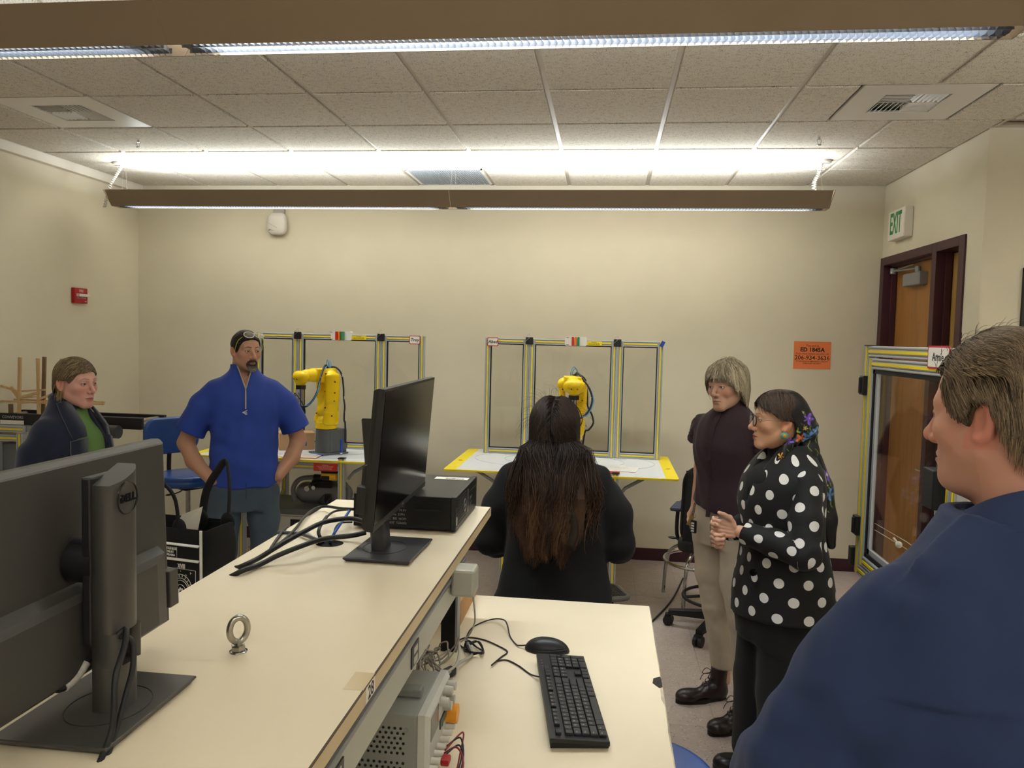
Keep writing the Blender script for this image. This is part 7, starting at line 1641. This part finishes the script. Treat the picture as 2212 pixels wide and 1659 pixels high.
    for s in (-1, 1):
        for (rows, nm) in (([(.046, .092, -.030, 1.445), (.052, .110, -.085, 1.385), (.056, .118, -.128, 1.33), (.060, .108, -.143, 1.285)], 0), ([(.060, .122, -.146, 1.278), (.070, .128, -.155, 1.22), (.078, .108, -.158, 1.12), (.080, .088, -.150, 1.03)], 1)):
            lp.loft([[(s*a, y-.006, z), (s*b, y+.030*(b/.12)-.006, z-.012), (s*b, y+.034*(b/.12), z-.012), (s*a, y+.004, z)] for a, b, y, z in rows])
        lp.tube([(s*.046, -.02, 1.445), (s*.060, .03, 1.462), (s*.03, .085, 1.462), (0, .095, 1.462)], [.018, .02, .02, .02], 8, sub=5, flat=.4)
    lp.build('lapels', NV, t)
    g = G((-.24, -.2, .04), (.24, .2, .86), .009); d = stack_d(g, [(.66, .16, .12, .01), (.78, .182, .135, .012), (.86, .18, .13, .012)])
    for s in (-1, 1): d = smin(d, limb(g, [((s*.09, .01, .70), .10), ((s*.10, .0, .42), .072), ((s*.105, .01, .09), .062)], .02), .03)
    d = np.maximum(np.maximum(d, .05-g.z), g.z-.86); sdf_mesh(g, d, 'trousers', cloth('charcoal_trousers', '1c1c22', .9), t)
    for s in (-1, 1): shoe(t, 'shoe', mat('black_shoe', '101012', .35), (s*.10, .05), (s*.115, -.19), .042, .06)
# ------------------------------------------------------------------ dark haired woman seen from behind
def woman_back():
    loc, rz = (-.175, 2.93, 0), R(180)
    t = thing('person', 'woman with long dark hair in black sweater seated with her back to the camera', 'person', loc, rz)
    o = dict(skin='b98c74', hair='241914', nose=1, jaw=.98, full=1, neck=.048)
    M = head_M((.012, -.02, 1.435), -6, 4, 0, 1.0)
    prof = [(.68, .20, .16, .0), (.80, .19, .13, .01), (1.0, .17, .11, .01), (1.15, .175, .115, .01), (1.25, .18, .10, .01), (1.31, .13, .08, .01), (1.36, .06, .06, .01)]
    legs = [[((s*.09, -.02, .74), .09), ((s*.13, -.40, .72), .065), ((s*.13, -.36, .36), .05)] for s in (-1, 1)]
    arms = {s: [((s*.155, .01, 1.23), .042), ((s*.235, .0, 1.02), .038), ((s*.20, -.22, .95), .028)] for s in (-1, 1)}
    g = G((-.34, -.50, .28), (.34, .22, 1.40), .010); core = sdf_mesh(g, body_core(g, prof, [arms[1], arms[-1]], legs, .016), 'core', SKIN, t, flat_cols(o['skin']))
    g = G((-.32, -.42, .84), (.32, -.16, 1.02), .005); d = None
    for s in (-1, 1): d = caps_d(g, hand_pts((s*.20, -.22, .95), (-s*.3, -.9, -.1), (-s*.9, 0, .4), .2, (.4, .4, .5, .5), (.3, .3), .92, -s), .008, d)
    hn = sdf_mesh(g, d, 'hands', SKIN, t, flat_cols(o['skin'])); hd = head_mesh(o, M, t, .003); join_into(core, [hn, hd]); eyes(o, M, t)
    BK = cloth('black_sweater', '08080b', .95, bump=.0005, bs=500, sheen=.03)
    g = G((-.36, -.30, .66), (.36, .22, 1.42), .007)
    d = stack_d(g, [(.67, .235, .185, .01), (.80, .222, .165, .012), (.95, .192, .140, .015), (1.08, .190, .138, .014), (1.20, .198, .132, .012), (1.27, .190, .115, .012), (1.31, .155, .10, .014), (1.345, .105, .085, .016), (1.38, .072, .072, .016)])
    for s in (-1, 1):
        sl = limb(g, [((s*.150, .01, 1.255), .064), ((s*.212, .012, 1.15), .062), ((s*.242, .0, 1.02), .060), ((s*.238, -.10, .965), .052), ((s*.21, -.21, .95), .042)], .02)+fold_noise(g, .0035, 60, 80+s, 6); d = smin(d, sl, .02)
    d = d+fold_noise(g, .004, 34, 83, 6, (1, 1, .6))+.003*np.sin(g.z*60+g.x*10)*np.clip((.90-g.z)*8, 0, 1); d = smax(d, .68-g.z, .006); d = smax(d, -cap_d(g, (0, .01, 1.34), .05, (0, .0, 1.5), .055), .004); sdf_mesh(g, d, 'sweater', BK, t)
    g = G((-.26, -.52, .10), (.26, .22, .86), .010); d = stack_d(g, [(.64, .19, .16, .0), (.74, .20, .165, .0), (.84, .19, .15, .005)])
    for s in (-1, 1): d = smin(d, limb(g, [((s*.095, -.02, .73), .105), ((s*.135, -.40, .72), .075), ((s*.135, -.37, .40), .062)], .03), .03)
    d = np.maximum(d, g.z-.84); sdf_mesh(g, d, 'trousers', cloth('black_trousers', '0d0d10', .9), t)
    for s in (-1, 1):
        q = shoe(t, 'shoe', mat('black_shoe', '101012', .35), (s*.13, -.30), (s*.14, -.53), .042, .06); q.location.z = .31
    # long wavy hair
    HL = [(-.14, .066), (-.07, .055), (-.05, .0), (-.03, -.03), (.03, -.09), (.12, -.10)]
    hair_shell(o, HL, .014, M, t, 'hair', .002, 130)
    g = G((-.18, -.06, .96), (.20, .26, 1.42), .006)
    d = stack_d(g, [(1.0, .080, .020, .150), (1.06, .095, .025, .150), (1.15, .105, .028, .145), (1.25, .095, .032, .125), (1.33, .075, .050, .070), (1.40, .070, .07, .03)]); d = d+.003*np.sin(g.x*110+np.sin(g.z*30)*1.5); d = smax(d, (1.02+.02*np.sin(g.x*80)-g.z), .01)
    sdf_mesh(g, d, 'hair_mass', HAIR, t, lambda p: (lin('1f1611')*(1+.0*p[:, :1]))+lin('2d1f16')*np.clip((1.16-p[:, 2:3])*3, 0, 1)*.4)
    n = 5600; rs = np.random.RandomState(12); P = scalp_pts(n, [(-.14, .06), (-.05, .02), (.12, -.06)], 15, .013)
    Mi = np.array(M.to_3x3()); tr = np.array(M.translation); Pw = P@Mi.T+tr; sd = np.where(P[:, 0] > -.004, 1., -1.); hc = tr+np.array((0, .008, .032))
    nc = 64; cx = np.linspace(-1, 1, nc)+rs.normal(0, .08, nc); cz = rs.triangular(.94, 1.0, 1.16, nc)+.05*np.abs(cx)**3; cy = .178+rs.uniform(-.012, .02, nc)-.055*np.abs(cx)**2.2; cph = rs.uniform(0, 6.28, nc); cf_ = rs.uniform(1.6, 3.2, nc); ca = rs.uniform(.006, .017, nc)
    u = np.clip(P[:, 0]/.080+rs.normal(0, .22, n), -1.05, 1.05); cid = np.clip(((u+1)/2*nc).astype(int), 0, nc-1)
    fr = rs.uniform(size=n) < .035; m = 44; tt = np.linspace(0, 1, m)
    Tx = cx[cid]*.100+.010+rs.normal(0, .007, n); Ty = cy[cid]+rs.normal(0, .006, n); Tz = cz[cid]+np.abs(rs.normal(0, .022, n)); Tx[fr] = sd[fr]*rs.uniform(.12, .17, fr.sum()); Ty[fr] = rs.uniform(.05, .10, fr.sum()); Tz[fr] += .06
    C0 = Pw; v = Pw-hc; out = v/np.linalg.norm(v, axis=1)[:, None]
    C1 = Pw+np.stack([sd*.030*(.4+np.abs(out[:, 2])), .030+.02*out[:, 2], -.012-.03*(1-out[:, 2])], 1)
    C2 = np.stack([np.clip(Pw[:, 0]*.9+Tx*.45+sd*.022, -.115, .115), .045+.06*rs.uniform(.5, 1, n)+0*Tx, 1.40+.02*rs.normal(size=n)], 1)
    C3 = np.stack([Tx*.95+.25*(Pw[:, 0]-tr[0]), .150+.03*rs.uniform(0, 1, n)-.05*np.abs(cx[cid])**2, 1.25+.02*rs.normal(size=n)], 1); C5 = np.stack([Tx, Ty, Tz], 1); C4 = (C3+C5)/2; C4[:, 1] += .004
    K = np.stack([C0, C1, C2, C3, C4, C5]); pth = np.zeros((m, n, 3)); kk = [0, .10, .30, .52, .76, 1]
    for d_ in range(3):
        for a in range(5):
            p0, p1, p2, p3 = K[max(a-1, 0), :, d_], K[a, :, d_], K[a+1, :, d_], K[min(a+2, 5), :, d_]; q = (tt >= kk[a]-1e-9) & (tt <= kk[a+1]+1e-9); s_ = ((tt[q]-kk[a])/(kk[a+1]-kk[a]))[:, None]
            pth[q, :, d_] = .5*(2*p1+(p2-p0)*s_+(2*p0-5*p1+4*p2-p3)*s_**2+(3*p1-p0-3*p2+p3)*s_**3)
    w_ = (np.clip(tt-.38, 0, 1)[:, None]*1.5)**1.1; ph = tt[:, None]*2*pi*cf_[cid]+cph[cid]+rs.normal(0, .25, n); am = (ca[cid]*rs.uniform(.6, 1.3, n))*w_
    pth[:, :, 0] += am*np.sin(ph); pth[:, :, 1] += am*.55*np.cos(ph); jt = rs.normal(0, .0022, (m//4+1, n, 3)).repeat(4, axis=0)[:m]; jt = (jt+np.roll(jt, 2, 0)+np.roll(jt, 1, 0))/3; pth += jt*(tt > .1)[:, None, None]
    kb = keep_band(.013, .024, hc, CR[1], .3)
    for a in range(m):
        Q = pth[a]; mk = Q[:, 2] > 1.39
        if mk.any(): Q[mk] = kb(Q[mk])
        lo_ = Q[:, 2] < 1.36; mn = .105+.055*np.clip((1.36-Q[:, 2])*7, 0, 1)-1.0*np.clip(np.abs(Q[:, 0])-.11, 0, 1); Q[lo_, 1] = np.maximum(Q[lo_, 1], mn[lo_])
    c0 = var_cols(n, ['211712', '2d1f18', '18110e', '3a291f'], 7); c1 = c0*.45+np.array([lin(q) for q in ('4a3224', '6a4a33', '3a281c', '7a583c')])[rs.randint(0, 4, nc)][cid]*.75; k = (tt[:, None, None]-.42).clip(0, 1)*1.9; cc = c0[None]*(1-k)+c1[None]*k
    path_tubes(pth, .0012, cc, 'hair_strands', t, Matrix())
    n = 70; P = scalp_pts(n, [(-.1, .04), (.1, .0)], 16, .02)@Mi.T+np.array(M.translation); D = (P-hc)*8
    strands(P, D, lambda P, D, t_: D*.9+RNG.normal(size=P.shape)*.1+np.array((0, 0, -.12)), 12, .007, .0004, var_cols(n, ['3a291f'], 9), 'flyaway_strands', t, Matrix())
# ------------------------------------------------------------------ man in navy shirt in the right foreground
def man_short_hair(t, o, M, n=11000, sweep=(.12, .7, .16), L=.0056, steps=10, cols=('5a4a38', '6f5c46', '463a2d', '836f56')):
    HLs = [(-.14, .066), (-.085, .062), (-.062, .045), (-.046, .018), (-.034, -.022), (-.012, -.03), (.002, .010), (.022, .018), (.036, -.04), (.05, -.085), (.12, -.105)]
    hair_shell(o, HLs, .010, M, t, 'hair', .0025, 90, lambda g, d: smax(smax(d, -ell_d(g, (.050, -.072, .066), (.026, .022, .022)), .006), -ell_d(g, (-.050, -.072, .066), (.026, .022, .022)), .006))
    rs = np.random.RandomState(21); P = scalp_pts(n, HLs, 22, .010, lambda P: ~((np.abs(P[:, 0]) > .030) & (P[:, 1] < -.055) & (P[:, 2] > .046))); w_ = np.array(sweep)
    D = (P-np.array(CR[0]))*7+w_
    hz = rs.normal(size=(n, 3))*.022; jt = rs.normal(0, .004, n); wv = np.stack([np.sin(P[:, 1]*60+P[:, 2]*40), np.sin(P[:, 0]*70)*.5, np.cos(P[:, 1]*50)], 1)*.28
    def df(P, D, t_): return D*.65+w_*.22+wv*.4+hz+np.stack([P[:, 0]*2, 0*P[:, 0], -.10-.35*(P[:, 2] < .06)], 1)
    strands(P, D, df, steps, rs.uniform(.7, 1.3, n)*L, .00055, var_cols(n, cols, 23, .25), 'hair_strands', t, M, keep_band(.010, .021), stop=lambda P: np.interp(P[:, 1], [-.11, -.06, -.045, -.03, -.008, .002, .025, .04, .06, .12], [.07, .055, .022, .0, -.006, .022, .022, -.03, -.085, -.10])+jt)
    n = 130; P = scalp_pts(n, [(-.1, .07), (.1, .06)], 24, .020); D = (P-np.array(CR[0]))*6+w_
    strands(P, D, lambda P, D, t_: D+RNG.normal(size=P.shape)*.12+np.array((0, .05, -.1)), 8, .0032, .0004, var_cols(n, cols, 25), 'loose_strands', t, M)
def man_navy():
    loc, rz = (.60, 1.235, 0), R(-172)
    t = thing('person', 'brown haired man in navy shirt close to the camera, seen from behind', 'person', loc, rz)
    o = dict(skin='c48f7c', hair='51432f', brow='46392c', browm=1, lips='a86058', nose=1.12, jaw=1.1, full=1.1, neck=.066, chin2=1, stubble=.12)
    M = head_M((.012, -.015, 1.688), 33, 4, 0, .95)
    prof = [(.70, .18, .14, .01), (.86, .205, .155, .01), (1.0, .20, .155, .0), (1.15, .20, .145, .0), (1.30, .215, .14, .005), (1.40, .20, .12, .012), (1.46, .15, .10, .016), (1.51, .07, .07, .02)]
    legs = [[((s*.095, .01, .82), .09), ((s*.11, .0, .46), .058), ((s*.13, .02, .09), .044)] for s in (-1, 1)]
    arms = {1: [((.17, .01, 1.34), .050), ((.285, -.03, 1.125), .045), ((.26, -.215, .94), .032)], -1: [((-.17, .01, 1.34), .050), ((-.27, .06, 1.10), .047), ((-.24, -.10, .88), .032)]}
    g = G((-.46, -.36, .0), (.46, .22, 1.52), .010); core = sdf_mesh(g, body_core(g, prof, [arms[1], arms[-1]], legs, .018), 'core', SKIN, t, flat_cols(o['skin']))
    hp = None; g = G((-.40, -.46, .66), (.46, -.04, 1.06), .006)
    hp = caps_d(g, hand_pts((.26, -.215, .94), (-.3, -.6, -.6), (-1, 0, .2), .2, (.4, .5, .5, .5), (.3, .3), 1.05, 1), .008); hp = caps_d(g, hand_pts((-.24, -.10, .88), (0, -.3, -1), (0, -1, 0), .2, (.4, .5, .5, .5), (.3, .3), 1.05, -1), .008, hp)
    hn = sdf_mesh(g, hp, 'hands', SKIN, t, flat_cols(o['skin'])); hd = head_mesh(o, M, t, .0018); join_into(core, [hn, hd]); eyes(o, M, t)
    man_short_hair(t, o, M)
    NB = cloth('navy_twill', '203158', .8, bump=.00025, bs=1400, sheen=.03)
    g = G((-.48, -.34, .80), (.48, .24, 1.62), .006)
    d = stack_d(g, [(.81, .225, .175, .01), (.95, .222, .175, .008), (1.10, .222, .168, .006), (1.25, .228, .162, .010), (1.34, .225, .145, .014), (1.40, .205, .130, .018), (1.45, .180, .116, .020), (1.50, .140, .100, .022), (1.545, .094, .086, .022)])
    S1 = [((.150, .015, 1.385), .080), ((.215, .0, 1.27), .086), ((.290, -.03, 1.125), .084), ((.290, -.13, 1.03), .066), ((.265, -.205, .95), .05)]; S2 = [((-.165, .015, 1.395), .085), ((-.25, .04, 1.25), .082), ((-.28, .06, 1.10), .07), ((-.25, -.06, .92), .052)]
    yk = .0045*np.clip((g.z-1.30-.0*g.x)/.004, 0, 1)*(g.y > .05)
    d = d-yk+fold_noise(g, .006, 28, 101, 6, (1, 1, .6))+fold_noise(g, .0018, 70, 109, 12, (1, 1, .5))+.006*np.sin(g.x*48+.6)*np.clip((1.28-g.z)*8, 0, 1)*(g.y > 0)*np.clip(1-abs(np.abs(g.x)-.11)/.08, 0, 1)
    for k, S_ in enumerate((S1, S2)):
        sl = limb(g, S_, .02); sm = np.abs(plane_d(g, (.225 if k == 0 else -.225, .0, 1.36), (1 if k == 0 else -1, 0, .55)))
        sl = sl+fold_noise(g, .0065, 40, 104+k, 8)+fold_noise(g, .0025, 80, 106+k, 10); d = smin(d, sl, .018); d = d+.0025*np.clip(1-sm/.006, 0, 1)*(g.z > 1.28)
    d = smax(d, .83-g.z, .01); d = smax(d, -cap_d(g, (0, .015, 1.47), .070, (0, .0, 1.64), .074), .004); sdf_mesh(g, d, 'shirt', NB, t)
    # collar
    cm = MB(); R_ = []
    for k in range(41):
        a = -pi*.86+2*pi*.86*k/40; c, s = math.sin(a), math.cos(a); b = .012
        ct = math.cos(a); zt = 1.548+(.050*ct if ct > 0 else .013*ct)
        r1, r2 = (.074, .078), (.098, .104)
        top = (r1[0]*c, .015+r1[1]*s, zt); low = (r2[0]*c*(1+.10*(ct < 0)), .018+r2[1]*s*(1.0 if ct > 0 else 1.15), zt-.052-.018*(ct < -.2))
        R_.append([(top[0]*.96, .015+(top[1]-.015)*.96, zt-.03), (top[0]*.97, .015+(top[1]-.015)*.97, zt), top, low, (low[0]*.97, low[1]*.97, low[2]+.002)])
    cm.loft(R_); cm.build('collar', NB, t, .0012)
    g = G((-.24, -.2, .06), (.24, .2, .92), .009); d = stack_d(g, [(.70, .17, .13, .01), (.80, .20, .15, .012), (.90, .20, .155, .012)])
    for s in (-1, 1): d = smin(d, limb(g, [((s*.10, .01, .78), .11), ((s*.11, .0, .45), .082), ((s*.13, .02, .12), .072)], .02), .03)
    d = np.maximum(np.maximum(d, .07-g.z), g.z-.90); sdf_mesh(g, d, 'trousers', cloth('grey_trousers', '3a3a3e', .9), t)
    for s in (-1, 1): shoe(t, 'shoe', mat('brown_leather_shoe', '2f241e', .4), (s*.13, .06), (s*.155, -.21), .048)
woman_navy(); woman_back(); man_navy()
s3 = vinyl_stool('drafting_stool', (-.175, 2.93, 0), R(20), 'blue vinyl stool carrying the dark haired woman behind the bench', .635, False) if 'vinyl_stool' in globals() else None

if s3:
    MB().b2((-.012, -.012, 0), (.012, .012, .14)).build('arm_post', BLACK, s3, .003, loc=(.24, .05, .655)); MB().tube([(x, y, 0) for x, y in rrect(.10, .16, .03, 5)], .010, 8, closed=True).build('arm_frame', mat('arm_grey', '5a5650', .4), s3, loc=(.24, .02, .80))
    m = MB()
    for k in range(12): m.b2((-.042, -.072+.012*k, -.003), (.042, -.067+.012*k, .003))
    for k in range(8): m.b2((-.042+.011*k, -.072, -.002), (-.039+.011*k, .072, .002))
    m.build('arm_mesh', BLACK, s3, loc=(.24, .02, .80))
